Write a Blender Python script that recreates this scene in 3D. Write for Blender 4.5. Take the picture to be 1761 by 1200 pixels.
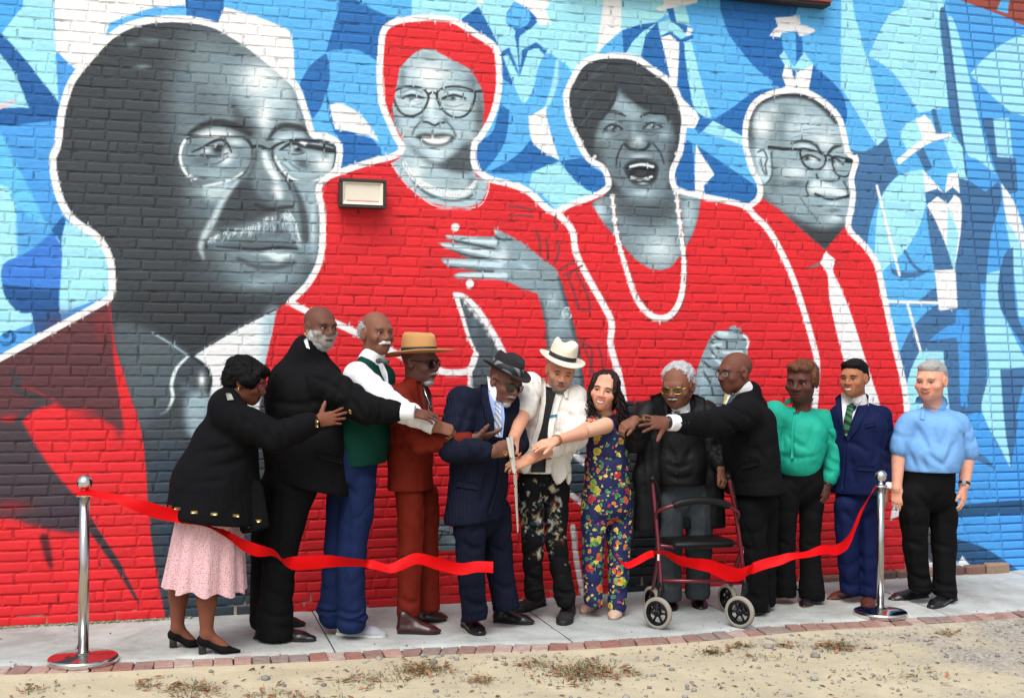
import bpy, math, random
import numpy as np
random.seed(7); RNG = np.random.default_rng(7)
S = bpy.context.scene
for o in list(bpy.data.objects): bpy.data.objects.remove(o)
C = S.collection
V = lambda *a: np.array(a, float)
def unit(v):
    v = np.asarray(v, float); return v / (np.linalg.norm(v) + 1e-12)

# ------------------------------------------------------------------ camera
FPX, CX, CY = 2050.0, 880.5, 600.0
CAM = V(0.0, -7.97, 1.664)
_th, _pi, _ro = math.radians(16.06), 0.00976, 0.0056
_r0 = V(math.cos(_th), -math.sin(_th), 0); _f0 = V(math.sin(_th), math.cos(_th), 0); _z = V(0, 0, 1)
FW = _f0 * math.cos(_pi) + _z * math.sin(_pi)
_u = -_f0 * math.sin(_pi) + _z * math.cos(_pi)
RT = math.cos(_ro) * _r0 + math.sin(_ro) * _u
UP = math.cos(_ro) * _u - math.sin(_ro) * _r0
def ray(px, py): return FW + RT * ((px - CX) / FPX) - UP * ((py - CY) / FPX)
def at(px, py, Y):
    d = ray(px, py); return CAM + d * ((Y - CAM[1]) / d[1])
def gnd(px, py, z=0.0):
    d = ray(px, py); return CAM + d * ((z - CAM[2]) / d[2])
def proj(p):
    v = np.asarray(p, float) - CAM; d = v @ FW
    return CX + FPX * (v @ RT) / d, CY - FPX * (v @ UP) / d
def ppm(p): return FPX / ((np.asarray(p, float) - CAM) @ FW)      # pixels per metre at p

from mathutils import Matrix
cam = bpy.data.cameras.new('camera'); cam_o = bpy.data.objects.new('camera', cam); C.objects.link(cam_o)
cam.sensor_width = 36; cam.sensor_fit = 'HORIZONTAL'; cam.lens = FPX / 1761 * 36; cam.clip_end = 500; cam.clip_start = 0.05
M = Matrix(((RT[0], UP[0], -FW[0], CAM[0]), (RT[1], UP[1], -FW[1], CAM[1]), (RT[2], UP[2], -FW[2], CAM[2]), (0, 0, 0, 1)))
cam_o.matrix_world = M
S.camera = cam_o

# ------------------------------------------------------------------ light: bright overcast sky, weak broad sun
SUN_EL, SUN_AZ = math.radians(57), math.radians(210)      # azimuth measured clockwise from +Y
w = bpy.data.worlds.new('World'); S.world = w; w.use_nodes = True
nt = w.node_tree; nt.nodes.clear()
sky = nt.nodes.new('ShaderNodeTexSky'); sky.sky_type = 'NISHITA'; sky.sun_disc = False
sky.sun_elevation = SUN_EL; sky.sun_rotation = SUN_AZ; sky.air_density = 1.0; sky.dust_density = 4.0; sky.ozone_density = 1.0
hs = nt.nodes.new('ShaderNodeHueSaturation'); hs.inputs['Saturation'].default_value = 0.6
bg = nt.nodes.new('ShaderNodeBackground'); bg.inputs['Strength'].default_value = 0.13
wo = nt.nodes.new('ShaderNodeOutputWorld')
nt.links.new(sky.outputs[0], hs.inputs['Color']); nt.links.new(hs.outputs[0], bg.inputs[0]); nt.links.new(bg.outputs[0], wo.inputs[0])
sl = bpy.data.lights.new('sun', 'SUN'); sl.energy = 1.5; sl.angle = math.radians(42); sl.color = (1.0, 0.985, 0.97)
so = bpy.data.objects.new('sun', sl); C.objects.link(so)
_sd = V(math.sin(SUN_AZ) * math.cos(SUN_EL), math.cos(SUN_AZ) * math.cos(SUN_EL), math.sin(SUN_EL))
from mathutils import Vector
so.rotation_euler = Vector(_sd).to_track_quat('Z', 'Y').to_euler()
S.view_settings.view_transform = 'Standard'; S.view_settings.look = 'None'; S.view_settings.gamma = 1.0
S.view_settings.exposure = 0.5
S.render.engine = 'CYCLES'

# ------------------------------------------------------------------ helpers
def lin(c):
    c = np.asarray(c, float); c = np.where(c > 1.0, c, c)
    return np.where(c <= 0.04045, c / 12.92, ((c + 0.055) / 1.055) ** 2.4)
def rgb(r, g, b): return tuple(lin(np.array([r, g, b]) / 255.0)) + (1.0,)

MATS = {}
def mat(name, col, rough=0.7, metal=0.0, attr=None, noise=0.0, nscale=30, bump=0.0, bscale=60, sheen=0.0, spec=0.5, wr=0.0, wscale=9, sss=0.0, coat=0.0, stripe=None, trans=0.0):
    if name in MATS: return MATS[name]
    m = bpy.data.materials.new(name); m.use_nodes = True; t = m.node_tree; b = t.nodes['Principled BSDF']; MATS[name] = m
    L = t.links.new
    b.inputs['Roughness'].default_value = rough; b.inputs['Metallic'].default_value = metal
    b.inputs['Specular IOR Level'].default_value = spec
    if sheen: b.inputs['Sheen Weight'].default_value = sheen; b.inputs['Sheen Roughness'].default_value = 0.5
    if sss:
        b.inputs['Subsurface Weight'].default_value = sss; b.inputs['Subsurface Radius'].default_value = (0.012, 0.005, 0.003)
        b.inputs['Subsurface Scale'].default_value = 1.0
    if coat: b.inputs['Coat Weight'].default_value = coat
    if trans: b.inputs['Transmission Weight'].default_value = trans
    tc = t.nodes.new('ShaderNodeTexCoord')
    if attr:
        a = t.nodes.new('ShaderNodeAttribute'); a.attribute_name = attr; src = a.outputs['Color']
    else:
        a = t.nodes.new('ShaderNodeRGB'); a.outputs[0].default_value = col; src = a.outputs[0]
    if stripe:
        sc, axis, amt, scol = stripe
        wv = t.nodes.new('ShaderNodeTexWave'); wv.wave_type = 'BANDS'; wv.bands_direction = axis; wv.inputs['Scale'].default_value = sc
        rp = t.nodes.new('ShaderNodeValToRGB'); rp.color_ramp.elements[0].position = 1 - amt; rp.color_ramp.elements[1].position = min(1, 1 - amt + 0.04)
        mx = t.nodes.new('ShaderNodeMix'); mx.data_type = 'RGBA'; mx.inputs[7].default_value = scol
        L(tc.outputs['Object'], wv.inputs['Vector']); L(wv.outputs['Fac'], rp.inputs[0]); L(rp.outputs[0], mx.inputs[0]); L(src, mx.inputs[6]); src = mx.outputs[2]
    if noise:
        n = t.nodes.new('ShaderNodeTexNoise'); n.inputs['Scale'].default_value = nscale; n.inputs['Detail'].default_value = 6; n.inputs['Roughness'].default_value = 0.65
        L(tc.outputs['Object'], n.inputs['Vector'])
        mr = t.nodes.new('ShaderNodeMapRange'); mr.inputs[1].default_value = 0.25; mr.inputs[2].default_value = 0.75
        mr.inputs[3].default_value = 1 - noise; mr.inputs[4].default_value = 1 + noise
        mx = t.nodes.new('ShaderNodeVectorMath'); mx.operation = 'SCALE'
        L(n.outputs['Fac'], mr.inputs[0]); L(src, mx.inputs[0]); L(mr.outputs[0], mx.inputs['Scale']); src = mx.outputs[0]
    L(src, b.inputs['Base Color'])
    last = None
    if wr:
        n = t.nodes.new('ShaderNodeTexNoise'); n.inputs['Scale'].default_value = wscale; n.inputs['Detail'].default_value = 3; n.inputs['Distortion'].default_value = 1.2
        mp = t.nodes.new('ShaderNodeMapping'); mp.inputs['Scale'].default_value = (1, 1, 0.6); L(tc.outputs['Object'], mp.inputs[0]); L(mp.outputs[0], n.inputs['Vector'])
        bp = t.nodes.new('ShaderNodeBump'); bp.inputs['Strength'].default_value = wr; bp.inputs['Distance'].default_value = 0.03
        L(n.outputs['Fac'], bp.inputs['Height']); last = bp.outputs[0]
    if bump:
        n = t.nodes.new('ShaderNodeTexNoise'); n.inputs['Scale'].default_value = bscale; n.inputs['Detail'].default_value = 5
        L(tc.outputs['Object'], n.inputs['Vector'])
        bp = t.nodes.new('ShaderNodeBump'); bp.inputs['Strength'].default_value = bump; bp.inputs['Distance'].default_value = 0.006
        L(n.outputs['Fac'], bp.inputs['Height'])
        if last: L(last, bp.inputs['Normal'])
        last = bp.outputs[0]
    if last: L(last, b.inputs['Normal'])
    return m

def link(name, me, m=None, parent=None, label=None, cat=None, group=None, kind=None):
    o = bpy.data.objects.new(name, me); C.objects.link(o)
    if m is not None: me.materials.append(m)
    if parent is not None: o.parent = parent
    for k, v in (('label', label), ('category', cat), ('group', group), ('kind', kind)):
        if v: o[k] = v
    return o
def mesh(name, verts, faces, smooth=True, col=None):
    me = bpy.data.meshes.new(name)
    verts = np.asarray(verts, float)
    if isinstance(faces, np.ndarray):
        n = faces.shape[1]
        me.vertices.add(len(verts)); me.vertices.foreach_set('co', verts.ravel())
        me.loops.add(faces.size); me.loops.foreach_set('vertex_index', faces.ravel().astype(np.int32))
        me.polygons.add(len(faces)); me.polygons.foreach_set('loop_start', np.arange(0, faces.size, n, dtype=np.int32))
        try: me.polygons.foreach_set('loop_total', np.full(len(faces), n, np.int32))
        except Exception: pass
        me.update(calc_edges=True); me.validate()
    else:
        me.from_pydata([tuple(v) for v in verts], [], [tuple(int(i) for i in f) for f in faces]); me.update()
    if smooth: me.polygons.foreach_set('use_smooth', np.ones(len(me.polygons), bool))
    if col is not None:
        a = me.color_attributes.new('Paint', 'FLOAT_COLOR', 'POINT')
        c4 = np.ones((len(verts), 4), np.float32); c4[:, :3] = col; a.data.foreach_set('color', c4.ravel())
    return me
def empty(name, loc=(0, 0, 0), label=None, cat=None, group=None, kind=None):
    o = bpy.data.objects.new(name, None); o.empty_display_size = 0.1; C.objects.link(o); o.location = loc
    for k, v in (('label', label), ('category', cat), ('group', group), ('kind', kind)):
        if v: o[k] = v
    return o
def join(parts):
    vs, fs, n = [], [], 0
    for v, f in parts:
        vs.append(np.asarray(v, float)); fs += [tuple(int(i) + n for i in q) for q in f]; n += len(v)
    return np.concatenate(vs), fs
def box(c, s, R=None, bev=0.0):
    c = np.asarray(c, float); s = np.asarray(s, float) / 2
    if bev <= 0:
        v = np.array([(x, y, z) for x in (-1, 1) for y in (-1, 1) for z in (-1, 1)], float) * s
        f = [(0, 1, 3, 2), (4, 6, 7, 5), (0, 4, 5, 1), (2, 3, 7, 6), (0, 2, 6, 4), (1, 5, 7, 3)]
    else:
        b = min(bev, s.min() * .9); v = []; idx = {}
        for ix, x in enumerate((-1, 1)):
            for iy, y in enumerate((-1, 1)):
                for iz, z in enumerate((-1, 1)):
                    for a in range(3):
                        p = np.array([x, y, z]) * s; q = p - np.array([x, y, z]) * b; q[a] = p[a]
                        idx[(ix, iy, iz, a)] = len(v); v.append(q)
        f = []
        for a in range(3):
            o1, o2 = [(1, 2), (2, 0), (0, 1)][a]
            for sgn in (0, 1):
                q = []
                for (i, j) in ((0, 0), (1, 0), (1, 1), (0, 1)):
                    k = [0, 0, 0]; k[a] = sgn; k[o1] = i; k[o2] = j; q.append(idx[(*k, a)])
                f.append(tuple(q) if sgn else tuple(q[::-1]))
        for a in range(3):
            o1, o2 = (a + 1) % 3, (a + 2) % 3
            for i in (0, 1):
                for j in (0, 1):
                    q = []
                    for e in (0, 1):
                        k = [0, 0, 0]; k[a] = e; k[o1] = i; k[o2] = j
                        q.append((idx[(*k, o1)], idx[(*k, o2)]))
                    f.append((q[0][0], q[1][0], q[1][1], q[0][1]) if (i + j) % 2 else (q[0][1], q[1][1], q[1][0], q[0][0]))
        for k in [(x, y, z) for x in (0, 1) for y in (0, 1) for z in (0, 1)]:
            t = tuple(idx[(*k, a)] for a in range(3)); f.append(t if sum(k) % 2 else t[::-1])
        v = np.array(v)
    if R is not None: v = v @ np.asarray(R).T
    return v + c, f
def frame_from(d, hint=(0, 0, 1)):
    d = unit(d); h = np.asarray(hint, float)
    if abs(d @ unit(h)) > .98: h = V(1, 0, 0) if abs(d[0]) < .9 else V(0, 1, 0)
    a = unit(np.cross(h, d)); b = np.cross(d, a); return a, b, d
def spline(pts, n=6, closed=False):
    P = np.asarray(pts, float); m = len(P); out = []
    for i in range(m if closed else m - 1):
        if closed: p0, p1, p2, p3 = P[(i - 1) % m], P[i], P[(i + 1) % m], P[(i + 2) % m]
        else: p0, p1, p2, p3 = P[max(i - 1, 0)], P[i], P[i + 1], P[min(i + 2, m - 1)]
        for k in range(n):
            t = k / n
            out.append(0.5 * ((2 * p1) + (-p0 + p2) * t + (2 * p0 - 5 * p1 + 4 * p2 - p3) * t * t + (-p0 + 3 * p1 - 3 * p2 + p3) * t ** 3))
    if not closed: out.append(P[-1])
    return np.array(out)
def tube(pts, r, seg=10, caps=True, hint=(0, 0, 1), sx=1.0):
    P = np.asarray(pts, float); n = len(P); r = np.broadcast_to(np.asarray(r, float), (n,))
    vs = []; fs = []; pa = None
    for i in range(n):
        d = P[min(i + 1, n - 1)] - P[max(i - 1, 0)]
        a, b, d = frame_from(d, hint)
        if pa is not None:
            a = unit(pa - d * (pa @ d)); b = np.cross(d, a)
        pa = a
        for k in range(seg):
            t = 2 * math.pi * k / seg; vs.append(P[i] + (a * math.cos(t) * sx + b * math.sin(t)) * r[i])
    for i in range(n - 1):
        for k in range(seg):
            k2 = (k + 1) % seg; fs.append((i * seg + k, i * seg + k2, (i + 1) * seg + k2, (i + 1) * seg + k))
    if caps: fs.append(tuple(range(seg))[::-1]); fs.append(tuple((n - 1) * seg + k for k in range(seg)))
    return np.array(vs), fs
def lathe(profile, seg=32, ell=(1, 1), fn=None):
    vs = []; fs = []; n = len(profile)
    for (r, z) in profile:
        for k in range(seg):
            t = 2 * math.pi * k / seg; p = V(r * math.cos(t) * ell[0], r * math.sin(t) * ell[1], z)
            if fn: p = fn(p, t)
            vs.append(p)
    for i in range(n - 1):
        for k in range(seg):
            k2 = (k + 1) % seg; fs.append((i * seg + k, i * seg + k2, (i + 1) * seg + k2, (i + 1) * seg + k))
    fs.append(tuple(range(seg))[::-1]); fs.append(tuple((n - 1) * seg + k for k in range(seg)))
    return np.array(vs), fs
def vnoise(p, s=1.0, seed=0):
    """cheap smooth 3-D noise from warped sines, roughly -1..1"""
    x, y, z = p[..., 0] * s + seed * 1.7, p[..., 1] * s + seed * 2.3, p[..., 2] * s - seed * 0.9
    return (np.sin(x * 1.7 + 1.3 * np.sin(y * 1.1 + z * .7)) + np.sin(y * 1.9 + 1.7 * np.sin(z * 1.3 - x * .6) + 2) + np.sin(z * 1.6 + 1.5 * np.sin(x * 1.2 + y * .9) + 4)) / 3
# ------------------------------------------------------------------ the mural, painted stroke by stroke into a paint sheet (wall coordinates)
MX0, MY0, MW, MH = -170, -130, 2110, 1250
def _grid(): return np.zeros((MH, MW, 3), np.float32)
ART = _grid()
def _mask(poly):
    """anti-aliased scanline coverage of a polygon; returns x0,y0,mask"""
    P = np.asarray(poly, float) - (MX0, MY0)
    x0, y0 = np.floor(P.min(0)).astype(int) - 1; x1, y1 = np.ceil(P.max(0)).astype(int) + 2
    x0, y0 = max(x0, 0), max(y0, 0); x1, y1 = min(x1, MW), min(y1, MH)
    if x1 <= x0 or y1 <= y0: return 0, 0, np.zeros((0, 0), np.float32)
    m = np.zeros((y1 - y0, x1 - x0 + 1), np.float32); A = P; B = np.roll(P, -1, 0); xs = np.arange(x0, x1 + 1)
    for r in range(y1 - y0):
        for s in (.17, .5, .83):
            y = y0 + r + s - .5
            c = (A[:, 1] <= y) != (B[:, 1] <= y)
            if not c.any(): continue
            a, b = A[c], B[c]; X = np.sort(a[:, 0] + (y - a[:, 1]) / (b[:, 1] - a[:, 1]) * (b[:, 0] - a[:, 0]))
            for i in range(0, len(X) - 1, 2):
                lo, hi = X[i] + .5 - x0, X[i + 1] + .5 - x0
                lo, hi = max(lo, 0), min(hi, m.shape[1] - 1)
                if hi <= lo: continue
                i0, i1 = int(lo), int(hi)
                if i0 == i1: m[r, i0] += (hi - lo) / 3
                else:
                    m[r, i0] += (i0 + 1 - lo) / 3; m[r, i0 + 1:i1] += 1 / 3; m[r, i1] += (hi - i1) / 3
    return x0, y0, np.clip(m[:, :x1 - x0], 0, 1)
def _blur(m, s):
    r = max(1, int(round(s * .6)))
    for _ in range(3):
        for ax in (0, 1):
            c = np.cumsum(np.pad(m, [(r + 1, r) if a == ax else (0, 0) for a in (0, 1)], mode='constant'), ax)
            n = m.shape[ax]
            m = (np.take(c, np.arange(2 * r + 1, 2 * r + 1 + n), ax) - np.take(c, np.arange(0, n), ax)) / (2 * r + 1)
    return m
def autosmooth(P, lim=48):
    """round the gentle vertices of an outline, keep its real corners"""
    P = np.asarray(P, float); n = len(P)
    if n < 5 or np.ptp(P, 0).max() < 85: return P
    d0 = P - np.roll(P, 1, 0); d1 = np.roll(P, -1, 0) - P
    ang = np.degrees(np.abs((np.arctan2(d1[:, 1], d1[:, 0]) - np.arctan2(d0[:, 1], d0[:, 0]) + np.pi) % (2 * np.pi) - np.pi)); c = np.where(ang > lim)[0]
    if len(c) < 1: return spline(P, 6, True)
    out_ = []
    for i in range(len(c)):
        a_, b_ = c[i], c[(i + 1) % len(c)]; run = [P[(a_ + k) % n] for k in range(((b_ - a_) % n or n) + 1)]; out_.append(spline(run, 6)[:-1] if len(run) > 2 else np.array(run[:1]))
    return np.concatenate(out_)
CLIP = [None]
def _put(x0, y0, m, col, alpha=1.0):
    if m.size == 0: return
    h, w_ = m.shape; sub = ART[y0:y0 + h, x0:x0 + w_]; a = (m * alpha)
    if CLIP[0] is not None: a = a * CLIP[0][y0:y0 + h, x0:x0 + w_]
    sub += (np.asarray(col, np.float32) - sub) * a[..., None]
def full(poly, smooth=False):
    if smooth: poly = spline(poly, 6, True)
    x0, y0, m = _mask(poly); F = np.zeros((MH, MW), np.float32); F[y0:y0 + m.shape[0], x0:x0 + m.shape[1]] = m; return F
def fill(poly, col, soft=0, alpha=1.0, smooth=False):
    poly = spline(poly, 6, True) if smooth else autosmooth(poly)
    if soft:
        pad = int(soft * 2.2) + 2
        x0, y0, m = _mask(poly)
        if m.size == 0: return
        X0, Y0 = max(0, x0 - pad), max(0, y0 - pad); X1, Y1 = min(MW, x0 + m.shape[1] + pad), min(MH, y0 + m.shape[0] + pad)
        M2 = np.zeros((Y1 - Y0, X1 - X0), np.float32); M2[y0 - Y0:y0 - Y0 + m.shape[0], x0 - X0:x0 - X0 + m.shape[1]] = m
        _put(X0, Y0, _blur(M2, soft), col, alpha)
    else: _put(*_mask(poly), col, alpha)
def stroke(pts, w, col, soft=0, alpha=1.0, smooth=True, closed=False):
    P = spline(pts, 5, closed) if smooth and len(pts) > 2 else np.asarray(pts, float)
    if closed: P = np.vstack([P, P[:1]])
    n = len(P); W = np.interp(np.linspace(0, 1, n), np.linspace(0, 1, np.size(w)), np.atleast_1d(w)) / 2
    pad = int(W.max() + soft * 1.5 + 3); P2 = P - (MX0, MY0)
    x0, y0 = np.maximum(np.floor(P2.min(0)).astype(int) - pad, 0); x1, y1 = np.minimum(np.ceil(P2.max(0)).astype(int) + pad, (MW, MH))
    if x1 <= x0 or y1 <= y0: return
    m = np.zeros((y1 - y0, x1 - x0), np.float32)
    for i in range(n - 1):
        a, b = P2[i], P2[i + 1]; q = int(max(W[i], W[i + 1]) + soft * 1.5 + 3)
        ax0, ay0 = np.maximum(np.floor(np.minimum(a, b)).astype(int) - q, (x0, y0)); ax1, ay1 = np.minimum(np.ceil(np.maximum(a, b)).astype(int) + q, (x1, y1))
        if ax1 <= ax0 or ay1 <= ay0: continue
        X, Y = np.meshgrid(np.arange(ax0, ax1) - a[0], np.arange(ay0, ay1) - a[1]); d = b - a; L2 = d @ d + 1e-9
        t = np.clip((X * d[0] + Y * d[1]) / L2, 0, 1); D = np.hypot(X - t * d[0], Y - t * d[1]); ww = W[i] + (W[i + 1] - W[i]) * t
        e = max(soft, .8); k = np.clip((ww + e / 2 - D) / e, 0, 1)
        if soft: k = k * k * (3 - 2 * k)
        s = m[ay0 - y0:ay1 - y0, ax0 - x0:ax1 - x0]; np.maximum(s, k, out=s)
    _put(x0, y0, m, col, alpha)
def blob(cx, cy, rx, ry, col, alpha=1.0, rot=0, hard=0.0):
    q = int(max(rx, ry) * (1.15 if hard else 2.2)) + 2; cx -= MX0; cy -= MY0
    x0, y0, x1, y1 = max(0, int(cx) - q), max(0, int(cy) - q), min(MW, int(cx) + q), min(MH, int(cy) + q)
    if x1 <= x0 or y1 <= y0: return
    X, Y = np.meshgrid(np.arange(x0, x1) - cx, np.arange(y0, y1) - cy); c, s = math.cos(rot), math.sin(rot)
    D = np.hypot((X * c + Y * s) / rx, (-X * s + Y * c) / ry)
    m = np.clip((1 - D) * min(rx, ry) / 1.2 + .5, 0, 1) if hard else np.exp(-D * D * 1.4)
    _put(x0, y0, m.astype(np.float32), col, alpha)
c8 = lambda r, g, b: np.array([r, g, b], np.float32) / 255
_gv = np.array([0, .2, .35, .5, .7, .85, 1.0]); _gr = np.array([[20, 23, 27], [45, 49, 53], [70, 79, 85], [104, 122, 130], [156, 182, 191], [204, 228, 236], [245, 252, 253]], np.float32) / 255
def G(v): return np.array([np.interp(v, _gv, _gr[:, i]) for i in range(3)], np.float32)
WH = c8(250, 251, 251); LC = c8(160, 226, 252); MB = c8(90, 178, 240); DB = c8(36, 106, 176); ML = c8(72, 156, 228); DL = c8(26, 92, 160); SL = c8(68, 112, 156); RD = c8(217, 36, 44); BRN = c8(88, 50, 56)

ART[:] = MB
# --- left background
fill([(-170, -130), (330, -130), (330, 700), (-170, 700)], ML)
fill([(-170, -130), (45, -130), (40, 0), (30, 22), (5, 55), (-170, 60)], c8(70, 165, 235))
fill([(45, -130), (92, -130), (92, 0), (95, 80), (101, 178), (72, 140), (45, 105), (8, 64), (5, 55), (30, 22), (40, 0)], LC)
fill([(-170, 90), (0, 90), (20, 118), (38, 155), (55, 188), (15, 186), (-170, 200)], LC)
fill([(-20, 45), (8, 64), (45, 105), (72, 140), (101, 178), (96, 207), (55, 192), (38, 155), (20, 118), (-20, 68)], DL)
fill([(-170, 196), (15, 186), (55, 187), (98, 182), (96, 208), (50, 212), (0, 217), (-170, 225)], DL)
fill([(-20, 185), (30, 169), (20, 181), (-20, 196)], c8(222, 205, 212))
fill([(92, -130), (320, -130), (330, 60), (128, 118), (100, 90), (95, 75)], WH)
fill([(188, 40), (230, 24), (265, 14), (318, 9), (325, 40), (260, 44), (180, 66)], MB)
fill([(316, -130), (390, -130), (385, 10), (374, 42), (325, 42), (319, 8)], DB)
fill([(386, 13), (420, 22), (470, 40), (499, 55), (505, 90), (507, 150), (420, 90), (374, 42)], WH)
fill([(-170, 200), (0, 226), (10, 245), (30, 285), (55, 335), (75, 375), (88, 395), (50, 430), (35, 440), (-170, 300)], c8(96, 190, 240), soft=2)
fill([(-170, 300), (0, 318), (18, 340), (27, 360), (29, 400), (31, 450), (-170, 460)], LC)
fill([(29, 350), (60, 380), (88, 395), (60, 420), (36, 440), (30, 420)], c8(84, 166, 232), soft=3)
fill([(-170, 430), (36, 440), (105, 395), (112, 380), (175, 415), (195, 505), (-170, 640)], LC)
fill([(108, 372), (113, 378), (106, 410), (105, 450), (103, 415), (88, 396)], DL)
fill([(36, 440), (60, 425), (90, 400), (105, 425), (106, 460), (102, 520), (105, 560), (66, 590), (55, 538), (38, 538), (22, 526), (8, 505), (2, 478), (4, 458), (16, 447)], c8(58, 124, 214), smooth=False)
fill([(3, 489), (100, 498), (101, 520), (106, 552), (64, 586), (54, 537), (36, 538), (20, 526), (8, 508)], c8(30, 84, 146))
stroke([(0, 589), (10, 593), (21, 588), (25, 578), (18, 570), (12, 572)], [4, 5, 6, 6, 4], c8(20, 90, 140)); blob(10, 576, 6, 6, c8(20, 90, 140), hard=1)
# --- middle top background
fill([(583, -130), (612, -130), (612, 0), (645, 18), (684, 34), (660, 60), (655, 110), (625, 91), (605, 85), (580, 86), (561, 88), (575, 40), (583, 0)], DB)
fill([(561, 92), (566, 110), (567, 140), (560, 160), (552, 185), (538, 205), (530, 190), (523, 165), (515, 145), (530, 118), (545, 103)], DB)
stroke([(561, 160), (567, 192), (577, 232)], [2, 5, 2], DB)
fill([(567, 181), (585, 179), (610, 190), (635, 215), (652, 245), (635, 235), (600, 226), (576, 222)], WH)
fill([(575, 223), (605, 227), (640, 239), (655, 255), (657, 272), (600, 300), (580, 300), (590, 255)], DB)
fill([(708, -130), (1238, -130), (1238, 0), (1140, 30), (1060, 100), (985, 128), (960, 105), (860, 95), (780, 60), (708, 40)], LC)
fill([(826, -5), (832, 7), (820, 8)], WH)
fill([(866, -30), (936, -30), (945, 10), (938, 15), (948, 43), (928, 44), (920, 30), (905, 14), (886, 2)], WH)
fill([(790, 36), (823, 12), (841, 45), (862, 88), (864, 100), (845, 85), (795, 45)], DB)
fill([(884, 4), (905, 12), (922, 30), (924, 38), (918, 45), (893, 63), (892, 86), (888, 80), (886, 53), (870, 40), (872, 22)], DB)
fill([(884, 5), (900, 10), (910, 20), (913, 32), (907, 43), (898, 49), (890, 48), (870, 40), (872, 26)], MB)
fill([(862, 95), (936, 92), (958, 100), (985, 126), (975, 170), (990, 240), (1020, 290), (830, 300), (855, 200), (864, 136)], MB)
fill([(862, 95), (866, 98), (886, 150), (864, 136)], DB)
fill([(862, 90), (876, 82), (880, 95), (892, 128), (888, 124), (873, 94), (865, 98)], DB)
fill([(897, 87), (922, 73), (941, 88), (936, 95), (922, 84), (910, 88), (900, 112), (894, 134)], DB)
fill([(876, 82), (891, 60), (897, 87), (894, 128), (888, 110)], LC); stroke([(889, 62), (891, 86), (894, 130)], [8, 3, 1], DB)
fill([(865, 98), (873, 93), (893, 134), (908, 88), (924, 83), (936, 94), (925, 118), (918, 150), (905, 176), (898, 177), (885, 150)], LC)
stroke([(958, 104), (956, 135), (946, 170), (936, 190)], [4, 10, 9, 3], LC, soft=4)
fill([(861, 180), (876, 190), (874, 215), (868, 245), (850, 275), (833, 294), (810, 290), (815, 245), (845, 230), (855, 200)], DB)
fill([(912, 241), (925, 255), (950, 270), (962, 277), (920, 294), (890, 300), (836, 298), (870, 280), (895, 262)], DB)
fill([(909, 201), (938, 185), (942, 210), (950, 240), (962, 275), (940, 265), (918, 247), (911, 225)], WH)
fill([(836, 298), (890, 300), (918, 294), (912, 320), (880, 314)], MB)
fill([(962, 279), (975, 295), (990, 312), (1012, 328), (1040, 334), (960, 365), (935, 338), (910, 320), (920, 295)], LC)
fill([(963, 277), (1006, 271), (1020, 288), (1040, 300), (1044, 318), (1037, 333), (1010, 327), (990, 312), (975, 295)], DB)
# --- between the third and fourth portraits
fill([(1175, 160), (1300, 150), (1300, 350), (1175, 340)], MB)
fill([(1190, -130), (1460, -130), (1460, 200), (1300, 200), (1190, 230), (1170, 180)], MB)
fill([(1056, -130), (1066, -130), (1069, 52), (1026, 90)], WH)
fill([(1024, 100), (1040, 78), (1070, 53), (1075, 100)], MB)
fill([(1070, 53), (1100, 43), (1131, 39), (1145, 100), (1160, 150), (1120, 130), (1073, 96)], DB)
fill([(1129, 40), (1110, 62), (1101, 104), (1073, 98), (1088, 72), (1105, 55)], LC)
fill([(1138, -30), (1199, -30), (1199, 5), (1165, 12), (1135, 19), (1128, 15), (1142, 8)], WH)
fill([(1158, 14), (1178, 8), (1187, 45), (1163, 38)], LC); fill([(1146, 16), (1158, 14), (1163, 38), (1187, 47), (1181, 62), (1155, 40)], DB)
fill([(1168, 72), (1176, 74), (1181, 110), (1187, 155), (1200, 192), (1226, 207), (1205, 228), (1172, 205), (1163, 160)], DB)
fill([(1175, 74), (1188, 67), (1196, 100), (1206, 140), (1222, 197), (1226, 208), (1196, 190), (1186, 150), (1180, 110)], LC)
fill([(1131, 41), (1138, 64), (1152, 58), (1168, 72), (1167, 110), (1163, 160), (1155, 145), (1145, 100)], WH)
fill([(1131, 41), (1150, 34), (1166, 45), (1182, 60), (1172, 68), (1157, 57), (1138, 63)], LC); fill([(1182, 47), (1191, 50), (1188, 61), (1180, 62)], WH)
stroke([(1138, 63), (1153, 57), (1170, 72), (1190, 64)], [3, 5, 6, 6], DB, smooth=False)
fill([(1171, 168), (1197, 192), (1203, 203), (1199, 213), (1195, 221), (1175, 219)], WH)
fill([(1203, 204), (1228, 205), (1210, 226), (1197, 221)], DB)
fill([(1225, 207), (1260, 185), (1300, 157), (1340, 152), (1300, 240), (1278, 250)], DB)
fill([(1226, 208), (1278, 235), (1282, 252), (1208, 226)], LC)
fill([(1172, 235), (1192, 248), (1196, 335), (1155, 320), (1160, 295)], DB)
fill([(1195, 248), (1310, 326), (1300, 350), (1270, 360), (1200, 335)], DB)
fill([(1197, 248), (1207, 267), (1229, 300), (1210, 320), (1214, 345), (1196, 340), (1195, 293)], WH)
fill([(1238, -130), (1440, -130), (1372, 14), (1373, 60), (1400, 112), (1430, 140), (1450, 165), (1458, 195), (1452, 225), (1450, 300), (1300, 200), (1340, 150), (1326, 149), (1329, 140), (1300, 118), (1275, 88), (1255, 62), (1243, 30), (1238, 0)], DB)
fill([(1372, -130), (1450, -130), (1448, 152), (1400, 113), (1385, 92), (1374, 70)], MB)
fill([(1343, 55), (1370, 53), (1369, 108), (1365, 116), (1350, 97), (1346, 80)], MB); fill([(1368, 52), (1378, 58), (1381, 85), (1370, 106)], DB)
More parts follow.
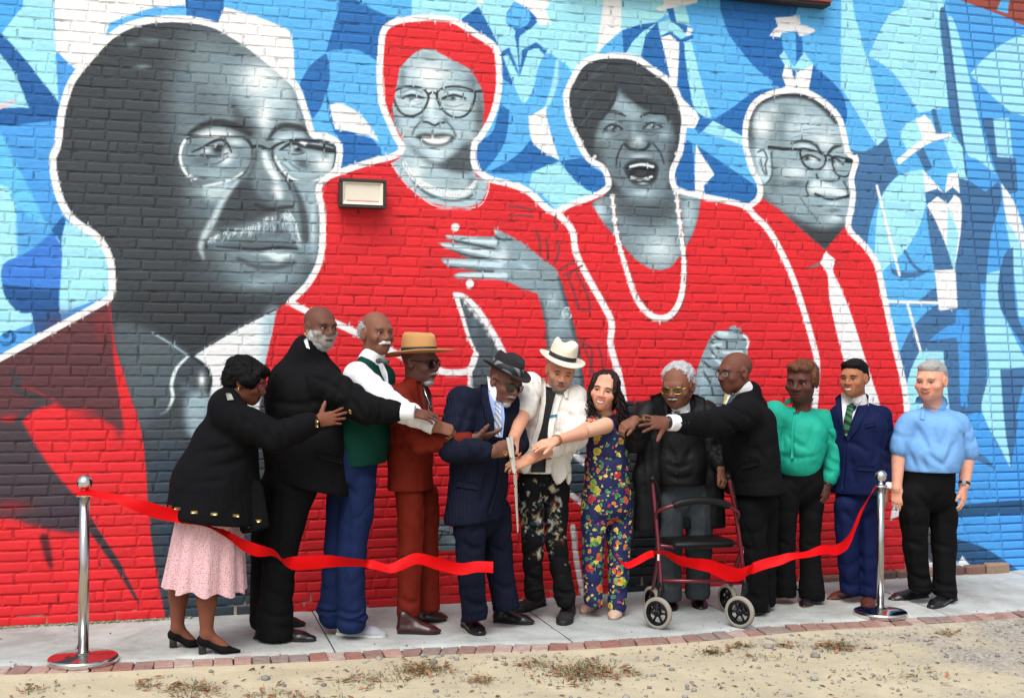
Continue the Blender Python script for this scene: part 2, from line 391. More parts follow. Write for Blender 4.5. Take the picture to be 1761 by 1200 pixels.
fill([(1333, 31), (1374, 28), (1377, 43), (1400, 50), (1402, 54), (1390, 60), (1375, 63), (1371, 54), (1345, 55), (1342, 65), (1323, 62), (1332, 50), (1338, 46)], WH)
fill([(1340, 97), (1348, 88), (1365, 116), (1383, 90), (1399, 112), (1395, 118), (1365, 122), (1350, 113)], LC)
fill([(1350, 112), (1362, 122), (1363, 130), (1367, 134), (1370, 125), (1398, 113), (1390, 160), (1378, 164), (1368, 142), (1366, 164), (1356, 160), (1345, 130)], WH)
fill([(1363, 128), (1366, 122), (1371, 129), (1368, 137)], DB)
# --- right background
fill([(1440, 250), (1790, 250), (1790, 1050), (1440, 1050)], SL)
fill([(1448, -130), (1466, -130), (1466, 0), (1480, 60), (1500, 130), (1520, 200), (1525, 235), (1508, 252), (1490, 225), (1450, 160), (1446, 130)], LC)
fill([(1466, -130), (1570, -130), (1556, 0), (1530, 25), (1510, 60), (1493, 97), (1480, 60)], MB)
fill([(1493, 97), (1530, 120), (1560, 160), (1580, 195), (1640, 180), (1660, 300), (1540, 300), (1525, 235), (1500, 130)], MB)
fill([(1446, 150), (1480, 205), (1507, 251), (1485, 261), (1460, 256), (1452, 230), (1457, 195)], MB)
fill([(1556, -130), (1625, -130), (1624, 15), (1616, 25), (1617, 60), (1624, 110), (1631, 185), (1605, 190), (1580, 196), (1560, 160), (1530, 120), (1493, 97), (1510, 60), (1530, 25), (1556, 0)], LC)
fill([(1455, 260), (1485, 262), (1510, 250), (1525, 236), (1533, 265), (1545, 300), (1530, 320), (1515, 345), (1500, 380), (1495, 430), (1455, 400)], SL)
fill([(1575, 196), (1606, 190), (1616, 228), (1640, 228), (1656, 300), (1590, 300)], MB); stroke([(1606, 192), (1616, 232)], 9, SL, smooth=False)
fill([(1548, 300), (1530, 318), (1508, 352), (1495, 395), (1492, 440), (1505, 500), (1540, 545), (1600, 500), (1607, 465), (1595, 360), (1587, 292)], MB)
fill([(1565, 270), (1590, 250), (1625, 240), (1645, 300), (1626, 332), (1590, 300)], MB); fill([(1575, 262), (1588, 254), (1604, 290), (1592, 296)], SL)
fill([(1547, 228), (1560, 212), (1577, 204), (1590, 240), (1560, 262)], LC); fill([(1575, 205), (1590, 199), (1601, 207), (1611, 233), (1588, 241)], WH)
fill([(1542, 275), (1546, 284), (1562, 271), (1590, 251), (1620, 239), (1637, 235), (1636, 228), (1615, 231), (1590, 237), (1565, 256)], WH)
fill([(1622, 240), (1638, 235), (1655, 250), (1660, 300), (1668, 312), (1650, 306), (1645, 290), (1640, 292)], LC)
fill([(1587, 292), (1592, 330), (1591, 358), (1577, 398), (1556, 432), (1530, 455), (1505, 478), (1505, 410), (1512, 352), (1530, 316), (1558, 297)], LC)
fill([(1587, 292), (1625, 334), (1629, 299), (1647, 297), (1651, 334), (1594, 352)], WH); fill([(1600, 300), (1630, 299), (1625, 330)], MB)
fill([(1590, 331), (1612, 325), (1624, 333), (1638, 322), (1652, 334), (1641, 336), (1630, 351), (1612, 338), (1594, 353)], SL)
fill([(1592, 356), (1640, 465), (1607, 466), (1600, 420)], SL)
fill([(1594, 353), (1612, 338), (1630, 351), (1641, 336), (1653, 348), (1652, 400), (1641, 466), (1628, 425), (1610, 382)], WH); fill([(1630, 352), (1649, 402), (1641, 466), (1628, 424)], LC)
fill([(1530, 438), (1533, 460), (1545, 468), (1580, 466), (1607, 462), (1580, 476), (1550, 479), (1533, 470)], SL); stroke([(1556, 432), (1570, 455), (1585, 467)], 5, SL)
stroke([(1508, 320), (1547, 473)], 4.5, WH, smooth=False)
fill([(1517, 478), (1607, 484), (1610, 496), (1585, 505), (1570, 519), (1555, 515), (1540, 497)], MB)
fill([(1525, 522), (1613, 524), (1590, 540), (1565, 570), (1545, 612), (1535, 570)], MB)
fill([(1607, 465), (1643, 463), (1647, 530), (1615, 534)], WH); stroke([(1520, 518), (1616, 521)], 5, WH, smooth=False); stroke([(1560, 520), (1583, 603)], 4.5, WH, smooth=False)
fill([(1645, 533), (1667, 533), (1667, 640), (1664, 700), (1652, 698), (1648, 600), (1644, 580), (1597, 586), (1622, 566), (1643, 556)], ML)
fill([(1582, 603), (1622, 603), (1634, 715), (1550, 705), (1565, 640)], LC)
# section right of the building joint
fill([(1624, -130), (1950, -130), (1950, 720), (1700, 720), (1695, 600), (1680, 430), (1665, 310), (1640, 120)], c8(80, 164, 230))
fill([(1616, 22), (1625, 12), (1634, 60), (1642, 110), (1650, 180), (1660, 262), (1645, 236), (1634, 200), (1622, 90)], SL)
fill([(1630, 28), (1640, 35), (1657, 90), (1675, 170), (1695, 250), (1712, 300), (1682, 275), (1662, 262), (1650, 190), (1640, 110)], LC)
fill([(1668, 128), (1700, 95), (1761, 60), (1950, 20), (1950, 260), (1761, 200), (1735, 190), (1700, 160)], LC)
fill([(1688, 203), (1708, 203), (1715, 268), (1747, 272), (1750, 330), (1735, 335), (1722, 316), (1705, 270)], SL)
fill([(1708, 205), (1735, 203), (1742, 272), (1715, 270)], LC)
fill([(1665, 310), (1695, 330), (1718, 312), (1722, 345), (1705, 400), (1695, 485), (1682, 485), (1672, 400)], SL)
fill([(1722, 315), (1745, 350), (1762, 402), (1762, 440), (1733, 385)], WH); fill([(1728, 380), (1745, 400), (1775, 470), (1800, 560), (1752, 545), (1740, 440)], LC)
fill([(1697, 470), (1724, 464), (1718, 520), (1740, 570), (1770, 630), (1720, 635), (1735, 740), (1738, 806), (1715, 760), (1688, 705), (1700, 640), (1694, 560)], LC)
fill([(1725, 445), (1742, 425), (1750, 545), (1790, 600), (1760, 595), (1718, 520)], SL)
fill([(1720, 634), (1950, 632), (1950, 660), (1761, 660), (1747, 720), (1739, 802), (1728, 730)], SL)
fill([(1640, 760), (1688, 706), (1705, 745), (1739, 806), (1750, 730), (1765, 665), (1950, 665), (1950, 1060), (1635, 1060)], ML)
fill([(1668, 770), (1695, 786), (1713, 807), (1690, 796), (1665, 782)], SL)
fill([(1640, 868), (1761, 859), (1950, 850), (1950, 875), (1761, 883), (1640, 890)], c8(40, 84, 124))
fill([(1640, 925), (1690, 940), (1730, 965), (1770, 992), (1770, 1060), (1600, 1060)], c8(40, 84, 124))
fill([(1646, -130), (1650, 0), (1690, 15), (1735, 32), (1765, 46), (1950, 110), (1950, -130)], c8(150, 72, 60)); fill([(1722, 0), (1736, 0), (1733, 24), (1714, 18)], MB)
# --- red figures
fill([(270, 800), (1560, 800), (1565, 1130), (270, 1130)], RD)
def out(pts, w=11): stroke(pts, w, WH)
def gstroke(pts, w, v, soft=2.5, alpha=1.0, **k): stroke(pts, w, G(v), soft, alpha, **k)
def gblob(cx, cy, rx, ry, v, a=.8, rot=0): blob(cx, cy, rx, ry, G(v), a, rot)
def gfill(p, v, soft=3, alpha=1.0, smooth=True): fill(p, G(v), soft, alpha, smooth)
# fourth portrait
O4 = [(1287, 355), (1305, 341), (1306, 316), (1293, 290), (1282, 248), (1284, 208), (1298, 178), (1324, 162), (1356, 156), (1387, 159), (1419, 178), (1443, 204), (1452, 236), (1458, 262), (1472, 274), (1467, 295), (1464, 311), (1467, 332), (1464, 360), (1459, 383), (1463, 399), (1487, 423), (1507, 453), (1517, 493), (1527, 540), (1540, 600), (1557, 677), (1560, 760), (1563, 1060)]
fill(O4 + [(1300, 1060)], RD)
h4 = full([(1306, 338), (1306, 316), (1294, 290), (1284, 248), (1286, 208), (1300, 180), (1325, 165), (1356, 159), (1386, 162), (1417, 181), (1440, 206), (1449, 237), (1456, 264), (1469, 276), (1464, 296), (1461, 311), (1464, 332), (1461, 360), (1456, 386), (1419, 430), (1375, 392), (1340, 360)])
CLIP[0] = h4; fill([(1270, 140), (1480, 140), (1480, 440), (1270, 440)], G(.66))
gblob(1385, 215, 50, 28, .86); gblob(1420, 240, 25, 22, .95); gfill([(1330, 250), (1350, 215), (1370, 195), (1340, 180), (1310, 200), (1320, 240)], .5, 6, .6)
gstroke([(1288, 230), (1292, 200), (1310, 175), (1345, 164), (1390, 168), (1420, 188), (1438, 208)], 11, .26, 7, .95)
gblob(1312, 215, 20, 28, .98, .95); gblob(1330, 190, 12, 10, .92, .7); gblob(1292, 240, 8, 20, .4, .8); gblob(1345, 235, 10, 22, .5, .6)
for y in (212, 222, 232): gstroke([(1365, y + 4), (1400, y), (1435, y + 3)], 1.6, .5, 1, .6)
gblob(1368, 296, 28, 14, .93); gblob(1368, 316, 24, 9, .38); gblob(1330, 315, 16, 30, .48); gblob(1350, 345, 30, 18, .6); gblob(1395, 372, 26, 18, .6)
gfill([(1299, 258), (1312, 254), (1323, 268), (1326, 298), (1317, 315), (1306, 302)], .82, 2); gstroke([(1303, 262), (1313, 259), (1319, 272), (1316, 285), (1319, 300)], 3, .4, 2); gstroke([(1326, 262), (1328, 300), (1318, 316)], 2.5, .38, 2); gstroke([(1308, 275), (1311, 290), (1316, 300)], 3, .45, 2)
gstroke([(1361, 247), (1380, 243), (1400, 248), (1411, 261)], [3, 6, 6, 4], .26, 3); gstroke([(1424, 264), (1434, 254), (1446, 251)], [4, 6, 4], .26, 3); gblob(1383, 252, 14, 4, .9)
gblob(1396, 276, 14, 6, .9); gblob(1388, 272, 5, 4, .1, 1); gblob(1400, 274, 6, 4, .97, 1); gstroke([(1380, 271), (1392, 267), (1410, 275)], 3, .2, 2); gblob(1437, 283, 10, 5, .9); gblob(1432, 279, 4, 4, .1, 1); gstroke([(1426, 275), (1438, 273), (1450, 283)], 3, .2, 2)
gstroke([(1322, 253), (1350, 256), (1377, 257)], 4.5, .16, 1.5); gstroke([(1377, 257), (1400, 260), (1419, 269), (1417, 285), (1405, 292), (1390, 289), (1380, 278)], 3.6, .16, 1.5, closed=True); gstroke([(1419, 269), (1425, 267), (1432, 271)], 3.6, .16, 1.5)
gstroke([(1432, 271), (1450, 272), (1466, 276), (1462, 296), (1454, 304), (1437, 298)], 3.2, .16, 1.5, closed=True); fill([(1453, 273), (1467, 275), (1465, 283), (1453, 281)], G(.15))
gblob(1422, 295, 9, 14, .95); gblob(1424, 303, 16, 8, .8); gstroke([(1404, 300), (1408, 308), (1424, 312), (1441, 310), (1443, 303)], 3, .25, 2); gstroke([(1390, 312), (1386, 322), (1390, 336)], 3, .3, 2); gstroke([(1450, 312), (1457, 324), (1458, 338)], 3, .35, 2)
gfill([(1390, 328), (1397, 312), (1410, 312), (1430, 318), (1452, 329), (1455, 338), (1430, 335), (1404, 333)], .9, 4); gstroke([(1402, 334), (1430, 343), (1464, 336)], 4.5, .18, 2); gblob(1434, 350, 16, 4, .9); gblob(1436, 376, 16, 8, .9); gblob(1435, 362, 14, 3.5, .4)
gstroke([(1376, 340), (1392, 362), (1410, 384)], 2.2, .4, 2, .8); gfill([(1350, 368), (1385, 384), (1420, 392), (1458, 386), (1420, 434)], .27, 7); gfill([(1306, 318), (1320, 340), (1350, 368), (1380, 390), (1350, 385), (1300, 350)], .36, 6, .8)
CLIP[0] = None
out(O4, 10)
fill([(1420, 433), (1437, 447), (1433, 467), (1447, 497), (1467, 550), (1490, 623), (1503, 663), (1515, 700), (1480, 730), (1465, 680), (1453, 627), (1440, 577), (1427, 517), (1423, 473), (1410, 452)], WH)
stroke([(1387, 463), (1408, 454)], [2, 6], c8(130, 110, 112), smooth=False); stroke([(1436, 450), (1447, 462)], [4, 1], c8(150, 60, 62), smooth=False)
# third portrait
O3 = [(963, 362), (983, 351), (1013, 341), (1039, 328), (1047, 315), (1037, 289), (1011, 272), (992, 237), (979, 207), (974, 166), (983, 140), (1000, 112), (1025, 99), (1062, 96), (1094, 101), (1125, 122), (1153, 142), (1167, 167), (1176, 199), (1175, 227), (1169, 264), (1157, 292), (1157, 313), (1167, 327), (1210, 338), (1277, 353), (1300, 374), (1317, 390), (1338, 423), (1363, 477), (1383, 537), (1400, 597), (1405, 622), (1404, 660), (1390, 850), (1374, 1060)]
fill(O3 + [(900, 1060), (900, 362)], RD)
h3 = full([(1041, 335), (1048, 316), (1038, 291), (1013, 274), (994, 237), (981, 207), (976, 166), (985, 142), (1002, 114), (1026, 102), (1062, 99), (1093, 104), (1123, 125), (1150, 145), (1164, 168), (1173, 199), (1172, 227), (1166, 264), (1155, 292), (1154, 313), (1168, 330), (1206, 340), (1200, 377), (1190, 407), (1170, 440), (1153, 460), (1137, 465), (1117, 462), (1093, 447), (1063, 413), (1037, 383), (1017, 350)])
CLIP[0] = h3; fill([(960, 80), (1220, 80), (1220, 480), (960, 480)], G(.27))
gfill([(1017, 345), (1060, 335), (1160, 325), (1210, 338), (1200, 390), (1150, 470), (1100, 460), (1040, 390)], .56, 6); gblob(1135, 430, 40, 35, .9); gblob(1030, 365, 14, 20, .85); gblob(1185, 370, 14, 35, .8); gfill([(1060, 330), (1110, 352), (1160, 330), (1160, 372), (1110, 385), (1060, 365)], .38, 10, .9)
gfill([(1063, 153), (1074, 166), (1091, 177), (1110, 190), (1148, 200), (1157, 222), (1161, 242), (1156, 265), (1154, 296), (1146, 322), (1122, 343), (1091, 341), (1067, 326), (1052, 307), (1041, 285), (1024, 259), (1024, 231), (1034, 207), (1042, 190), (1057, 175)], .52, 4)
gfill([(1062, 165), (1090, 183), (1106, 198), (1090, 208), (1066, 196), (1055, 182)], .68, 6); gblob(1155, 270, 10, 40, .3, .8); gblob(1030, 270, 12, 30, .35, .7)
gstroke([(1062, 150), (1056, 172), (1044, 192), (1034, 205)], [3, 7, 5], .24, 3); gstroke([(1075, 158), (1105, 180), (1140, 186), (1150, 205)], [5, 9, 7], .25, 4)
for a in ([(990, 160), (1010, 140), (1035, 125)], [(1000, 190), (1015, 165), (1040, 150)], [(1060, 115), (1095, 125), (1125, 145)], [(1080, 140), (1120, 155), (1150, 180)], [(1000, 215), (1015, 195), (1030, 185)], [(1020, 130), (1030, 118), (1050, 110)]): gstroke(a, 3, .4, 3, .6)
gstroke([(1035, 196), (1052, 192), (1064, 195), (1075, 200)], [3, 5, 5, 3], .24, 2); gstroke([(1102, 201), (1117, 195), (1143, 197)], [3, 5, 3], .2, 2)
gblob(1052, 208, 14, 5, .68); gblob(1125, 206, 14, 5, .64)
for ex, ey in ((1054, 221), (1122, 218)):
    gstroke([(ex - 16, ey + 3), (ex - 4, ey - 6), (ex + 8, ey - 4), (ex + 16, ey + 1)], 3.4, .15, 2); gblob(ex, ey + 1, 9, 3, .85, .9); gblob(ex + 1, ey, 5, 4.5, .06, 1); gblob(ex - 1, ey - 2, 1.6, 1.6, 1, 1); gstroke([(ex - 14, ey + 5), (ex, ey + 6), (ex + 14, ey + 3)], 1.6, .3, 1.5); gstroke([(ex - 14, ey + 13), (ex, ey + 15), (ex + 13, ey + 10)], 2, .36, 2, .7)
gblob(1041, 235, 14, 8, .72); gblob(1143, 232, 12, 8, .72); gblob(1090, 222, 6, 12, .66); gblob(1098, 241, 11, 9, .92); gblob(1078, 248, 5, 7, .3); gblob(1116, 247, 5, 7, .32); gstroke([(1074, 248), (1082, 255), (1096, 259), (1110, 256), (1117, 248)], 5, .2, 4)
gstroke([(1070, 250), (1062, 268), (1060, 285)], 3, .2, 2); gstroke([(1122, 246), (1135, 262), (1142, 282)], 3, .24, 2); gblob(1100, 269, 20, 5, .85); gblob(1060, 300, 12, 18, .42, .6)
gfill([(1073, 290), (1084, 277), (1107, 273), (1130, 281), (1132, 298), (1124, 315), (1104, 321), (1085, 313)], .22, 2); gfill([(1081, 291), (1090, 283), (1108, 280), (1126, 287), (1125, 300), (1115, 311), (1100, 311), (1085, 303)], .08, 1.5)
gblob(1103, 299, 15, 6, .3, .9); gstroke([(1084, 287), (1104, 283), (1123, 287)], 4.5, .95, 1.5); gstroke([(1086, 305), (1102, 309), (1121, 304)], 4, .93, 1.5); gblob(1106, 316, 10, 2.5, .85); gblob(1106, 332, 26, 8, .85)
blob(1023, 270, 3.2, 3.2, WH, 1, hard=1); blob(1163, 264, 3.2, 3.2, WH, 1, hard=1)
CLIP[0] = None
out(O3, 10)
PN = spline([(1053, 338), (1060, 400), (1073, 450), (1093, 510), (1115, 539), (1137, 547), (1157, 538), (1172, 507), (1176, 450), (1169, 383), (1163, 332)], 9)
stroke(PN + (1.5, 2), [4, 8, 11, 12, 11, 8, 4], c8(140, 60, 62), smooth=False); stroke(PN, [4, 7, 10, 11, 10, 7, 4], WH, smooth=False)
for q in PN[::3]: blob(q[0], q[1], 5, 4, WH, 1, hard=1)
# raised fist
F = [(1229, 571), (1252, 567), (1257, 561), (1265, 559), (1268, 566), (1273, 561), (1276, 573), (1285, 577), (1289, 588), (1286, 604), (1282, 640), (1270, 700), (1250, 800), (1190, 800), (1190, 700), (1193, 668), (1199, 636), (1209, 607), (1220, 583)]
CLIP[0] = full(F); fill([(1180, 550), (1300, 550), (1300, 810), (1180, 810)], G(.62)); gblob(1235, 600, 14, 14, .74); gblob(1245, 577, 22, 6, .82); gblob(1210, 650, 12, 30, .74); gblob(1255, 690, 25, 45, .35)
for a in ([(1229, 578), (1240, 584), (1262, 586), (1284, 584)], [(1222, 586), (1238, 600), (1260, 602)], [(1222, 600), (1232, 614), (1252, 618)], [(1208, 620), (1226, 634), (1246, 636)], [(1250, 586), (1250, 600)], [(1210, 640), (1222, 660), (1226, 680)], [(1252, 568), (1262, 570), (1275, 573)]): gstroke(a, 3, .25, 2.5)
for a in ([(1236, 572), (1250, 574)], [(1226, 594), (1240, 592)], [(1226, 612), (1236, 622), (1246, 626)], [(1245, 606), (1275, 606)]): gstroke(a, 5, .85, 4)
CLIP[0] = None; stroke([(1279, 577), (1287, 586), (1284, 600)], 3.5, WH)
# second portrait
O2L = [(550, 317), (566, 303), (585, 296), (636, 279), (678, 268), (691, 255), (681, 235), (670, 211), (658, 180), (653, 136), (655, 88), (660, 54), (680, 38), (718, 32), (752, 32), (783, 37), (817, 58), (850, 80), (857, 102), (858, 153), (847, 198), (827, 235), (816, 249), (817, 286), (841, 307), (878, 317), (909, 330), (940, 358), (963, 372), (984, 397), (991, 436), (1011, 477), (1038, 525), (1052, 556), (1050, 590), (1059, 627), (1066, 650), (1075, 720), (1060, 800), (1060, 1060)]
fill(O2L + [(430, 1060), (430, 560), (468, 526), (505, 510), (540, 470), (555, 400)], RD)
h2 = full([(730, 85), (751, 89), (779, 104), (806, 118), (819, 135), (830, 156), (833, 183), (830, 215), (828, 235), (814, 249), (814, 288), (819, 304), (840, 310), (836, 333), (825, 351), (801, 357), (769, 355), (741, 349), (716, 334), (699, 315), (682, 298), (673, 281), (690, 270), (694, 247), (692, 238), (678, 215), (675, 183), (683, 143), (687, 118), (702, 101), (716, 89)])
CLIP[0] = h2; fill([(660, 70), (860, 70), (860, 370), (660, 370)], G(.74))
gblob(740, 130, 34, 24, 1, .95); gblob(740, 150, 14, 16, .98); gblob(692, 135, 8, 26, .5); gblob(812, 140, 14, 24, .5); gblob(826, 200, 14, 60, .36); gblob(790, 112, 18, 14, .6); gblob(735, 95, 22, 8, .64); gblob(680, 215, 8, 30, .5)
gblob(700, 215, 14, 12, .8); gblob(785, 218, 14, 14, .74); gblob(741, 180, 7, 24, .98); gblob(746, 204, 12, 7, .93)
for (x, y) in ((708, 182), (785, 186)): gblob(x, y, 18, 11, .92)
for (x, y) in ((708, 158), (782, 157)): gblob(x, y, 18, 5, .85); gstroke([(x - 18, y + 2), (x, y - 4), (x + 18, y + 1)], 3, .5, 3, .7)
gstroke([(693, 169), (706, 164), (718, 166), (730, 170)], 4, .18, 2); gstroke([(762, 169), (778, 164), (790, 166), (800, 170)], 4, .18, 2); gblob(708, 169, 5, 3, .08, 1); gblob(779, 169, 5, 3, .08, 1); gblob(716, 171, 3, 2, 1); gblob(787, 171, 3, 2, 1); gstroke([(697, 180), (710, 182), (726, 178)], 2, .5, 2, .7); gstroke([(766, 181), (780, 184), (797, 180)], 2, .5, 2, .7)
gstroke([(677, 160), (692, 151), (711, 149), (728, 154), (737, 166), (733, 181), (724, 194), (708, 200), (692, 196), (681, 181)], 3.8, .24, 1.5, closed=True); gstroke([(751, 163), (760, 153), (779, 149), (798, 151), (816, 159), (815, 175), (806, 194), (792, 202), (775, 200), (759, 186)], 3.8, .24, 1.5, closed=True); gstroke([(736, 164), (743, 159), (752, 163)], 4, .24, 1.5); gstroke([(816, 158), (830, 156)], 4, .3, 2)
gblob(726, 207, 5, 7, .45); gblob(766, 206, 5, 7, .5); gstroke([(729, 210), (737, 211), (747, 216), (756, 212), (764, 211)], 3.6, .2, 2.5); gstroke([(722, 211), (713, 222), (709, 232)], 3.5, .48, 3); gstroke([(768, 209), (778, 221), (784, 234)], 3.5, .45, 3)
gfill([(715, 234), (730, 229), (744, 231), (752, 230), (766, 230), (783, 236), (771, 248), (751, 254), (732, 249), (721, 241)], .36, 1.5); gfill([(725, 236), (749, 237), (774, 236), (767, 245), (750, 248), (735, 245)], .99, 1.2); gblob(750, 260, 20, 9, .92); gblob(750, 272, 18, 6, .9)
gfill([(776, 268), (800, 250), (814, 247), (814, 292), (790, 299), (760, 290), (724, 274), (700, 246), (690, 230), (705, 250), (730, 270), (752, 281)], .34, 5, .95); gblob(800, 262, 12, 22, .4)
gfill([(690, 272), (712, 262), (740, 288), (780, 300), (815, 300), (836, 320), (810, 350), (760, 350), (705, 315)], .74, 5, .6); gblob(715, 295, 14, 24, .93, .9, .6); gblob(812, 315, 9, 14, .45); gblob(775, 312, 24, 10, .66)
gstroke([(700, 296), (716, 318), (738, 335), (765, 344), (795, 344), (812, 336)], 4, .38, 4); NK = [(695, 280), (708, 302), (729, 319), (756, 331), (783, 335), (803, 329), (818, 314)]
gstroke(NK, [6, 9, 11, 12, 12, 10, 7], .97, 2)
for q in spline(NK, 5)[::1]: gstroke([q + (-1, -4), q + (1, 4)], 1.1, .6, 1, .7)
gstroke([(686, 232), (690, 240), (692, 233)], 3, 1, 1); gstroke([(826, 226), (827, 234), (822, 238)], 3, 1, 1)
CLIP[0] = None
stroke([(673, 281), (699, 317), (741, 351), (769, 357), (801, 359), (826, 353), (838, 333), (842, 310)], 2, c8(245, 225, 228), soft=1)
out(O2L[1:], 11)
for (x, y) in ((783, 391), (808, 488)): blob(x, y, 7, 7, WH, 1, hard=1)
def mk(p, w=3): stroke(p, w, c8(112, 60, 64), soft=1.5, alpha=.85)
for p in ([(876, 355), (896, 357), (916, 361)], [(876, 370), (896, 371), (916, 373)], [(956, 371), (954, 382), (957, 396)], [(922, 397), (928, 415), (929, 440)], [(939, 412), (942, 428), (941, 448)], [(959, 414), (961, 432), (953, 455)], [(962, 464), (978, 455), (994, 450)], [(969, 474), (985, 466), (1001, 457)], [(976, 474), (986, 500), (996, 532)], [(992, 470), (1007, 500), (1015, 532), (997, 533)], [(998, 586), (1010, 610), (1022, 646)], [(1028, 592), (1034, 612), (1038, 640)], [(1005, 590), (1018, 604), (1014, 650)]): mk(p, 4)
# sleeve slit
fill([(778, 503), (797, 505), (821, 525), (845, 559), (871, 607), (885, 660), (880, 760), (800, 760), (806, 636), (818, 610), (803, 579), (790, 538)], WH)
CLIP[0] = full([(789, 510), (800, 515), (820, 538), (840, 568), (858, 605), (868, 660), (862, 760), (815, 760), (812, 640), (822, 611), (808, 577)]); fill([(780, 500), (890, 500), (890, 770), (780, 770)], G(.38)); gblob(815, 560, 8, 40, .48, .7)
for q in ((800, 520, 6, 3), (809, 531, 7, 4), (819, 543, 7, 4), (828, 553, 5, 3), (836, 563, 5, 4), (840, 575, 4, 3)): gblob(*q, .98, 1, .9)
CLIP[0] = None
out([(497, 519), (530, 536), (578, 556), (616, 574), (690, 612), (752, 637), (793, 640), (809, 634), (818, 610)], 11)
# the hand on the chest
hand = [(849, 391), (856, 396), (875, 404), (902, 420), (934, 446), (956, 462), (965, 482), (976, 518), (987, 557), (996, 595), (1002, 640), (1010, 700), (1010, 830), (940, 830), (942, 660), (940, 606), (938, 561), (931, 527), (924, 505), (897, 496), (875, 485), (848, 481), (785, 479), (779, 473), (792, 468), (830, 467), (800, 464), (769, 458), (757, 446), (780, 444), (806, 444), (790, 437), (769, 428), (752, 417), (780, 417), (790, 419), (774, 412), (764, 404), (790, 405), (814, 407), (852, 407)]
CLIP[0] = full(hand); fill([(740, 380), (1020, 380), (1020, 840), (740, 840)], G(.6))
for a, v in (([(768, 407), (800, 411), (850, 416)], .82), ([(760, 421), (800, 428), (860, 440)], .86), ([(764, 450), (800, 452), (860, 456)], .84), ([(785, 473), (820, 473), (868, 474)], .85)): gstroke(a, [4, 8, 11], v, 5)
for a in ([(776, 413), (810, 420), (850, 428)], [(772, 430), (806, 440), (845, 447)], [(770, 459), (810, 465), (848, 467)], [(800, 481), (850, 482), (876, 487)], [(852, 407), (862, 412), (880, 412)]): gstroke(a, 3.5, .28, 3)
gblob(890, 450, 28, 24, .66); gblob(866, 440, 10, 22, .92); gblob(852, 398, 6, 4, .9); gblob(905, 460, 14, 5, .8, .8, .5); gstroke([(964, 478), (978, 530), (996, 600), (1006, 680)], 10, .36, 9); gstroke([(930, 520), (940, 580), (944, 660)], 8, .4, 8); gblob(950, 515, 12, 14, .78); gblob(962, 560, 14, 20, .68); gblob(975, 610, 20, 30, .4); gblob(975, 720, 40, 80, .3)
gstroke([(968, 535), (976, 529), (983, 537), (980, 547), (971, 548)], 2.5, .85, 1.5, closed=True); gblob(975, 540, 6, 6, .85)
CLIP[0] = None
# lower mural behind the group
fill([(1060, 690), (1128, 690), (1135, 1060), (1075, 1060), (1066, 900)], c8(40, 44, 50)); stroke([(985, 905), (995, 985), (1012, 1050)], 9, WH); stroke([(955, 755), (978, 772), (1010, 800)], 9, WH); stroke([(955, 820), (978, 845), (1008, 872)], 9, WH); fill([(950, 765), (1010, 806), (1010, 864), (950, 822)], c8(60, 78, 88))
CLIP[0] = full([(734, 945), (735, 912), (748, 900), (757, 890), (775, 905), (800, 912), (800, 948)]); fill([(725, 880), (810, 880), (810, 960), (725, 960)], G(.5)); gblob(760, 912, 16, 8, .72); gstroke([(738, 918), (756, 912), (780, 918)], 3, .2, 2); gstroke([(745, 944), (756, 925), (760, 915)], 3, .25, 2); gblob(780, 930, 14, 8, .68); CLIP[0] = None
fill([(1585, 850), (1640, 850), (1640, 1000), (1585, 1000)], G(.34)); stroke([(1598, 900), (1625, 945), (1660, 985)], 7, G(.75), soft=3); fill([(1588, 960), (1604, 965), (1612, 955), (1614, 975), (1600, 990), (1588, 985)], WH); stroke([(1600, 880), (1612, 935), (1650, 980)], 5, G(.8), soft=3); fill([(1655, 955), (1676, 982), (1640, 984)], G(.95))
fill([(1535, 800), (1550, 850), (1548, 885), (1530, 895), (1538, 850)], WH)
# first portrait: jacket, head, shirt
fill([(-170, 705), (0, 615), (190, 514), (230, 640), (262, 720), (285, 950), (312, 1120), (-170, 1120)], RD)
fill([(-170, 705), (0, 615), (187, 515), (196, 607), (205, 660), (213, 740), (180, 724), (160, 706), (113, 703), (91, 691), (54, 703), (31, 724), (48, 757), (76, 798), (100, 822), (136, 870), (128, 915), (60, 905), (0, 890), (-170, 890)], BRN, soft=4)
fill([(-40, 700), (31, 724), (76, 798), (136, 870), (130, 905), (60, 895), (-40, 860)], c8(60, 54, 62), soft=6, alpha=.85); blob(15, 720, 22, 8, RD, .8); blob(20, 870, 36, 12, c8(150, 34, 40), .8); blob(165, 712, 30, 10, BRN, .7); blob(205, 735, 8, 24, BRN, .8)
for p in ([(20, 640), (30, 655), (25, 668), (45, 678), (86, 690)], [(86, 690), (55, 702), (31, 724)], [(31, 724), (76, 798), (136, 870)]): stroke(p, 10, c8(56, 58, 66), soft=7, alpha=.9)
stroke([(40, 662), (60, 672), (92, 688)], 3, c8(150, 50, 54), soft=3); blob(120, 560, 60, 30, c8(112, 54, 58), .5); blob(175, 560, 14, 40, c8(140, 46, 50), .6)
stroke([(130, 860), (160, 910), (200, 968), (238, 1036)], [18, 15, 12, 3], c8(52, 50, 58), soft=3, smooth=False); fill([(60, 880), (134, 866), (150, 905), (130, 915), (70, 905)], c8(64, 50, 60), soft=5)
stroke([(76, 925), (84, 960), (88, 975)], [16, 12, 4], c8(90, 24, 34), soft=8)
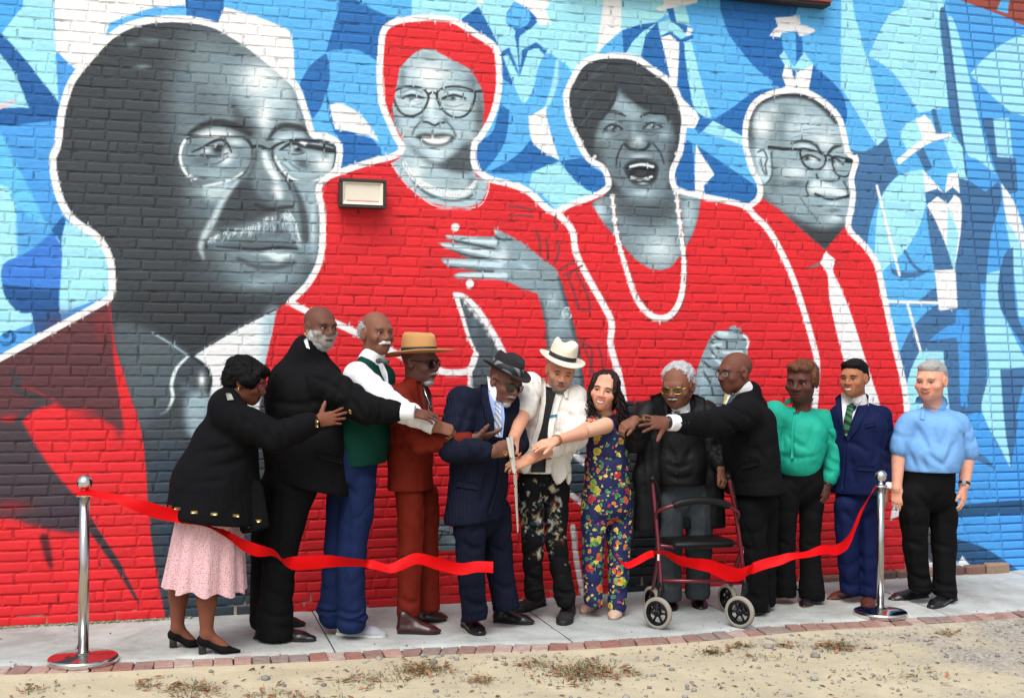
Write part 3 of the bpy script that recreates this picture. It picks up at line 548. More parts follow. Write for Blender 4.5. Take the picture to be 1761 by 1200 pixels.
O1 = [(-170, 710), (-60, 648), (0, 616), (100, 562), (178, 519), (191, 508), (193, 490), (190, 450), (177, 420), (160, 402), (146, 393), (121, 373), (103, 341), (92, 296), (91, 271), (99, 249), (106, 195), (119, 150), (133, 126), (153, 102), (184, 68), (218, 46), (259, 35), (307, 33), (344, 37), (375, 46), (420, 72), (463, 106), (494, 133), (511, 152), (525, 191), (537, 230), (552, 234), (572, 240), (584, 254), (580, 288), (566, 303), (550, 318), (549, 338), (554, 360), (555, 400), (553, 433), (545, 462), (527, 491), (499, 519)]
HEAD = [(190, 520), (196, 505), (198, 490), (195, 450), (182, 420), (165, 400), (126, 370), (108, 341), (97, 296), (96, 272), (104, 249), (111, 195), (124, 150), (138, 128), (157, 105), (187, 72), (220, 50), (260, 40), (307, 38), (343, 42), (373, 51), (417, 77), (460, 110), (490, 137), (506, 154), (520, 193), (532, 232), (552, 239), (571, 245), (579, 255), (575, 287), (562, 300), (545, 314), (544, 338), (549, 360), (550, 400), (548, 432), (540, 460), (522, 489), (495, 517), (476, 534), (468, 573), (455, 630), (460, 800), (452, 900), (440, 1120), (296, 1120), (284, 1060), (266, 968), (257, 900), (252, 820), (248, 770), (240, 727), (227, 690), (199, 600), (192, 550)]
CLIP[0] = full(HEAD); fill([(80, 20), (600, 20), (600, 1080), (80, 1080)], G(.27))
gfill([(330, 60), (430, 90), (520, 180), (540, 300), (545, 460), (480, 510), (400, 500), (360, 420), (330, 300), (300, 180)], .56, 36); gblob(335, 190, 40, 60, .5, .6); gblob(345, 300, 30, 40, .5, .6); gblob(420, 80, 60, 30, .5); gblob(260, 70, 30, 8, .5, .7); gblob(245, 115, 16, 4, .62, .8); gblob(225, 78, 14, 6, .55, .7)
gblob(450, 145, 55, 50, .82); gblob(448, 138, 34, 32, 1, .95); gblob(480, 165, 30, 40, .84, .8, .3); gblob(455, 200, 16, 30, 1, .9); gblob(505, 195, 14, 30, .72); gblob(365, 195, 40, 14, .52); gfill([(395, 165), (420, 200), (445, 225), (425, 240), (405, 215)], .33, 8, .9); gblob(350, 180, 40, 40, .4, .5)
gblob(385, 320, 50, 40, .52, .6); gblob(340, 345, 30, 40, .42, .7)
gstroke([(325, 230), (345, 218), (372, 211), (404, 217), (430, 230)], [5, 10, 12, 14, 8], .2, 7); gstroke([(464, 236), (475, 222), (492, 216), (519, 221), (530, 230)], [5, 9, 9, 9, 5], .24, 5); gfill([(340, 233), (355, 226), (375, 224), (400, 231), (398, 238), (345, 238)], .97, 5); gfill([(470, 240), (485, 231), (512, 229), (528, 236), (505, 240), (480, 246)], .8, 5)
# lenses
gfill([(316, 243), (336, 238), (400, 237), (428, 243), (434, 258), (430, 280), (418, 299), (395, 309), (335, 305), (318, 292), (311, 272)], .58, 5); gblob(405, 245, 16, 6, .95); gblob(345, 275, 20, 10, .42); gblob(390, 275, 16, 9, .95, .9, -.7); gblob(375, 300, 30, 8, .7); gblob(330, 255, 12, 10, .45)
gfill([(470, 255), (484, 247), (512, 241), (547, 245), (575, 253), (575, 276), (568, 299), (552, 304), (526, 309), (502, 304), (484, 288), (474, 272)], .7, 4); gblob(557, 280, 16, 18, 1, .95); gblob(522, 246, 12, 5, 1); gblob(520, 283, 16, 10, .36, .9, .3); gblob(495, 285, 12, 14, .75, .8, .8); gstroke([(488, 272), (505, 286), (516, 293)], 2, .4, 2); gstroke([(484, 280), (500, 295)], 2, .45, 2)
gblob(372, 243, 18, 5, .85); gblob(356, 260, 10, 5, .98); gblob(388, 261, 8, 5, .98); gblob(375, 256, 11, 9, .1, 1); gblob(375, 256, 7, 6, .05, 1); gblob(371, 250, 2.2, 2.6, 1, 1); gstroke([(330, 262), (350, 253), (366, 244), (382, 241), (393, 250), (398, 262)], [2, 4, 5, 5, 4, 2], .16, 2.5); gstroke([(345, 266), (372, 268), (392, 264)], 2.4, .3, 2); gstroke([(352, 283), (372, 282), (392, 270)], 3, .36, 3, .8)
gblob(503, 258, 6, 4, .95); gblob(513, 257, 9, 7, .08, 1); gblob(509, 253, 1.8, 2, 1, 1); gstroke([(482, 258), (498, 248), (512, 248), (526, 255)], [3, 6, 6, 3], .18, 3); gstroke([(496, 264), (512, 266), (526, 262)], 2.2, .3, 2)
gstroke([(530, 252), (555, 256), (580, 262)], 9, .16, 4); gblob(560, 268, 8, 6, .5)
gstroke([(316, 242), (336, 236), (400, 236), (424, 240), (434, 254)], [2, 3, 4, 6, 5], .2, 2); gstroke([(336, 307), (322, 300), (314, 288), (310, 272), (312, 254), (318, 242)], 5, .98, 2.5); gstroke([(434, 256), (432, 278), (420, 299), (400, 309), (370, 316), (346, 322)], [5, 4, 3, 3, 2], .34, 2.5); gstroke([(416, 298), (395, 310), (350, 321)], 4, .9, 3)
gstroke([(433, 252), (449, 252), (462, 258), (470, 254)], 5, .14, 2); gstroke([(469, 254), (484, 246), (510, 240), (547, 244), (578, 252)], [5, 4, 3, 4, 5], .16, 2); gstroke([(577, 254), (577, 276), (570, 300)], 4, .16, 2); gstroke([(570, 301), (553, 307), (528, 314), (502, 307), (484, 290), (473, 270)], [3, 4, 5, 4, 4, 5], .95, 2.5); gstroke([(530, 316), (500, 311), (480, 293), (469, 270), (468, 256)], 3.5, .24, 2.5)
# nose, cheeks, moustache, mouth
gfill([(404, 314), (428, 308), (455, 300), (470, 330), (500, 352), (475, 366), (428, 384), (392, 392), (366, 392), (384, 348)], .3, 7); gfill([(436, 262), (462, 262), (476, 300), (496, 325), (502, 350), (470, 354), (440, 330), (430, 290)], .56, 7, .8); gstroke([(455, 266), (462, 285), (476, 308)], [10, 14, 12], .92, 9); gstroke([(440, 262), (436, 285), (428, 305)], 8, .42, 8); gblob(470, 340, 26, 10, .44); gblob(477, 327, 11, 12, 1, 1); gblob(481, 338, 8, 8, .97); gstroke([(492, 310), (503, 330), (507, 346), (502, 357)], 3.5, .28, 3); gstroke([(440, 352), (460, 360), (482, 358), (500, 356)], 5, .2, 5)
gstroke([(408, 312), (385, 342), (367, 378), (353, 402), (345, 424), (350, 444)], [6, 9, 11, 11, 9, 4], .88, 9, .75); gblob(345, 330, 24, 10, .66); gfill([(350, 326), (398, 312), (386, 336), (360, 345)], .85, 6, .8)
gfill([(506, 318), (545, 316), (548, 400), (540, 450), (524, 440), (520, 380), (512, 350)], .66, 8); gstroke([(503, 316), (514, 340), (522, 372), (526, 410)], [4, 10, 14, 14], .36, 9); gblob(538, 380, 6, 50, .82, .8)
gfill([(362, 409), (384, 403), (395, 395), (428, 388), (453, 375), (475, 368), (496, 363), (506, 374), (512, 400), (515, 418), (510, 428), (500, 416), (480, 410), (440, 412), (390, 414)], .46, 5)
MT = spline([(360, 408), (393, 395), (428, 387), (455, 374), (478, 367), (497, 362), (508, 382), (515, 412)], 12)
for i in range(420):
    t = RNG.random(); q = MT[int(t * (len(MT) - 1))]; s_ = RNG.random() ** 1.3; h_ = np.interp(t, [0, .3, .6, .8, 1], [5, 16, 34, 40, 14]); dx = np.interp(t, [0, .6, 1], [-3, 1, 4]); q = q + V(np.interp(t, [0, .7, 1], [0, 0, -6]) * s_, h_ * s_ + 1)
    gstroke([q, q + V(dx + RNG.normal(), 5 + 4 * RNG.random())], 1.5, np.clip(1.0 - .55 * s_ + .15 * RNG.normal(), .3, 1), 1, .55)
gblob(500, 392, 8, 18, .8, .5); gblob(430, 398, 30, 5, .72, .4)
gfill([(385, 418), (440, 414), (500, 418), (508, 428), (446, 430), (395, 428)], .42, 4); gstroke([(372, 424), (410, 427), (446, 429), (480, 426), (511, 428)], [2, 4, 6, 5, 3], .12, 3); gfill([(418, 434), (450, 434), (466, 432), (495, 434), (506, 441), (490, 444), (483, 450), (474, 449), (455, 439)], .88, 4); gstroke([(410, 445), (440, 458), (475, 460), (505, 452)], 8, .32, 7, .8)
gblob(446, 486, 34, 10, .68); gblob(484, 478, 26, 7, .68); gblob(430, 470, 30, 8, .5); gblob(530, 460, 12, 30, .4); gblob(360, 465, 30, 30, .36, .5); gfill([(240, 500), (480, 505), (500, 520), (400, 565), (330, 605), (250, 565), (200, 540)], .2, 12, .7)
# shirt, collar, tie
gfill([(196, 560), (262, 570), (326, 612), (300, 640), (296, 690), (280, 712), (246, 740), (214, 650)], .4, 6); gstroke([(262, 572), (295, 592), (326, 613)], 3, .72, 2); fill([(331, 613), (345, 602), (410, 563), (475, 531), (468, 573), (455, 640), (440, 740), (360, 700), (362, 650), (350, 628)], G(.97), soft=2); gfill([(455, 545), (480, 530), (470, 600), (450, 660)], .72, 10, .8); gstroke([(333, 610), (410, 564), (474, 532)], 3, .25, 2)
gfill([(326, 614), (350, 628), (362, 650), (358, 674), (330, 690), (298, 684), (296, 660), (305, 634)], .34, 3); gstroke([(323, 613), (304, 633), (295, 660), (297, 684), (287, 706), (276, 712)], [4, 6, 6, 5, 3], .93, 3); gstroke([(330, 613), (353, 630), (363, 652), (357, 676)], 5, .12, 3); gblob(347, 653, 7, 15, .97, 1); gblob(320, 665, 12, 8, .5)
gfill([(322, 680), (358, 678), (370, 720), (350, 760), (318, 740)], .72, 8, .9); gfill([(246, 740), (300, 700), (320, 760), (300, 900), (262, 900)], .32, 12, .9); fill([(246, 770), (420, 770), (420, 1060), (280, 1060)], c8(44, 62, 78), soft=30, alpha=.8)
CLIP[0] = None
stroke([(196, 600), (203, 640), (216, 690), (226, 740), (230, 775)], [2, 10, 20, 24, 20], RD, soft=4, alpha=.95)
out(O1, [11, 12, 13, 12, 11, 11, 11]); 
PAL = ART
def paint_at(X, Z):
    """linear paint colour of the wall at wall coordinates (X, Z)"""
    P = np.stack([X, np.zeros_like(X), Z], -1) - CAM; d = P @ FW
    px = np.clip(CX + FPX * (P @ RT) / d - MX0, 0, MW - 2.001); py = np.clip(CY - FPX * (P @ UP) / d - MY0, 0, MH - 2.001)
    i, j = px.astype(int), py.astype(int); fx, fy = (px - i)[..., None], (py - j)[..., None]
    c = ART[j, i] * (1 - fx) * (1 - fy) + ART[j, i + 1] * fx * (1 - fy) + ART[j + 1, i] * (1 - fx) * fy + ART[j + 1, i + 1] * fx * fy
    return lin(c)
# ------------------------------------------------------------------ brick wall with the mural
CH = 0.0677; WX0 = at(-160, 900, 0)[0]; WX1 = at(1790, 600, 0)[0]
def seam_x(z):
    py = 600
    for _ in range(4):
        t = np.interp(py, [0, 310, 633, 805, 985], [1622, 1664, 1700, 1711, 1728]); py = proj((at(t, py, 0)[0], 0, z))[1]
    return at(t, py, 0)[0]
bricks = []                                      # x0, x1, z0, z1, newer
ncourse = 74
for r in range(ncourse):
    z0 = -0.075 + r * CH; sx = seam_x(z0 + CH / 2)
    x = WX0 - RNG.random() * .2; hdr = (r % 7 == 3); x = WX0 + (0.0 if r % 2 else -0.106) - .05
    while x < WX1:
        newer = x >= sx - 1e-6
        L = (0.108 if hdr and not newer else 0.213) * (1 + (RNG.random() - .5) * (.10 if not newer else .02))
        if not newer and RNG.random() < .06: L *= .52
        x1 = x + L
        if not newer and x1 > sx - .05: x1 = sx
        bricks.append((x, x1, z0, z0 + CH, newer)); x = x1
        if not newer and abs(x - sx) < 1e-9: pass
bricks = np.array(bricks, float); NB = len(bricks)
def _tpl(u, v): n, m = len(u), len(v); return u, v, np.array([(j * n + i, j * n + i + 1, (j + 1) * n + i + 1, (j + 1) * n + i) for j in range(m - 1) for i in range(n - 1)], np.int32)
FINE = _tpl(np.array([0, .018, .05] + list(np.linspace(.05, .95, 27)[1:-1]) + [.95, .982, 1.0]), np.array([0, .06, .14, .25, .36, .47, .58, .69, .8, .88, .94, 1.0])); COARSE = _tpl(np.array([0, .018, .055, .2, .4, .6, .8, .945, .982, 1.0]), np.array([0, .06, .17, .4, .6, .83, .94, 1.0]))
def tpl_for(b):
    X, Z = np.meshgrid(np.linspace(b[0], b[1], 12), np.linspace(b[2], b[3], 5)); return FINE if paint_at(X, Z).reshape(-1, 3).std(0).max() > .012 else COARSE
def brick_patch(b, T):
    x0, x1, z0, z1, newer = b; us, vs_ = T[:2]
    g = (0.0036 if not newer else 0.0045) ; rg = lambda s: (RNG.random() - .5) * s
    irr = 0.006 if not newer else .001
    cx = np.array([[x0 + g + rg(irr), x1 - g + rg(irr)], [x0 + g + rg(irr), x1 - g + rg(irr)]]); cz = np.array([[z0 + g + rg(irr), z0 + g + rg(irr)], [z1 - g + rg(irr), z1 - g + rg(irr)]])
    U, Vv = np.meshgrid(us, vs_)
    bil = lambda c: c[0, 0] * (1 - U) * (1 - Vv) + c[0, 1] * U * (1 - Vv) + c[1, 0] * (1 - U) * Vv + c[1, 1] * U * Vv
    X, Z = bil(cx), bil(cz)
    eu = np.minimum(U, 1 - U) * (x1 - x0); ev = np.minimum(Vv, 1 - Vv) * (z1 - z0); e = np.minimum(eu, ev)
    ring = (U == 0) | (U == 1) | (Vv == 0) | (Vv == 1)
    off = rg(np.interp(z0, [0, .8, 1.6], [.0055, .0035, .0010]) if not newer else .002); tlx, tlz = rg(np.interp(z0, [.8, 1.6], [.004, .0016]) if not newer else .001), rg(np.interp(z0, [.8, 1.6], [.0025, .001]) if not newer else .001)
    Y = -(off + tlx * (U - .5) + tlz * (Vv - .5)) + np.interp(z0, [0, .8, 1.6], [.0036, .0026, .0009]) * np.exp(-e / 0.0045)
    nz = vnoise(np.stack([X, Z * 1.4, X * 0], -1), 55, 1) * .0011 + vnoise(np.stack([X, Z, X * 0], -1), 140, 2) * .0006
    if not newer: Y = Y - nz; Z = Z + np.where(ring | (ev < .006), vnoise(np.stack([X, Z * 0, X * 0 + z0], -1), 60, 3) * .0016, 0)
    Y = np.where(ring, 0.012, Y)
    return np.stack([X, Y, Z], -1).reshape(-1, 3)
def brick_col(P, b):
    c = paint_at(P[:, 0], P[:, 2]); t = 1 + (RNG.random() - .5) * .15
    w_ = V(1, 1, 1) + V(.5, 0, -.5) * (RNG.random() - .5) * .14
    c = c * t * w_
    return np.clip(c, 0, .86)
TP = [tpl_for(b) for b in bricks]; allP = [brick_patch(b, t_) for b, t_ in zip(bricks, TP)]
cen = np.stack([(bricks[:, 0] + bricks[:, 1]) / 2, np.zeros(NB), (bricks[:, 2] + bricks[:, 3]) / 2], -1)
pc = np.array([proj(c) for c in cen]); sc = np.array([ppm(c) for c in cen])
area = (bricks[:, 1] - bricks[:, 0]) * sc ** 2
hid = (pc[:, 0] > 280) & (pc[:, 0] < 1700) & (pc[:, 1] > 640); vis = (pc[:, 0] > 14) & (pc[:, 0] < 1750) & (pc[:, 1] > 8) & (pc[:, 1] < 1040) & ~hid
order = np.argsort(-(area * vis)); single = set(order[:300].tolist())
wallm = mat('painted_brick', (1, 1, 1, 1), rough=.62, attr='Paint', noise=.07, nscale=26, bump=.35, bscale=120, spec=.35)
wall = empty('brick_wall', (0, 0, 0), 'tall brick building wall covered by a red, grey and blue mural of four large portraits', 'wall')
for i in sorted(single):
    me = mesh('brick', allP[i], TP[i][2], True, brick_col(allP[i], bricks[i])); link('brick', me, wallm, wall)
rest = [i for i in range(NB) if i not in single]
Pv = np.concatenate([allP[i] for i in rest]); Cv = np.concatenate([brick_col(allP[i], bricks[i]) for i in rest])
_o = np.concatenate([[0], np.cumsum([len(allP[i]) for i in rest])]); Fq = np.concatenate([TP[i][2] + _o[k] for k, i in enumerate(rest)])
link('brickwork', mesh('brickwork', Pv, Fq, True, Cv), wallm, wall, kind='stuff')
# mortar: joints a few millimetres behind the faces, mostly painted over, bare and pale low on the left
mv, mf, n = [], [], 0
xs = np.arange(WX0 - .1, WX1 + .02, .013)
for r in range(ncourse + 1):
    z = -0.075 + r * CH
    for zz in (z - .0095, z + .0095): mv.append(np.stack([xs, np.interp(z, [0, .6, 1.4, 2.6], [.0075, .0066, .0024, .0008]) + .0030 * np.clip(vnoise(np.stack([xs, xs * 0 + z * 40, xs * 0], -1), 9, 5) + .15, 0, 1) + .0012 * vnoise(np.stack([xs, xs * 0 + z, xs * 0], -1), 70, 5), np.full_like(xs, zz)], -1))
    k = len(xs); a = np.arange(k - 1); mf.append(np.stack([n + a, n + a + 1, n + k + a + 1, n + k + a], -1)); n += 2 * k
for b in bricks:
    x = b[0]; q = np.array([(x - .009, .0024, b[2]), (x + .009, .0024, b[2]), (x + .009, .0024, b[2] + CH / 2), (x - .009, .0024, b[2] + CH / 2), (x + .009, .0024, b[3]), (x - .009, .0024, b[3])])
    mv.append(q); mf.append(np.array([(n, n + 1, n + 2, n + 3), (n + 3, n + 2, n + 4, n + 5)])); n += 6
mv = np.concatenate(mv); mf = np.concatenate(mf); mc = paint_at(mv[:, 0], mv[:, 2])
sxz = np.interp(mv[:, 2], [0, 2, 4.5], [seam_x(0), seam_x(2), seam_x(4.5)])
mc = np.where((mv[:, 0] > sxz)[:, None], mc * V(.5, .58, .68), mc * .93)
dash = np.clip((vnoise(mv * V(1, 0, 60), 14, 8) + .5 * vnoise(mv * V(1, 0, 90), 37, 9) - .32) * 3, 0, 1) * (mv[:, 0] < sxz); mc = mc * (1 - .62 * dash[:, None])
nb_ = vnoise(mv * V(1, 0, 1), 9, 4) * .6 + vnoise(mv * V(1, 0, 1), 31, 6) * .6
low = np.clip((.62 - mv[:, 2]) / .3, 0, 1) * np.clip((-1.2 - mv[:, 0]) / 1.0 + .15, 0, 1) + np.clip((.10 - mv[:, 2]) / .05, 0, .5)
bare = np.clip((nb_ + low * 1.3 - .75) * 4, 0, 1) * (low > .02)
mc = mc * (1 - bare[:, None]) + lin(V(172, 160, 142) / 255) * bare[:, None]
link('mortar', mesh('mortar', mv, mf, True, np.clip(mc, 0, .8)), wallm, wall)
zt = -0.075 + ncourse * CH
bv, bf = box(((WX0 + WX1) / 2, .16, (zt - .3) / 2), (WX1 - WX0 + .2, .28, zt + .3)); link('wall_core', mesh('wall_core', bv, bf, False), mat('core_brick', rgb(120, 60, 52), .9), wall)
cv, cf = box(((WX0 + WX1) / 2, .12, zt + .05), (WX1 - WX0 + .3, .42, .1), bev=.01); link('coping', mesh('coping', cv, cf, False), mat('coping_stone', rgb(150, 146, 140), .8, bump=.3), wall)
# red-brown metal fascia at the top
fa, fb = at(1150, -14, -.02), at(1423, 12, -.02)
fx0, fz = at(960, 0, 0)[0], at(1423, 13, 0)[2]
fas = empty('fascia_board', (fx0, 0, fz), 'red-brown metal fascia box fixed to the top of the painted wall', 'fascia')
fxr = at(1423, 10, -.05)[0]
bv, bf = box((0, 0, 0), (fxr - fx0, .11, .62), bev=.006); bv += V((fxr - fx0) / 2, -.06, .31)
link('panel', mesh('panel', bv, bf, False), mat('fascia_red', rgb(150, 70, 56), .55, noise=.05), fas)
bv, bf = box(((fxr - fx0) / 2, -.055, -.012), (fxr - fx0 - .01, .1, .02), bev=.003); link('shadow_strip', mesh('shadow_strip', bv, bf, False), mat('shadow_strip_dark', rgb(40, 26, 24), .6), fas)  # dark-coloured strip added as the shadow line under the fascia
# crumbling footing course on the right
foot = empty('footing', (at(1600, 990, 0)[0], 0, 0), 'crumbling bare brick footing at the foot of the blue wall end', 'footing')
fm = [mat('foot%d' % i, c, .95, noise=.2, nscale=40, bump=.8, bscale=70) for i, c in enumerate((rgb(128, 96, 84), rgb(146, 122, 104), rgb(104, 80, 74)))]
fx = at(1405, 1000, 0)[0] - foot.location.x
for i in range(16):
    L = .17 + RNG.random() * .08; h = .05 + RNG.random() * .03 + .004 * i
    v, f = box((fx + L / 2, -.03 - RNG.random() * .015, h / 2), (L - .012, .07, h), bev=.012); v = v + vnoise(v, 22, i)[:, None] * .006
    if proj((fx + L + foot.location.x, -.05, 0))[0] < 1738: link('brick', mesh('brick', v, f, False), fm[i % 3], foot)
    fx += L
# ------------------------------------------------------------------ ground
EDGE = np.array([gnd(*p) for p in ((-150, 1152), (0, 1144), (180, 1139), (360, 1130), (560, 1121), (760, 1111), (960, 1104), (1160, 1092), (1360, 1073), (1560, 1062), (1761, 1049), (1900, 1040))])   # inner edge of the brick border
ey = lambda x: np.interp(x, EDGE[:, 0], EDGE[:, 1])
def walk_z(x, y):
    t = np.clip((y - ey(x)) / (0 - ey(x)), 0, 1)
    l = np.clip((-1.55 - x) / 1.5, 0, 1) * .075; r = np.clip((x - 2.2) / 2.0, 0, 1) * .03
    return t * (l + r)
slabm = [mat('concrete%d' % i, c, .9, noise=.17, nscale=3.5, bump=.35, bscale=90, spec=.2) for i, c in enumerate((rgb(180, 185, 183), rgb(173, 179, 177), rgb(184, 188, 185)))]
for m_ in slabm:
    t = m_.node_tree; b_ = t.nodes['Principled BSDF']; old = b_.inputs['Base Color'].links[0].from_socket; tc = t.nodes.new('ShaderNodeTexCoord'); n1 = t.nodes.new('ShaderNodeTexNoise'); n1.inputs['Scale'].default_value = 1.7; n1.inputs['Detail'].default_value = 9; n1.inputs['Roughness'].default_value = .72; n1.inputs['Distortion'].default_value = .6; rp = t.nodes.new('ShaderNodeValToRGB'); rp.color_ramp.elements[0].position = .36; rp.color_ramp.elements[0].color = (.62, .6, .56, 1); rp.color_ramp.elements[1].position = .56; mx = t.nodes.new('ShaderNodeMix'); mx.data_type = 'RGBA'; mx.blend_type = 'MULTIPLY'; mx.inputs[0].default_value = .8
    n2 = t.nodes.new('ShaderNodeTexNoise'); n2.inputs['Scale'].default_value = 150; n2.inputs['Detail'].default_value = 2; r2 = t.nodes.new('ShaderNodeValToRGB'); r2.color_ramp.elements[0].position = .3; r2.color_ramp.elements[0].color = (.7, .68, .65, 1); r2.color_ramp.elements[1].position = .5; mx2 = t.nodes.new('ShaderNodeMix'); mx2.data_type = 'RGBA'; mx2.blend_type = 'MULTIPLY'; mx2.inputs[0].default_value = 1
    for a_, b2 in ((tc.outputs['Object'], n1.inputs['Vector']), (tc.outputs['Object'], n2.inputs['Vector']), (n1.outputs['Fac'], rp.inputs[0]), (n2.outputs['Fac'], r2.inputs[0]), (old, mx.inputs[6]), (rp.outputs[0], mx.inputs[7]), (mx.outputs[2], mx2.inputs[6]), (r2.outputs[0], mx2.inputs[7]), (mx2.outputs[2], b_.inputs['Base Color'])): t.links.new(a_, b2)
jx = [-6.4, -5.0] + [gnd(*p)[0] for p in ((140, 1090), (557, 1085), (942, 1072), (1265, 1062))]
while jx[-1] < 7: jx.append(jx[-1] + 1.42)
walk = empty('sidewalk', (0, 0, 0), kind='structure')
for i in range(len(jx) - 1):
    a, b = jx[i] + .004, jx[i + 1] - .004; nx, ny = 26, 14; X = np.linspace(a, b, nx); vv = []
    for j in range(ny):
        t = j / (ny - 1); Y = ey(X) * (1 - t) + .01 * t; Z = walk_z(X, Y) + .0012 * vnoise(np.stack([X, Y, Y * 0], -1), 8, i)
        if j == 0: Z = Z - .003
        Z[0] -= .004; Z[-1] -= .004; vv.append(np.stack([X, Y, Z], -1))
    low_ = [np.stack([X, ey(X), X * 0 - .1], -1)]
    P = np.concatenate(vv + low_); F = [(j * nx + k, j * nx + k + 1, (j + 1) * nx + k + 1, (j + 1) * nx + k) for j in range(ny - 1) for k in range(nx - 1)]
    F += [(ny * nx + k, ny * nx + k + 1, k + 1, k) for k in range(nx - 1)]
    link('slab', mesh('slab', P, F, True), slabm[i % 3], walk)
P = []; xs = np.linspace(-7, 7.5, 80)
for x in xs: P += [(x, ey(x) - .02, -.014), (x, .0, walk_z(x, 0) - .014)]
link('joint_bed', mesh('joint_bed', P, [(2 * k, 2 * k + 2, 2 * k + 3, 2 * k + 1) for k in range(79)], True), mat('joint', rgb(70, 68, 62), 1.0), walk)
# brick border
brd = empty('brick_border', (0, 0, 0), kind='structure')
bm = [mat('paver%d' % i, c, .95, noise=.3, nscale=18, bump=.9, bscale=70, spec=.2) for i, c in enumerate((rgb(150, 118, 108), rgb(140, 112, 104), rgb(166, 136, 125), rgb(140, 124, 117), rgb(172, 152, 142), rgb(146, 104, 94)))]
x = -5.4; k = 0
while x < 6.6:
    wd = .098 + RNG.random() * .016; dp = .155 + RNG.random() * .02; sl_ = (ey(x + .1) - ey(x)) / .1; c_, s_ = math.cos(math.atan(sl_)), math.sin(math.atan(sl_))
    if x > 1.2: sk = .25
    else: sk = (RNG.random() - .5) * .06
    v, f = box((0, 0, 0), (wd - .004, dp, .06), bev=.005); v[:, 0] += v[:, 1] * sk; v += vnoise(v, 30, k)[:, None] * .005
    R = np.array([[c_, -s_, 0], [s_, c_, 0], [0, 0, 1]]); v = v @ R.T + V(x + wd / 2, ey(x + wd / 2) - dp / 2 - .004, -.034 + RNG.random() * .007)
    link('brick', mesh('brick', v, f, False), bm[int(RNG.integers(6))], brd); x += wd; k += 1
# sandy lot
gx = np.concatenate([[-60, -25, -12, -8], np.arange(-5.2, 6.9, .035), [8, 12, 25, 60]]); gy0 = np.concatenate([np.linspace(0, 1.9, 60), [2.4, 3.2, 4.5, 7, 14, 40]])
GX = np.repeat(gx[None], len(gy0), 0); GY = np.clip(ey(GX), -3, 0) - .172 - gy0[:, None]
GZ = -.018 + .012 * vnoise(np.stack([GX, GY, GX * 0], -1), 2.2, 1) + .006 * vnoise(np.stack([GX, GY, GX * 0], -1), 9, 2) + .003 * vnoise(np.stack([GX, GY, GX * 0], -1), 31, 3)
GZ[0] = -.006; GZ[1] = -.008
gnx = len(gx); F = np.array([(j * gnx + i, (j + 1) * gnx + i, (j + 1) * gnx + i + 1, j * gnx + i + 1) for j in range(len(gy0) - 1) for i in range(gnx - 1)], np.int32)
gm = mat('sandy_soil', rgb(184, 173, 146), .97, noise=.16, nscale=3.2, bump=.9, bscale=55, spec=.2)
t = gm.node_tree; b_ = t.nodes['Principled BSDF']; old = b_.inputs['Base Color'].links[0].from_socket; tc = t.nodes.new('ShaderNodeTexCoord')
n1 = t.nodes.new('ShaderNodeTexNoise'); n1.inputs['Scale'].default_value = 1.1; n1.inputs['Detail'].default_value = 8; n1.inputs['Roughness'].default_value = .7; t.links.new(tc.outputs['Object'], n1.inputs['Vector'])
sx_ = t.nodes.new('ShaderNodeSeparateXYZ'); t.links.new(tc.outputs['Object'], sx_.inputs[0])
mr = t.nodes.new('ShaderNodeMapRange'); mr.inputs[1].default_value = 1.2; mr.inputs[2].default_value = 6.0; mr.inputs[3].default_value = -.30; mr.inputs[4].default_value = .18; t.links.new(sx_.outputs[0], mr.inputs[0])
ad = t.nodes.new('ShaderNodeMath'); ad.operation = 'ADD'; t.links.new(n1.outputs['Fac'], ad.inputs[0]); t.links.new(mr.outputs[0], ad.inputs[1])
rp = t.nodes.new('ShaderNodeValToRGB'); rp.color_ramp.elements[0].position = .42; rp.color_ramp.elements[1].position = .62; t.links.new(ad.outputs[0], rp.inputs[0])
n2 = t.nodes.new('ShaderNodeTexVoronoi'); n2.inputs['Scale'].default_value = 60; t.links.new(tc.outputs['Object'], n2.inputs['Vector'])
mg = t.nodes.new('ShaderNodeMix'); mg.data_type = 'RGBA'; mg.inputs[6].default_value = rgb(122, 116, 106); mg.inputs[7].default_value = rgb(184, 177, 164); t.links.new(n2.outputs['Color'], mg.inputs[0])
mx = t.nodes.new('ShaderNodeMix'); mx.data_type = 'RGBA'; t.links.new(rp.outputs[0], mx.inputs[0]); t.links.new(old, mx.inputs[6]); t.links.new(mg.outputs[2], mx.inputs[7]); t.links.new(mx.outputs[2], b_.inputs['Base Color'])
link('ground', mesh('ground', np.stack([GX, GY, GZ], -1).reshape(-1, 3), F, True), gm, kind='structure')
def gz(x, y): p = V(x, y, 0); return float(-.018 + .012 * vnoise(p, 2.2, 1) + .006 * vnoise(p, 9, 2) + .003 * vnoise(p, 31, 3))
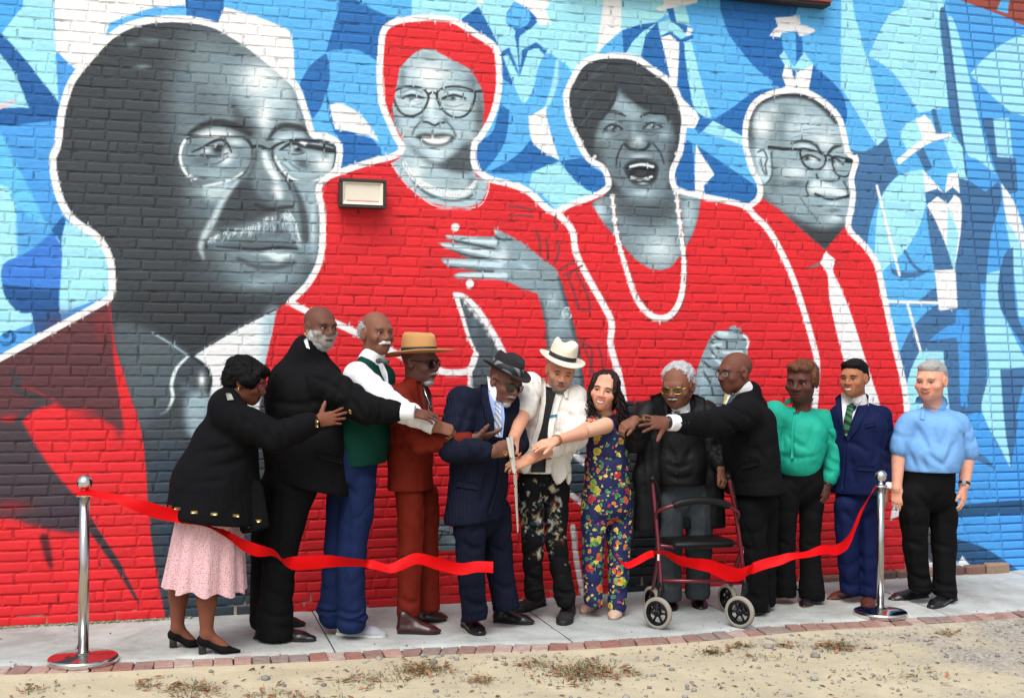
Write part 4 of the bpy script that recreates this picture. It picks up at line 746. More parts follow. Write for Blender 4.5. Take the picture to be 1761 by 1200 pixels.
# pebbles, dry leaves, grass
_ico = np.array([(0, 0, 1), (.9, 0, .4), (.28, .85, .4), (-.72, .53, .4), (-.72, -.53, .4), (.28, -.85, .4), (.72, .53, -.4), (-.28, .85, -.4), (-.9, 0, -.4), (-.28, -.85, -.4), (.72, -.53, -.4), (0, 0, -1)])
_icf = np.array([(0, 1, 2), (0, 2, 3), (0, 3, 4), (0, 4, 5), (0, 5, 1), (1, 6, 2), (2, 7, 3), (3, 8, 4), (4, 9, 5), (5, 10, 1), (6, 7, 2), (7, 8, 3), (8, 9, 4), (9, 10, 5), (10, 6, 1), (11, 7, 6), (11, 8, 7), (11, 9, 8), (11, 10, 9), (11, 6, 10)])
pv, pf, pcn, n = [], [], [], 0
for i in range(2600):
    x = 6.6 * RNG.random() ** .75 if i % 5 else RNG.uniform(-4.5, 6); y = ey(x) - .19 - 1.5 * RNG.random() ** 1.3; s = .004 + .013 * RNG.random() ** 3.5 + (.02 if RNG.random() < .006 else 0)
    v = _ico * s * (1 + .5 * (RNG.random(3) - .5)); v = v * (1 + .3 * (RNG.random((12, 1)) - .5)); v[:, 2] *= .7
    pv.append(v + V(x, y, gz(x, y) + s * .3)); pf.append(_icf + n); n += 12; g = .16 + .22 * RNG.random(); pcn.append(np.tile(V(g * 1.05, g, g * .9), (12, 1)))
for i in range(260):
    x = RNG.uniform(-4.4, 6); y = ey(x) * (1 - RNG.random() ** 2.2) - (.0 if i % 3 else .1); s = .002 + .005 * RNG.random() ** 3; v = _ico * s * (1 + .5 * (RNG.random(3) - .5)); pv.append(v + V(x, y, walk_z(x, y) + s * .5)); pf.append(_icf + n); n += 12; g = .12 + .25 * RNG.random(); pcn.append(np.tile(V(g * 1.1, g, g * .8), (12, 1)))
link('gravel', mesh('gravel', np.concatenate(pv), np.concatenate(pf), False, np.concatenate(pcn)), mat('pebble', (1, 1, 1, 1), .9, attr='Paint'), kind='stuff')
tufts = [(330, 1180, 50, 14, 160), (470, 1185, 50, 10, 60), (730, 1150, 50, 12, 260), (640, 1165, 80, 14, 120), (830, 1168, 30, 6, 60), (1000, 1150, 60, 20, 420), (915, 1142, 40, 8, 60), (1440, 1108, 34, 6, 180), (1275, 1108, 24, 4, 50), (1630, 1085, 12, 5, 40), (1350, 1107, 24, 4, 40), (1220, 1118, 24, 5, 60), (250, 1172, 20, 5, 30), (1085, 1150, 20, 6, 40), (560, 1195, 60, 8, 50), (60, 1180, 30, 8, 30), (1560, 1160, 60, 10, 30), (1310, 1125, 60, 6, 30)]
gv, gf, gc, n = [], [], [], 0; lv, lf, lc, ln = [], [], [], 0
for (px, py, rx, ry, cnt) in tufts:
    for i in range(int(cnt * 1.4)):
        q = gnd(px + RNG.normal() * rx * .5, py + RNG.normal() * ry * .5)
        if q[1] > ey(q[0]) - .2: q[1] = ey(q[0]) - .2 - .1 * RNG.random()
        z = gz(q[0], q[1]); a = RNG.random() * 6.28; L = .014 + .034 * RNG.random(); lean = L * (.8 + 1.2 * RNG.random()); d = V(math.cos(a), math.sin(a), 0); s = np.cross(d, V(0, 0, 1)) * (.0016 + .0012 * RNG.random())
        p0 = V(q[0], q[1], z - .004); p1 = p0 + d * lean * .45 + V(0, 0, L * .55); p2 = p0 + d * lean + V(0, 0, L * .7)
        gv += [p0 - s, p0 + s, p1 + s * .8, p1 - s * .8, p2]; gf += [(n, n + 1, n + 2, n + 3), (n + 3, n + 2, n + 4)]; n += 5
        base = V(.10, .12, .04) if RNG.random() < .4 else V(.27, .21, .11); gc += [base * (.6 + .7 * RNG.random())] * 5
    for i in range(cnt // 5):
        q = gnd(px + RNG.normal() * rx * .6, py + RNG.normal() * ry * .6)
        if q[1] > ey(q[0]) - .19: continue
        lv_ = None; a = RNG.random() * 6.28; L = .014 + .022 * RNG.random(); d = V(math.cos(a), math.sin(a), .25 * RNG.normal()); s = unit(np.cross(d, V(0, 0, 1))) * L * .35; c0 = V(q[0], q[1], gz(q[0], q[1]) + .006 + .012 * RNG.random())
        up = V(0, 0, L * .3 * RNG.random()); lv += [c0 - d * L, c0 + s + up, c0 + d * L, c0 - s + up, c0 - V(0, 0, .002)]; lf += [(ln, ln + 4, ln + 1), (ln + 1, ln + 4, ln + 2), (ln + 2, ln + 4, ln + 3), (ln + 3, ln + 4, ln)]; ln += 5
        lc += [V(.30, .13, .06) * (.5 + .9 * RNG.random())] * 5
for i in range(330):
    q = gnd(RNG.uniform(-60, 1800), RNG.uniform(1075, 1200))
    if q[1] > ey(q[0]) - .19: continue
    a = RNG.random() * 6.28; L = .007 + .018 * RNG.random(); d = V(math.cos(a), math.sin(a), .2 * RNG.normal()); s = unit(np.cross(d, V(0, 0, 1))) * L * .3; c0 = V(q[0], q[1], gz(q[0], q[1]) + .006)
    lv += [c0 - d * L, c0 + s + V(0, 0, L * .3), c0 + d * L, c0 - s + V(0, 0, L * .2), c0 - V(0, 0, .002)]; lf += [(ln, ln + 4, ln + 1), (ln + 1, ln + 4, ln + 2), (ln + 2, ln + 4, ln + 3), (ln + 3, ln + 4, ln)]; ln += 5; lc += [V(.26, .13, .07) * (.5 + .9 * RNG.random())] * 5
link('grass', mesh('grass', gv, gf, False, np.array(gc)), mat('dry_grass', (1, 1, 1, 1), .8, attr='Paint'), kind='stuff')
link('leaf_litter', mesh('leaf_litter', lv, lf, False, np.array(lc)), mat('leaf', (1, 1, 1, 1), .85, attr='Paint'), kind='stuff')
# moss along the wall foot on the left
mo, mof, moc, n = [], [], [], 0
for i in range(900):
    px = RNG.uniform(-60, 330); x = at(px, 1050, 0)[0]; y = -.008 - abs(RNG.normal()) * .018; s = .004 + .010 * RNG.random()
    v = _ico * s * V(1.3, 1, .6) + V(x, y, walk_z(x, y) + .002); mo.append(v); mof.append(_icf + n); n += 12; moc.append(np.tile((V(.10, .17, .07) if RNG.random() < .55 else V(.3, .28, .24)) * (.6 + .6 * RNG.random()), (12, 1)))
link('moss', mesh('moss', np.concatenate(mo), np.concatenate(mof), True, np.concatenate(moc)), mat('moss', (1, 1, 1, 1), .95, attr='Paint'), kind='stuff')
# ------------------------------------------------------------------ smooth implicit modelling (bodies, clothes, shoes, hair)
class SDF:
    """list of soft-blended shapes -> one continuous mesh (surface nets)"""
    def __init__(s, k=.02): s.p = []; s.k = k; s.cut = []; s.noise = None
    def cone(s, a, b, ra, rb, k=None, flat=None, wr=0.0, wl=.05, col=None):
        """tapered capsule a->b; flat=(axis, f) squashes it by f along axis; wr/wl = cloth folds across the limb"""
        s.p.append(('c', np.asarray(a, float), np.asarray(b, float), ra, rb, s.k if k is None else k, flat, wr, wl, col)); return s
    def chain(s, pts, rs, k=None, flat=None, wr=0.0, wl=.05):
        for i in range(len(pts) - 1): s.cone(pts[i], pts[i + 1], rs[i], rs[i + 1], k, flat, wr, wl)
        return s
    def ell(s, c, r, R=None, k=None, sub=False): s.p.append(('-e' if sub else 'e', np.asarray(c, float), np.asarray(r, float), None if R is None else np.asarray(R, float), s.k if k is None else k)); return s
    def sub_cone(s, a, b, ra, rb, k=.01, flat=None): s.p.append(('-c', np.asarray(a, float), np.asarray(b, float), ra, rb, k, flat, 0, 1, None)); return s
    def plane(s, p, n): s.cut.append((np.asarray(p, float), unit(n))); return s          # keep the side n points away from
    def dist(s, P, q):
        if q[0].endswith('c'):
            _, a, b, ra, rb, k, flat, wr, wl, _c = q
            X = P - a; d = b - a
            if flat is not None:
                ax, f = unit(flat[0]), flat[1]; X = X + ax * ((X @ ax) * (1 / f - 1))[..., None]; d = d + ax * ((d @ ax) * (1 / f - 1))
            L2 = d @ d + 1e-12; t = np.clip((X @ d) / L2, 0, 1); D = np.linalg.norm(X - t[..., None] * d, axis=-1) - (ra + (rb - ra) * t)
            if wr:
                L = math.sqrt(L2); u, v, w_ = frame_from(d); ang = (X @ u) * 17 + (X @ v) * 11
                z = np.abs(D) < .03; t_, an = t[z], ang[z]; msk = np.clip(vnoise(P[z], 7, a[2] * 9) * 1.6 + .35, 0, 1); ph = t_ * L / wl * 4.2 + 2.6 * np.sin(an + a[0] * 7) + 1.2 * np.sin(an * .45 + t_ * 3) + a[0] * 40
                D[z] = D[z] + 1.5 * wr * (1 - 2 * np.abs(np.sin(ph * .5)) ** .6) * msk * np.sin(np.clip(t_, .02, .98) * 3.1416) ** .5
            return D * (1.0 if flat is None else min(1.0, flat[1] ** .5)), k
        _, c, r, R, k = q; X = P - c
        if R is not None: X = X @ R
        n = np.linalg.norm(X / r, axis=-1); return (n - 1) * r.min() * .5 + (n - 1) * np.median(r) * .5, k
    def bounds(s):
        lo, hi = np.full(3, 1e9), np.full(3, -1e9)
        for q in s.p:
            if q[0] == 'c': lo = np.minimum(lo, np.minimum(q[1] - q[3], q[2] - q[4])); hi = np.maximum(hi, np.maximum(q[1] + q[3], q[2] + q[4]))
            elif q[0] == 'e': m = q[2].max() if q[3] is not None else q[2]; lo = np.minimum(lo, q[1] - m); hi = np.maximum(hi, q[1] + m)
        for p, n in s.cut:
            a = int(np.argmax(np.abs(n)))
            if abs(n[a]) > .97:
                if n[a] > 0: hi[a] = min(hi[a], p[a] + .06)
                else: lo[a] = max(lo[a], p[a] - .06)
        return lo, hi
    def build(s, h=.011, pad=.03):
        lo, hi = s.bounds(); lo = lo - pad; hi = hi + pad; n = np.maximum(np.ceil((hi - lo) / h).astype(int) + 1, 4)
        ax = [lo[i] + h * np.arange(n[i]) for i in range(3)]
        D = np.full(n, 1.0, np.float32)
        for q in s.p:
            if q[0].endswith('c'): a, b = np.minimum(q[1] - q[3], q[2] - q[4]), np.maximum(q[1] + q[3], q[2] + q[4])
            else: m = q[2].max(); a, b = q[1] - m, q[1] + m
            m = q[-5 if q[0].endswith('c') else -1] or 0; m = max(.03, 1.3 * m + .02)
            i0 = np.clip(((a - m - lo) / h).astype(int), 0, n); i1 = np.clip(((b + m - lo) / h).astype(int) + 2, 0, n)
            if np.any(i1 <= i0): continue
            sl = tuple(slice(i0[k], i1[k]) for k in range(3))
            P = np.stack(np.meshgrid(*[ax[k][sl[k]] for k in range(3)], indexing='ij'), -1); d, k = s.dist(P, q); d = d.astype(np.float32); A = D[sl]
            if q[0][0] == '-':
                d = -d; e = np.maximum(k - np.abs(A - d), 0) / max(k, 1e-6); D[sl] = np.maximum(A, d) + e * e * k * .25
            else:
                e = np.maximum(k - np.abs(A - d), 0) / max(k, 1e-6); D[sl] = np.minimum(A, d) - e * e * k * .25
        if s.noise or s.cut:
            P = np.stack(np.meshgrid(*ax, indexing='ij'), -1)
            if s.noise:
                for e_ in s.noise:
                    amp, sc_, sd = e_[:3]; z = np.abs(D) < .03; Q = P[z] * V(1, 1, e_[3]) if len(e_) > 3 else P[z]; nn_ = vnoise(Q, sc_, sd)
                    if len(e_) > 3: nn_ = 1 - 2.6 * np.abs(nn_) ** .7
                    D[z] += (amp * nn_).astype(np.float32)
            for p, nn in s.cut: D = np.maximum(D, ((P - p) @ nn).astype(np.float32))
        D[0] = D[-1] = 1; D[:, 0] = D[:, -1] = 1; D[:, :, 0] = D[:, :, -1] = 1
        return surface_nets(D, lo, h)
def surface_nets(D, lo, h):
    nx, ny, nz = D.shape; ins = D < 0
    corners = [(i, j, k) for i in (0, 1) for j in (0, 1) for k in (0, 1)]
    S_ = lambda c: D[c[0]:nx - 1 + c[0], c[1]:ny - 1 + c[1], c[2]:nz - 1 + c[2]]
    cnt = sum(S_(c) < 0 for c in [corners[0]]) * 0
    cnt = np.zeros((nx - 1, ny - 1, nz - 1), np.int8)
    for c in corners: cnt += (S_(c) < 0)
    act = (cnt > 0) & (cnt < 8); I = np.argwhere(act)
    if len(I) == 0: return np.zeros((0, 3)), np.zeros((0, 4), np.int32)
    vid = np.full(act.shape, -1, np.int32); vid[act] = np.arange(len(I))
    acc = np.zeros((len(I), 3)); wt = np.zeros(len(I))
    vals = {c: D[I[:, 0] + c[0], I[:, 1] + c[1], I[:, 2] + c[2]] for c in corners}
    for c in corners:
        for a in range(3):
            if c[a] == 0:
                c2 = list(c); c2[a] = 1; c2 = tuple(c2); d0, d1 = vals[c], vals[c2]; m = (d0 < 0) != (d1 < 0)
                t = np.where(m, d0 / np.where(m, d0 - d1, 1), 0); p = np.tile(np.array(c, float), (len(I), 1)); p[:, a] = t; acc += p * m[:, None]; wt += m
    verts = lo + h * (I + acc / wt[:, None])
    F = []
    for a in range(3):
        b, c = (a + 1) % 3, (a + 2) % 3
        s0 = [slice(1, -1)] * 3; s0[a] = slice(0, -1); s1 = [slice(1, -1)] * 3; s1[a] = slice(1, None)
        A, B = ins[tuple(s0)], ins[tuple(s1)]; E = np.argwhere(A != B)
        if len(E) == 0: continue
        off = np.ones(3, int); off[a] = 0; E = E + off; sign = ins[E[:, 0], E[:, 1], E[:, 2]]
        def g(db, dc):
            q = E.copy(); q[:, b] -= db; q[:, c] -= dc; return vid[np.clip(q[:, 0], 0, nx - 2), np.clip(q[:, 1], 0, ny - 2), np.clip(q[:, 2], 0, nz - 2)]
        q = np.stack([g(1, 1), g(0, 1), g(0, 0), g(1, 0)], -1); q[~sign] = q[~sign][:, ::-1]; F.append(q)
    F = np.concatenate(F); F = F[(F >= 0).all(1)]
    return verts, F.astype(np.int32)
def smooth_mesh(v, f, n=1, lam=.5):
    e = np.concatenate([f[:, [0, 1]], f[:, [1, 2]], f[:, [2, 3]], f[:, [3, 0]]]); e = np.concatenate([e, e[:, ::-1]])
    deg = np.bincount(e[:, 0], minlength=len(v))[:, None] + 1e-9
    for _ in range(n):
        s = np.stack([np.bincount(e[:, 0], v[e[:, 1], i], minlength=len(v)) for i in range(3)], -1); v = v + lam * (s / deg - v)
    return v
def cloth(name, sdf, m, parent, h=.0115, label=None, sm=1, col=None):
    v, f = sdf.build(h); v = smooth_mesh(v, f, sm) if sm else v
    o = link(name, mesh(name, v - parent_loc(parent), f, True, col(v) if col else None), m, parent, label=label); return o
def parent_loc(p):
    l = np.zeros(3)
    while p is not None: l = l + np.array(p.location); p = p.parent
    return l
def part(name, vf, m, parent, smooth=True, label=None, col=None):
    v, f = vf; return link(name, mesh(name, np.asarray(v) - parent_loc(parent), f, smooth, col), m, parent, label=label)
def basis(fwd, up=(0, 0, 1)):
    """columns: right(x), forward(y), up(z)"""
    y = unit(fwd); z = np.asarray(up, float); z = unit(z - y * (z @ y)); x = np.cross(y, z); return np.stack([x, y, z], -1)
# ------------------------------------------------------------------ head, hands, body
def head_sdf(c, B, s, sx=1.0, jaw=1.0, smile=0.0, nose=1.0, neck=None, cheek=1.0, hollow=1.0, open_=0.0):
    q = lambda x, y, z: c + B @ (V(x * sx, y, z) * s)
    S_ = SDF(.022 * s); R = B; r3 = lambda x, y, z: V(x * sx, y, z) * s
    S_.ell(q(0, -.018, .036), r3(.076, .097, .082), R); S_.ell(q(0, .022, -.015), r3(.067, .073, .092), R, .03 * s)
    S_.ell(q(0, .028, -.066), r3(.053 * jaw, .056, .046), R, .03 * s); S_.ell(q(0, .070, -.094), r3(.022 * jaw, .02, .018), R, .025 * s)
    S_.cone(q(-.036, .082, .024), q(.036, .082, .024), .013 * s, .013 * s, .022 * s)
    for e in (-1, 1):
        S_.ell(q(e * .043, .062, -.027), r3(.024 * cheek, .026, .022), R, .025 * s)
        S_.ell(q(e * .033, .110, .001), r3(.022, .023, .0155), R, .012 * s, sub=True)
    S_.cone(q(0, .088, .012), q(0, .110, -.026), .0085 * s, .0125 * s * nose, .012 * s)
    for e in (-1, 1): S_.ell(q(e * .0135 * nose, .101, -.031), r3(.0105, .012, .009), R, .008 * s)
    # lips: two rolls with a crease between
    up = smile * .008
    S_.ell(q(0, .078, -.062), r3(.034, .022, .026), R, .02 * s)
    S_.chain([q(-.027, .080, -.063 + up), q(-.009, .0945, -.0597), q(0, .0955, -.0607), q(.009, .0945, -.0597), q(.027, .080, -.063 + up)], [.003 * s, .0058 * s, .0056 * s, .0058 * s, .003 * s], .006 * s)
    S_.chain([q(-.026, .080, -.066 + up), q(-.012, .0905, -.0715 - open_ + up * .25), q(0, .0925, -.0730 - open_), q(.012, .0905, -.0715 - open_ + up * .25), q(.026, .080, -.066 + up)], [.003 * s, .006 * s, .0072 * s, .006 * s, .003 * s], .006 * s)
    S_.sub_cone(q(-.022, .098, -.0655 + up * .7), q(.022, .098, -.0655 + up * .7), (.0022 + open_ * .5) * s, (.0022 + open_ * .5) * s, .004 * s)
    for e in (-1, 1):   # eyelids, nasolabial groove, ears
        S_.chain([q(e * .019, .0835, .004), q(e * .033, .0900, .0088), q(e * .047, .0785, .003)], [.0026 * s, .0036 * s, .0026 * s], .004 * s)
        S_.chain([q(e * .019, .0835, -.004), q(e * .033, .0878, -.0078), q(e * .047, .0775, -.003)], [.0022 * s, .0032 * s, .0022 * s], .005 * s)
        S_.ell(q(e * .040, .085, -.052), r3(.006, .012, .016), R, .02 * s, sub=True) if hollow > 1.2 else None
        S_.ell(q(e * .079, -.008, -.006), r3(.010, .021, .033), R, .01 * s); S_.ell(q(e * .089, .000, -.004), r3(.008, .011, .02), R, .008 * s, sub=True)
        S_.chain([q(e * .081, -.018, .020), q(e * .086, -.024, .006), q(e * .084, -.02, -.016), q(e * .079, -.006, -.034)], [.0045 * s] * 4, .004 * s)
    if neck is not None:
        S_.cone(q(0, -.022, -.055), neck[0], .056 * s, neck[1], .035 * s); S_.ell(neck[0], V(1.08, 1.05, .6) * neck[1], None, .03)
    return S_, q
SKIN = {}
def skin_cols(v, c, B, s, sx, base, lips, brow=None, stubble=None, blush=None, smile=0.0, teeth=0.0):
    L = (v - c) @ B / s; x, y, z = L[:, 0] / sx, L[:, 1], L[:, 2]; col = np.tile(base, (len(v), 1)); ax = np.abs(x)
    def mixc(col, c2, m): return col + (np.asarray(c2) - col) * np.clip(m, 0, 1)[:, None]
    n = vnoise(v, 60, 2) * .5 + vnoise(v, 150, 3) * .5; col = col * (1 + .10 * n[:, None] + .10 * vnoise(v, 24, 7)[:, None])
    if blush is not None: col = mixc(col, blush, .6 * np.exp(-(((ax - .045) / .022) ** 2 + ((z + .03) / .02) ** 2)) * (y > .03)); col = mixc(col, blush, .5 * np.exp(-((x / .02) ** 2 + ((z + .03) / .02) ** 2)) * (y > .09))
    zc = -.0665 + smile * .0075 * (ax / .026) ** 2; wl_ = .0095 + .003 * (teeth > 0)
    col = mixc(col, lips, 1.2 * np.exp(-((ax / .028) ** 6) - ((z - zc) / wl_) ** 4) * (y > .07))
    col = mixc(col, np.asarray(lips) * .25, .9 * np.exp(-((ax / .028) ** 6) - ((z - zc - .001) / .0032) ** 2) * (y > .07))
    if teeth: col = mixc(col, V(.75, .72, .66), 1.3 * np.exp(-((ax / .0185) ** 6) - ((z - zc - .0005) / .0046) ** 4) * (y > .07))
    lz = .0078 - 22 * (ax - .033) ** 2; col = mixc(col, np.asarray(base) * .16, 1.0 * np.exp(-((ax - .033) / .0175) ** 6 - ((z - lz) / .0030) ** 2) * (y > .05))
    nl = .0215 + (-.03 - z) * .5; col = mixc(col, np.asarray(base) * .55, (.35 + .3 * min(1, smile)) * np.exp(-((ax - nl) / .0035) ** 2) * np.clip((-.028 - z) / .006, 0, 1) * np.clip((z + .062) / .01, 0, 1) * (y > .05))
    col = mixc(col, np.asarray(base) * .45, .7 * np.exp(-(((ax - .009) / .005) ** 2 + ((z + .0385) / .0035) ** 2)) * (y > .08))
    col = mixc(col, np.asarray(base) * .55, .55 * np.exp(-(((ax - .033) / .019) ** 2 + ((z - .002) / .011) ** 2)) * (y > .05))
    if brow is not None:
        bz = .0235 - .28 * np.clip(ax - .033, 0, 1) + .12 * np.clip(.033 - ax, 0, 1) * -1
        col = mixc(col, brow, 1.5 * np.exp(-((ax - .034) / .0185) ** 4 - ((z - bz) / .0046) ** 4) * (y > .05) * (.8 + .3 * n))
    if stubble is not None:
        c2, fn = stubble; col = mixc(col, c2, fn(x, y, z) * (.85 + .5 * n))
    return col
def hand_sdf(S_, W, d, back, thumb, size=1.0, curl=(.25, .25, .25, .25), spread=.12, tcurl=.2, tout=.8):
    """hand from wrist W along d; back = direction out of the back of the hand; thumb = +1/-1 side"""
    y = unit(d); z = np.asarray(back, float); z = unit(z - y * (z @ y)); x = np.cross(y, z) * thumb; g = size
    q = lambda a, b, c: W + (x * a + y * b + z * c) * g
    fl = (z, .5)
    S_.cone(q(.018, .028, 0), q(.022, .082, 0), .024 * g, .020 * g, .014 * g, fl); S_.cone(q(-.012, .026, 0), q(-.022, .078, 0), .024 * g, .019 * g, .014 * g, fl); S_.cone(q(0, .0, 0), q(0, .07, 0), .028 * g, .026 * g, .016 * g, fl)
    base = [(.029, .090, .0), (.010, .096, .002), (-.010, .092, .001), (-.029, .082, -.002)]; ln = [.070, .078, .072, .056]; rr = [.0092, .0095, .009, .008]
    for i in range(4):
        a = q(*base[i]); sp = (1.5 - i) * spread; dirx = unit(y * math.cos(sp) + x * math.sin(sp)); ang = 0.0; p = a; r = rr[i] * g
        pts = [a - dirx * .012 * g, a]; rs = [r * 1.05, r * 1.05]
        for j, fr in enumerate((.46, .30, .24)):
            ang += curl[i] * (1.0 if j == 0 else 1.25); dd = unit(dirx * math.cos(ang) - z * math.sin(ang)); p = p + dd * ln[i] * fr * g; pts.append(p); rs.append(r * (1 - .07 * (j + 1)))
        S_.chain(pts, rs, .004 * g)
    t0 = q(.022, .020, -.004); td = unit(x * math.sin(tout) + y * math.cos(tout) - z * .25); t1 = t0 + td * .038 * g; td2 = unit(td + y * tcurl - x * tcurl * .5 - z * tcurl * .6); t2 = t1 + td2 * .032 * g; t3 = t2 + unit(td2 + y * tcurl * .5 - z * tcurl * .4) * .024 * g
    S_.chain([t0, t1, t2, t3], [.017 * g, .0125 * g, .0108 * g, .0085 * g], .010 * g)
    return q
def shoe_sdf(heel, toe, w=.045, h=.075, size=1.0, up=(0, 0, 1)):
    heel, toe = np.asarray(heel, float), np.asarray(toe, float); d = toe - heel; L = np.linalg.norm(d); d = d / L; z = V(0, 0, 1); q = lambda t, a: heel + d * L * t + z * a
    S_ = SDF(.03); fl = (z, .75)
    S_.cone(q(.12, .036), q(.12, h), w * .78, w * .74, .02); S_.cone(q(.12, .030), q(.45, .030), w * .8, w * .82, .02, fl); S_.cone(q(.45, .028), q(.74, .020), w * .86, w * 1.02, .02, fl); S_.cone(q(.74, .018), q(.93, .010), w * .98, w * .66, .02, fl); S_.cone(q(.2, h * .9), q(.62, .03), w * .6, w * .6, .03)
    S_.plane(q(0, .012), (0, 0, -1)); return S_
def make_shoe(parent, heel, toe, m, sole_m, w=.045, h=.075, sole=.016, name='shoe'):
    S_ = shoe_sdf(heel, toe, w, h); v, f = S_.build(.0075); v = smooth_mesh(v, f, 1); o = part(name, (v, f), m, parent)
    d = unit((toe - heel) * V(1, 1, 0)); L = np.linalg.norm((toe - heel)[:2]); s = np.cross(V(0, 0, 1), d); o_ = []
    prof = [(-.0, .5), (.03, .72), (.12, .82), (.3, .78), (.45, .80), (.62, .96), (.76, 1.02), (.88, .88), (.96, .6), (1.0, .25)]
    pts = [heel + d * L * t + s * w * a * 1.04 for t, a in prof] + [heel + d * L * t - s * w * a * 1.04 for t, a in prof[::-1]]; n = len(pts)
    vv = [p + V(0, 0, .001) for p in pts] + [p + V(0, 0, sole) for p in pts]; ff = [tuple(range(n))[::-1], tuple(range(n, 2 * n))] + [(i, (i + 1) % n, n + (i + 1) % n, n + i) for i in range(n)]
    part('sole', (np.array(vv), ff), sole_m, o, False); return o
def eye_obj(parent, q, B, s, sx, look=(0, 0), col=(.05, .02, .01)):
    for e in (-1, 1):
        c = q(e * .033, .0765, 0.0005); n = 14; vs = []; fs = []; cs = []
        for i in range(n + 1):
            th = math.pi * .5 * i / n
            for k in range(16):
                a = 2 * math.pi * k / 16; vs.append(c + B @ (V(math.sin(th) * math.cos(a), math.cos(th), math.sin(th) * math.sin(a)) * .0142 * s)); g = math.degrees(th)
                cs.append((.005, .005, .005) if g < 15 else col if g < 38 else (.27, .25, .235))
        # look: rotate the iris
        R = B @ np.array(Matrix.Rotation(-look[0], 3, 'Z') @ Matrix.Rotation(look[1], 3, 'X')) @ B.T
        vs = (np.array(vs) - c) @ R.T + c; fs = [(i * 16 + k, i * 16 + (k + 1) % 16, (i + 1) * 16 + (k + 1) % 16, (i + 1) * 16 + k) for i in range(n) for k in range(16)]
        part('eye', (vs, fs), mat('eye', (1, 1, 1, 1), .12, attr='Paint', spec=.6), parent, True, col=np.array(cs))
def glasses(parent, q, B, s, m, lens=None, w=.027, h=.020, y=.1045, zc=0.0, r=.0016, shape=2.6, temple=True, top=False):
    fr = []
    for e in (-1, 1):
        cx = e * .034; pts = []
        for k in range(24):
            t = 2 * math.pi * k / 24; cc, ss = math.cos(t), math.sin(t); x = math.copysign(abs(cc) ** (2 / shape), cc) * w; z = math.copysign(abs(ss) ** (2 / shape), ss) * h
            if top and z < -h * .2: z *= .95
            pts.append(q(cx + x, y - .35 * max(0, abs(cx + x) - .03), zc + z))
        P = np.array(pts + pts[:1]); fr.append(tube(P, r * s, 6, False))
        if lens is not None:
            c = P[:-1].mean(0); part('lens', (np.vstack([P[:-1], c[None]]), [(k, (k + 1) % 24, 24) for k in range(24)]), lens, parent, True)
        if temple: fr.append(tube([q(e * (.034 + w), y - .35 * (.004 + w), zc + h * .5), q(e * .081, .05, zc + h * .45), q(e * .083, -.006, zc + h * .3), q(e * .082, -.022, zc - .012)], r * s * 1.1, 6))
    fr.append(tube([q(-.034 + w, y, zc + h * .25), q(0, y + .006, zc + h * .4), q(.034 - w, y, zc + h * .25)], r * s, 6))
    return part('glasses', join(fr), m, parent)
def sleeve_frame(a, b): return unit(np.asarray(b) - np.asarray(a))

def torso(S_, fac, levels, k=.05, wr=.003, wl=.12):
    """stadium-section trunk: levels are (centre, half width, half depth)"""
    side = unit(np.cross(fac, V(0, 0, 1)))
    for (a, w0, d0), (b, w1, d1) in zip(levels[:-1], levels[1:]):
        for e in (-1, 0, 1): S_.cone(a + side * e * max(w0 - d0, 0), b + side * e * max(w1 - d1, 0), d0, d1, k, None, wr, wl)
    return S_
def yoke(S_, nk, a, b, rn, rs, k=.04):
    S_.cone(nk, a, rn, rs, k); S_.cone(nk, b, rn, rs, k); return S_
# ------------------------------------------------------------------ people
def sdf_eval(S_, P):
    D = np.full(len(P), 1.0)
    for q in S_.p:
        if q[0] == '-c': continue
        if q[0] == 'c' and q[7]: q = q[:7] + (0, 1, None)
        d, k = S_.dist(P, q)
        if q[0][0] == '-': d = -d; e = np.maximum(k - np.abs(D - d), 0) / max(k, 1e-6); D = np.maximum(D, d) + e * e * k * .25
        else: e = np.maximum(k - np.abs(D - d), 0) / max(k, 1e-6); D = np.minimum(D, d) - e * e * k * .25
    return D
def on_surface(S_, px, Y0):
    """points of the cloth surface that pixel list px falls on (sphere tracing); misses fall back to the plane Y0"""
    px = np.asarray(px, float); R = np.array([unit(ray(x, y)) for x, y in px]); t0 = np.array([np.linalg.norm(at(x, y, Y0 - .5) - CAM) for x, y in px]); t = t0.copy()
    best = np.full(len(px), 9.0); bt = t.copy()
    for _ in range(44):
        d = sdf_eval(S_, CAM + R * t[:, None]); m = d < best; best[m] = d[m]; bt[m] = t[m]; t = t + np.clip(d * .7, -.01, .08) * (d > .0008)
    return CAM + R * np.where(best < .004, t, bt)[:, None], R
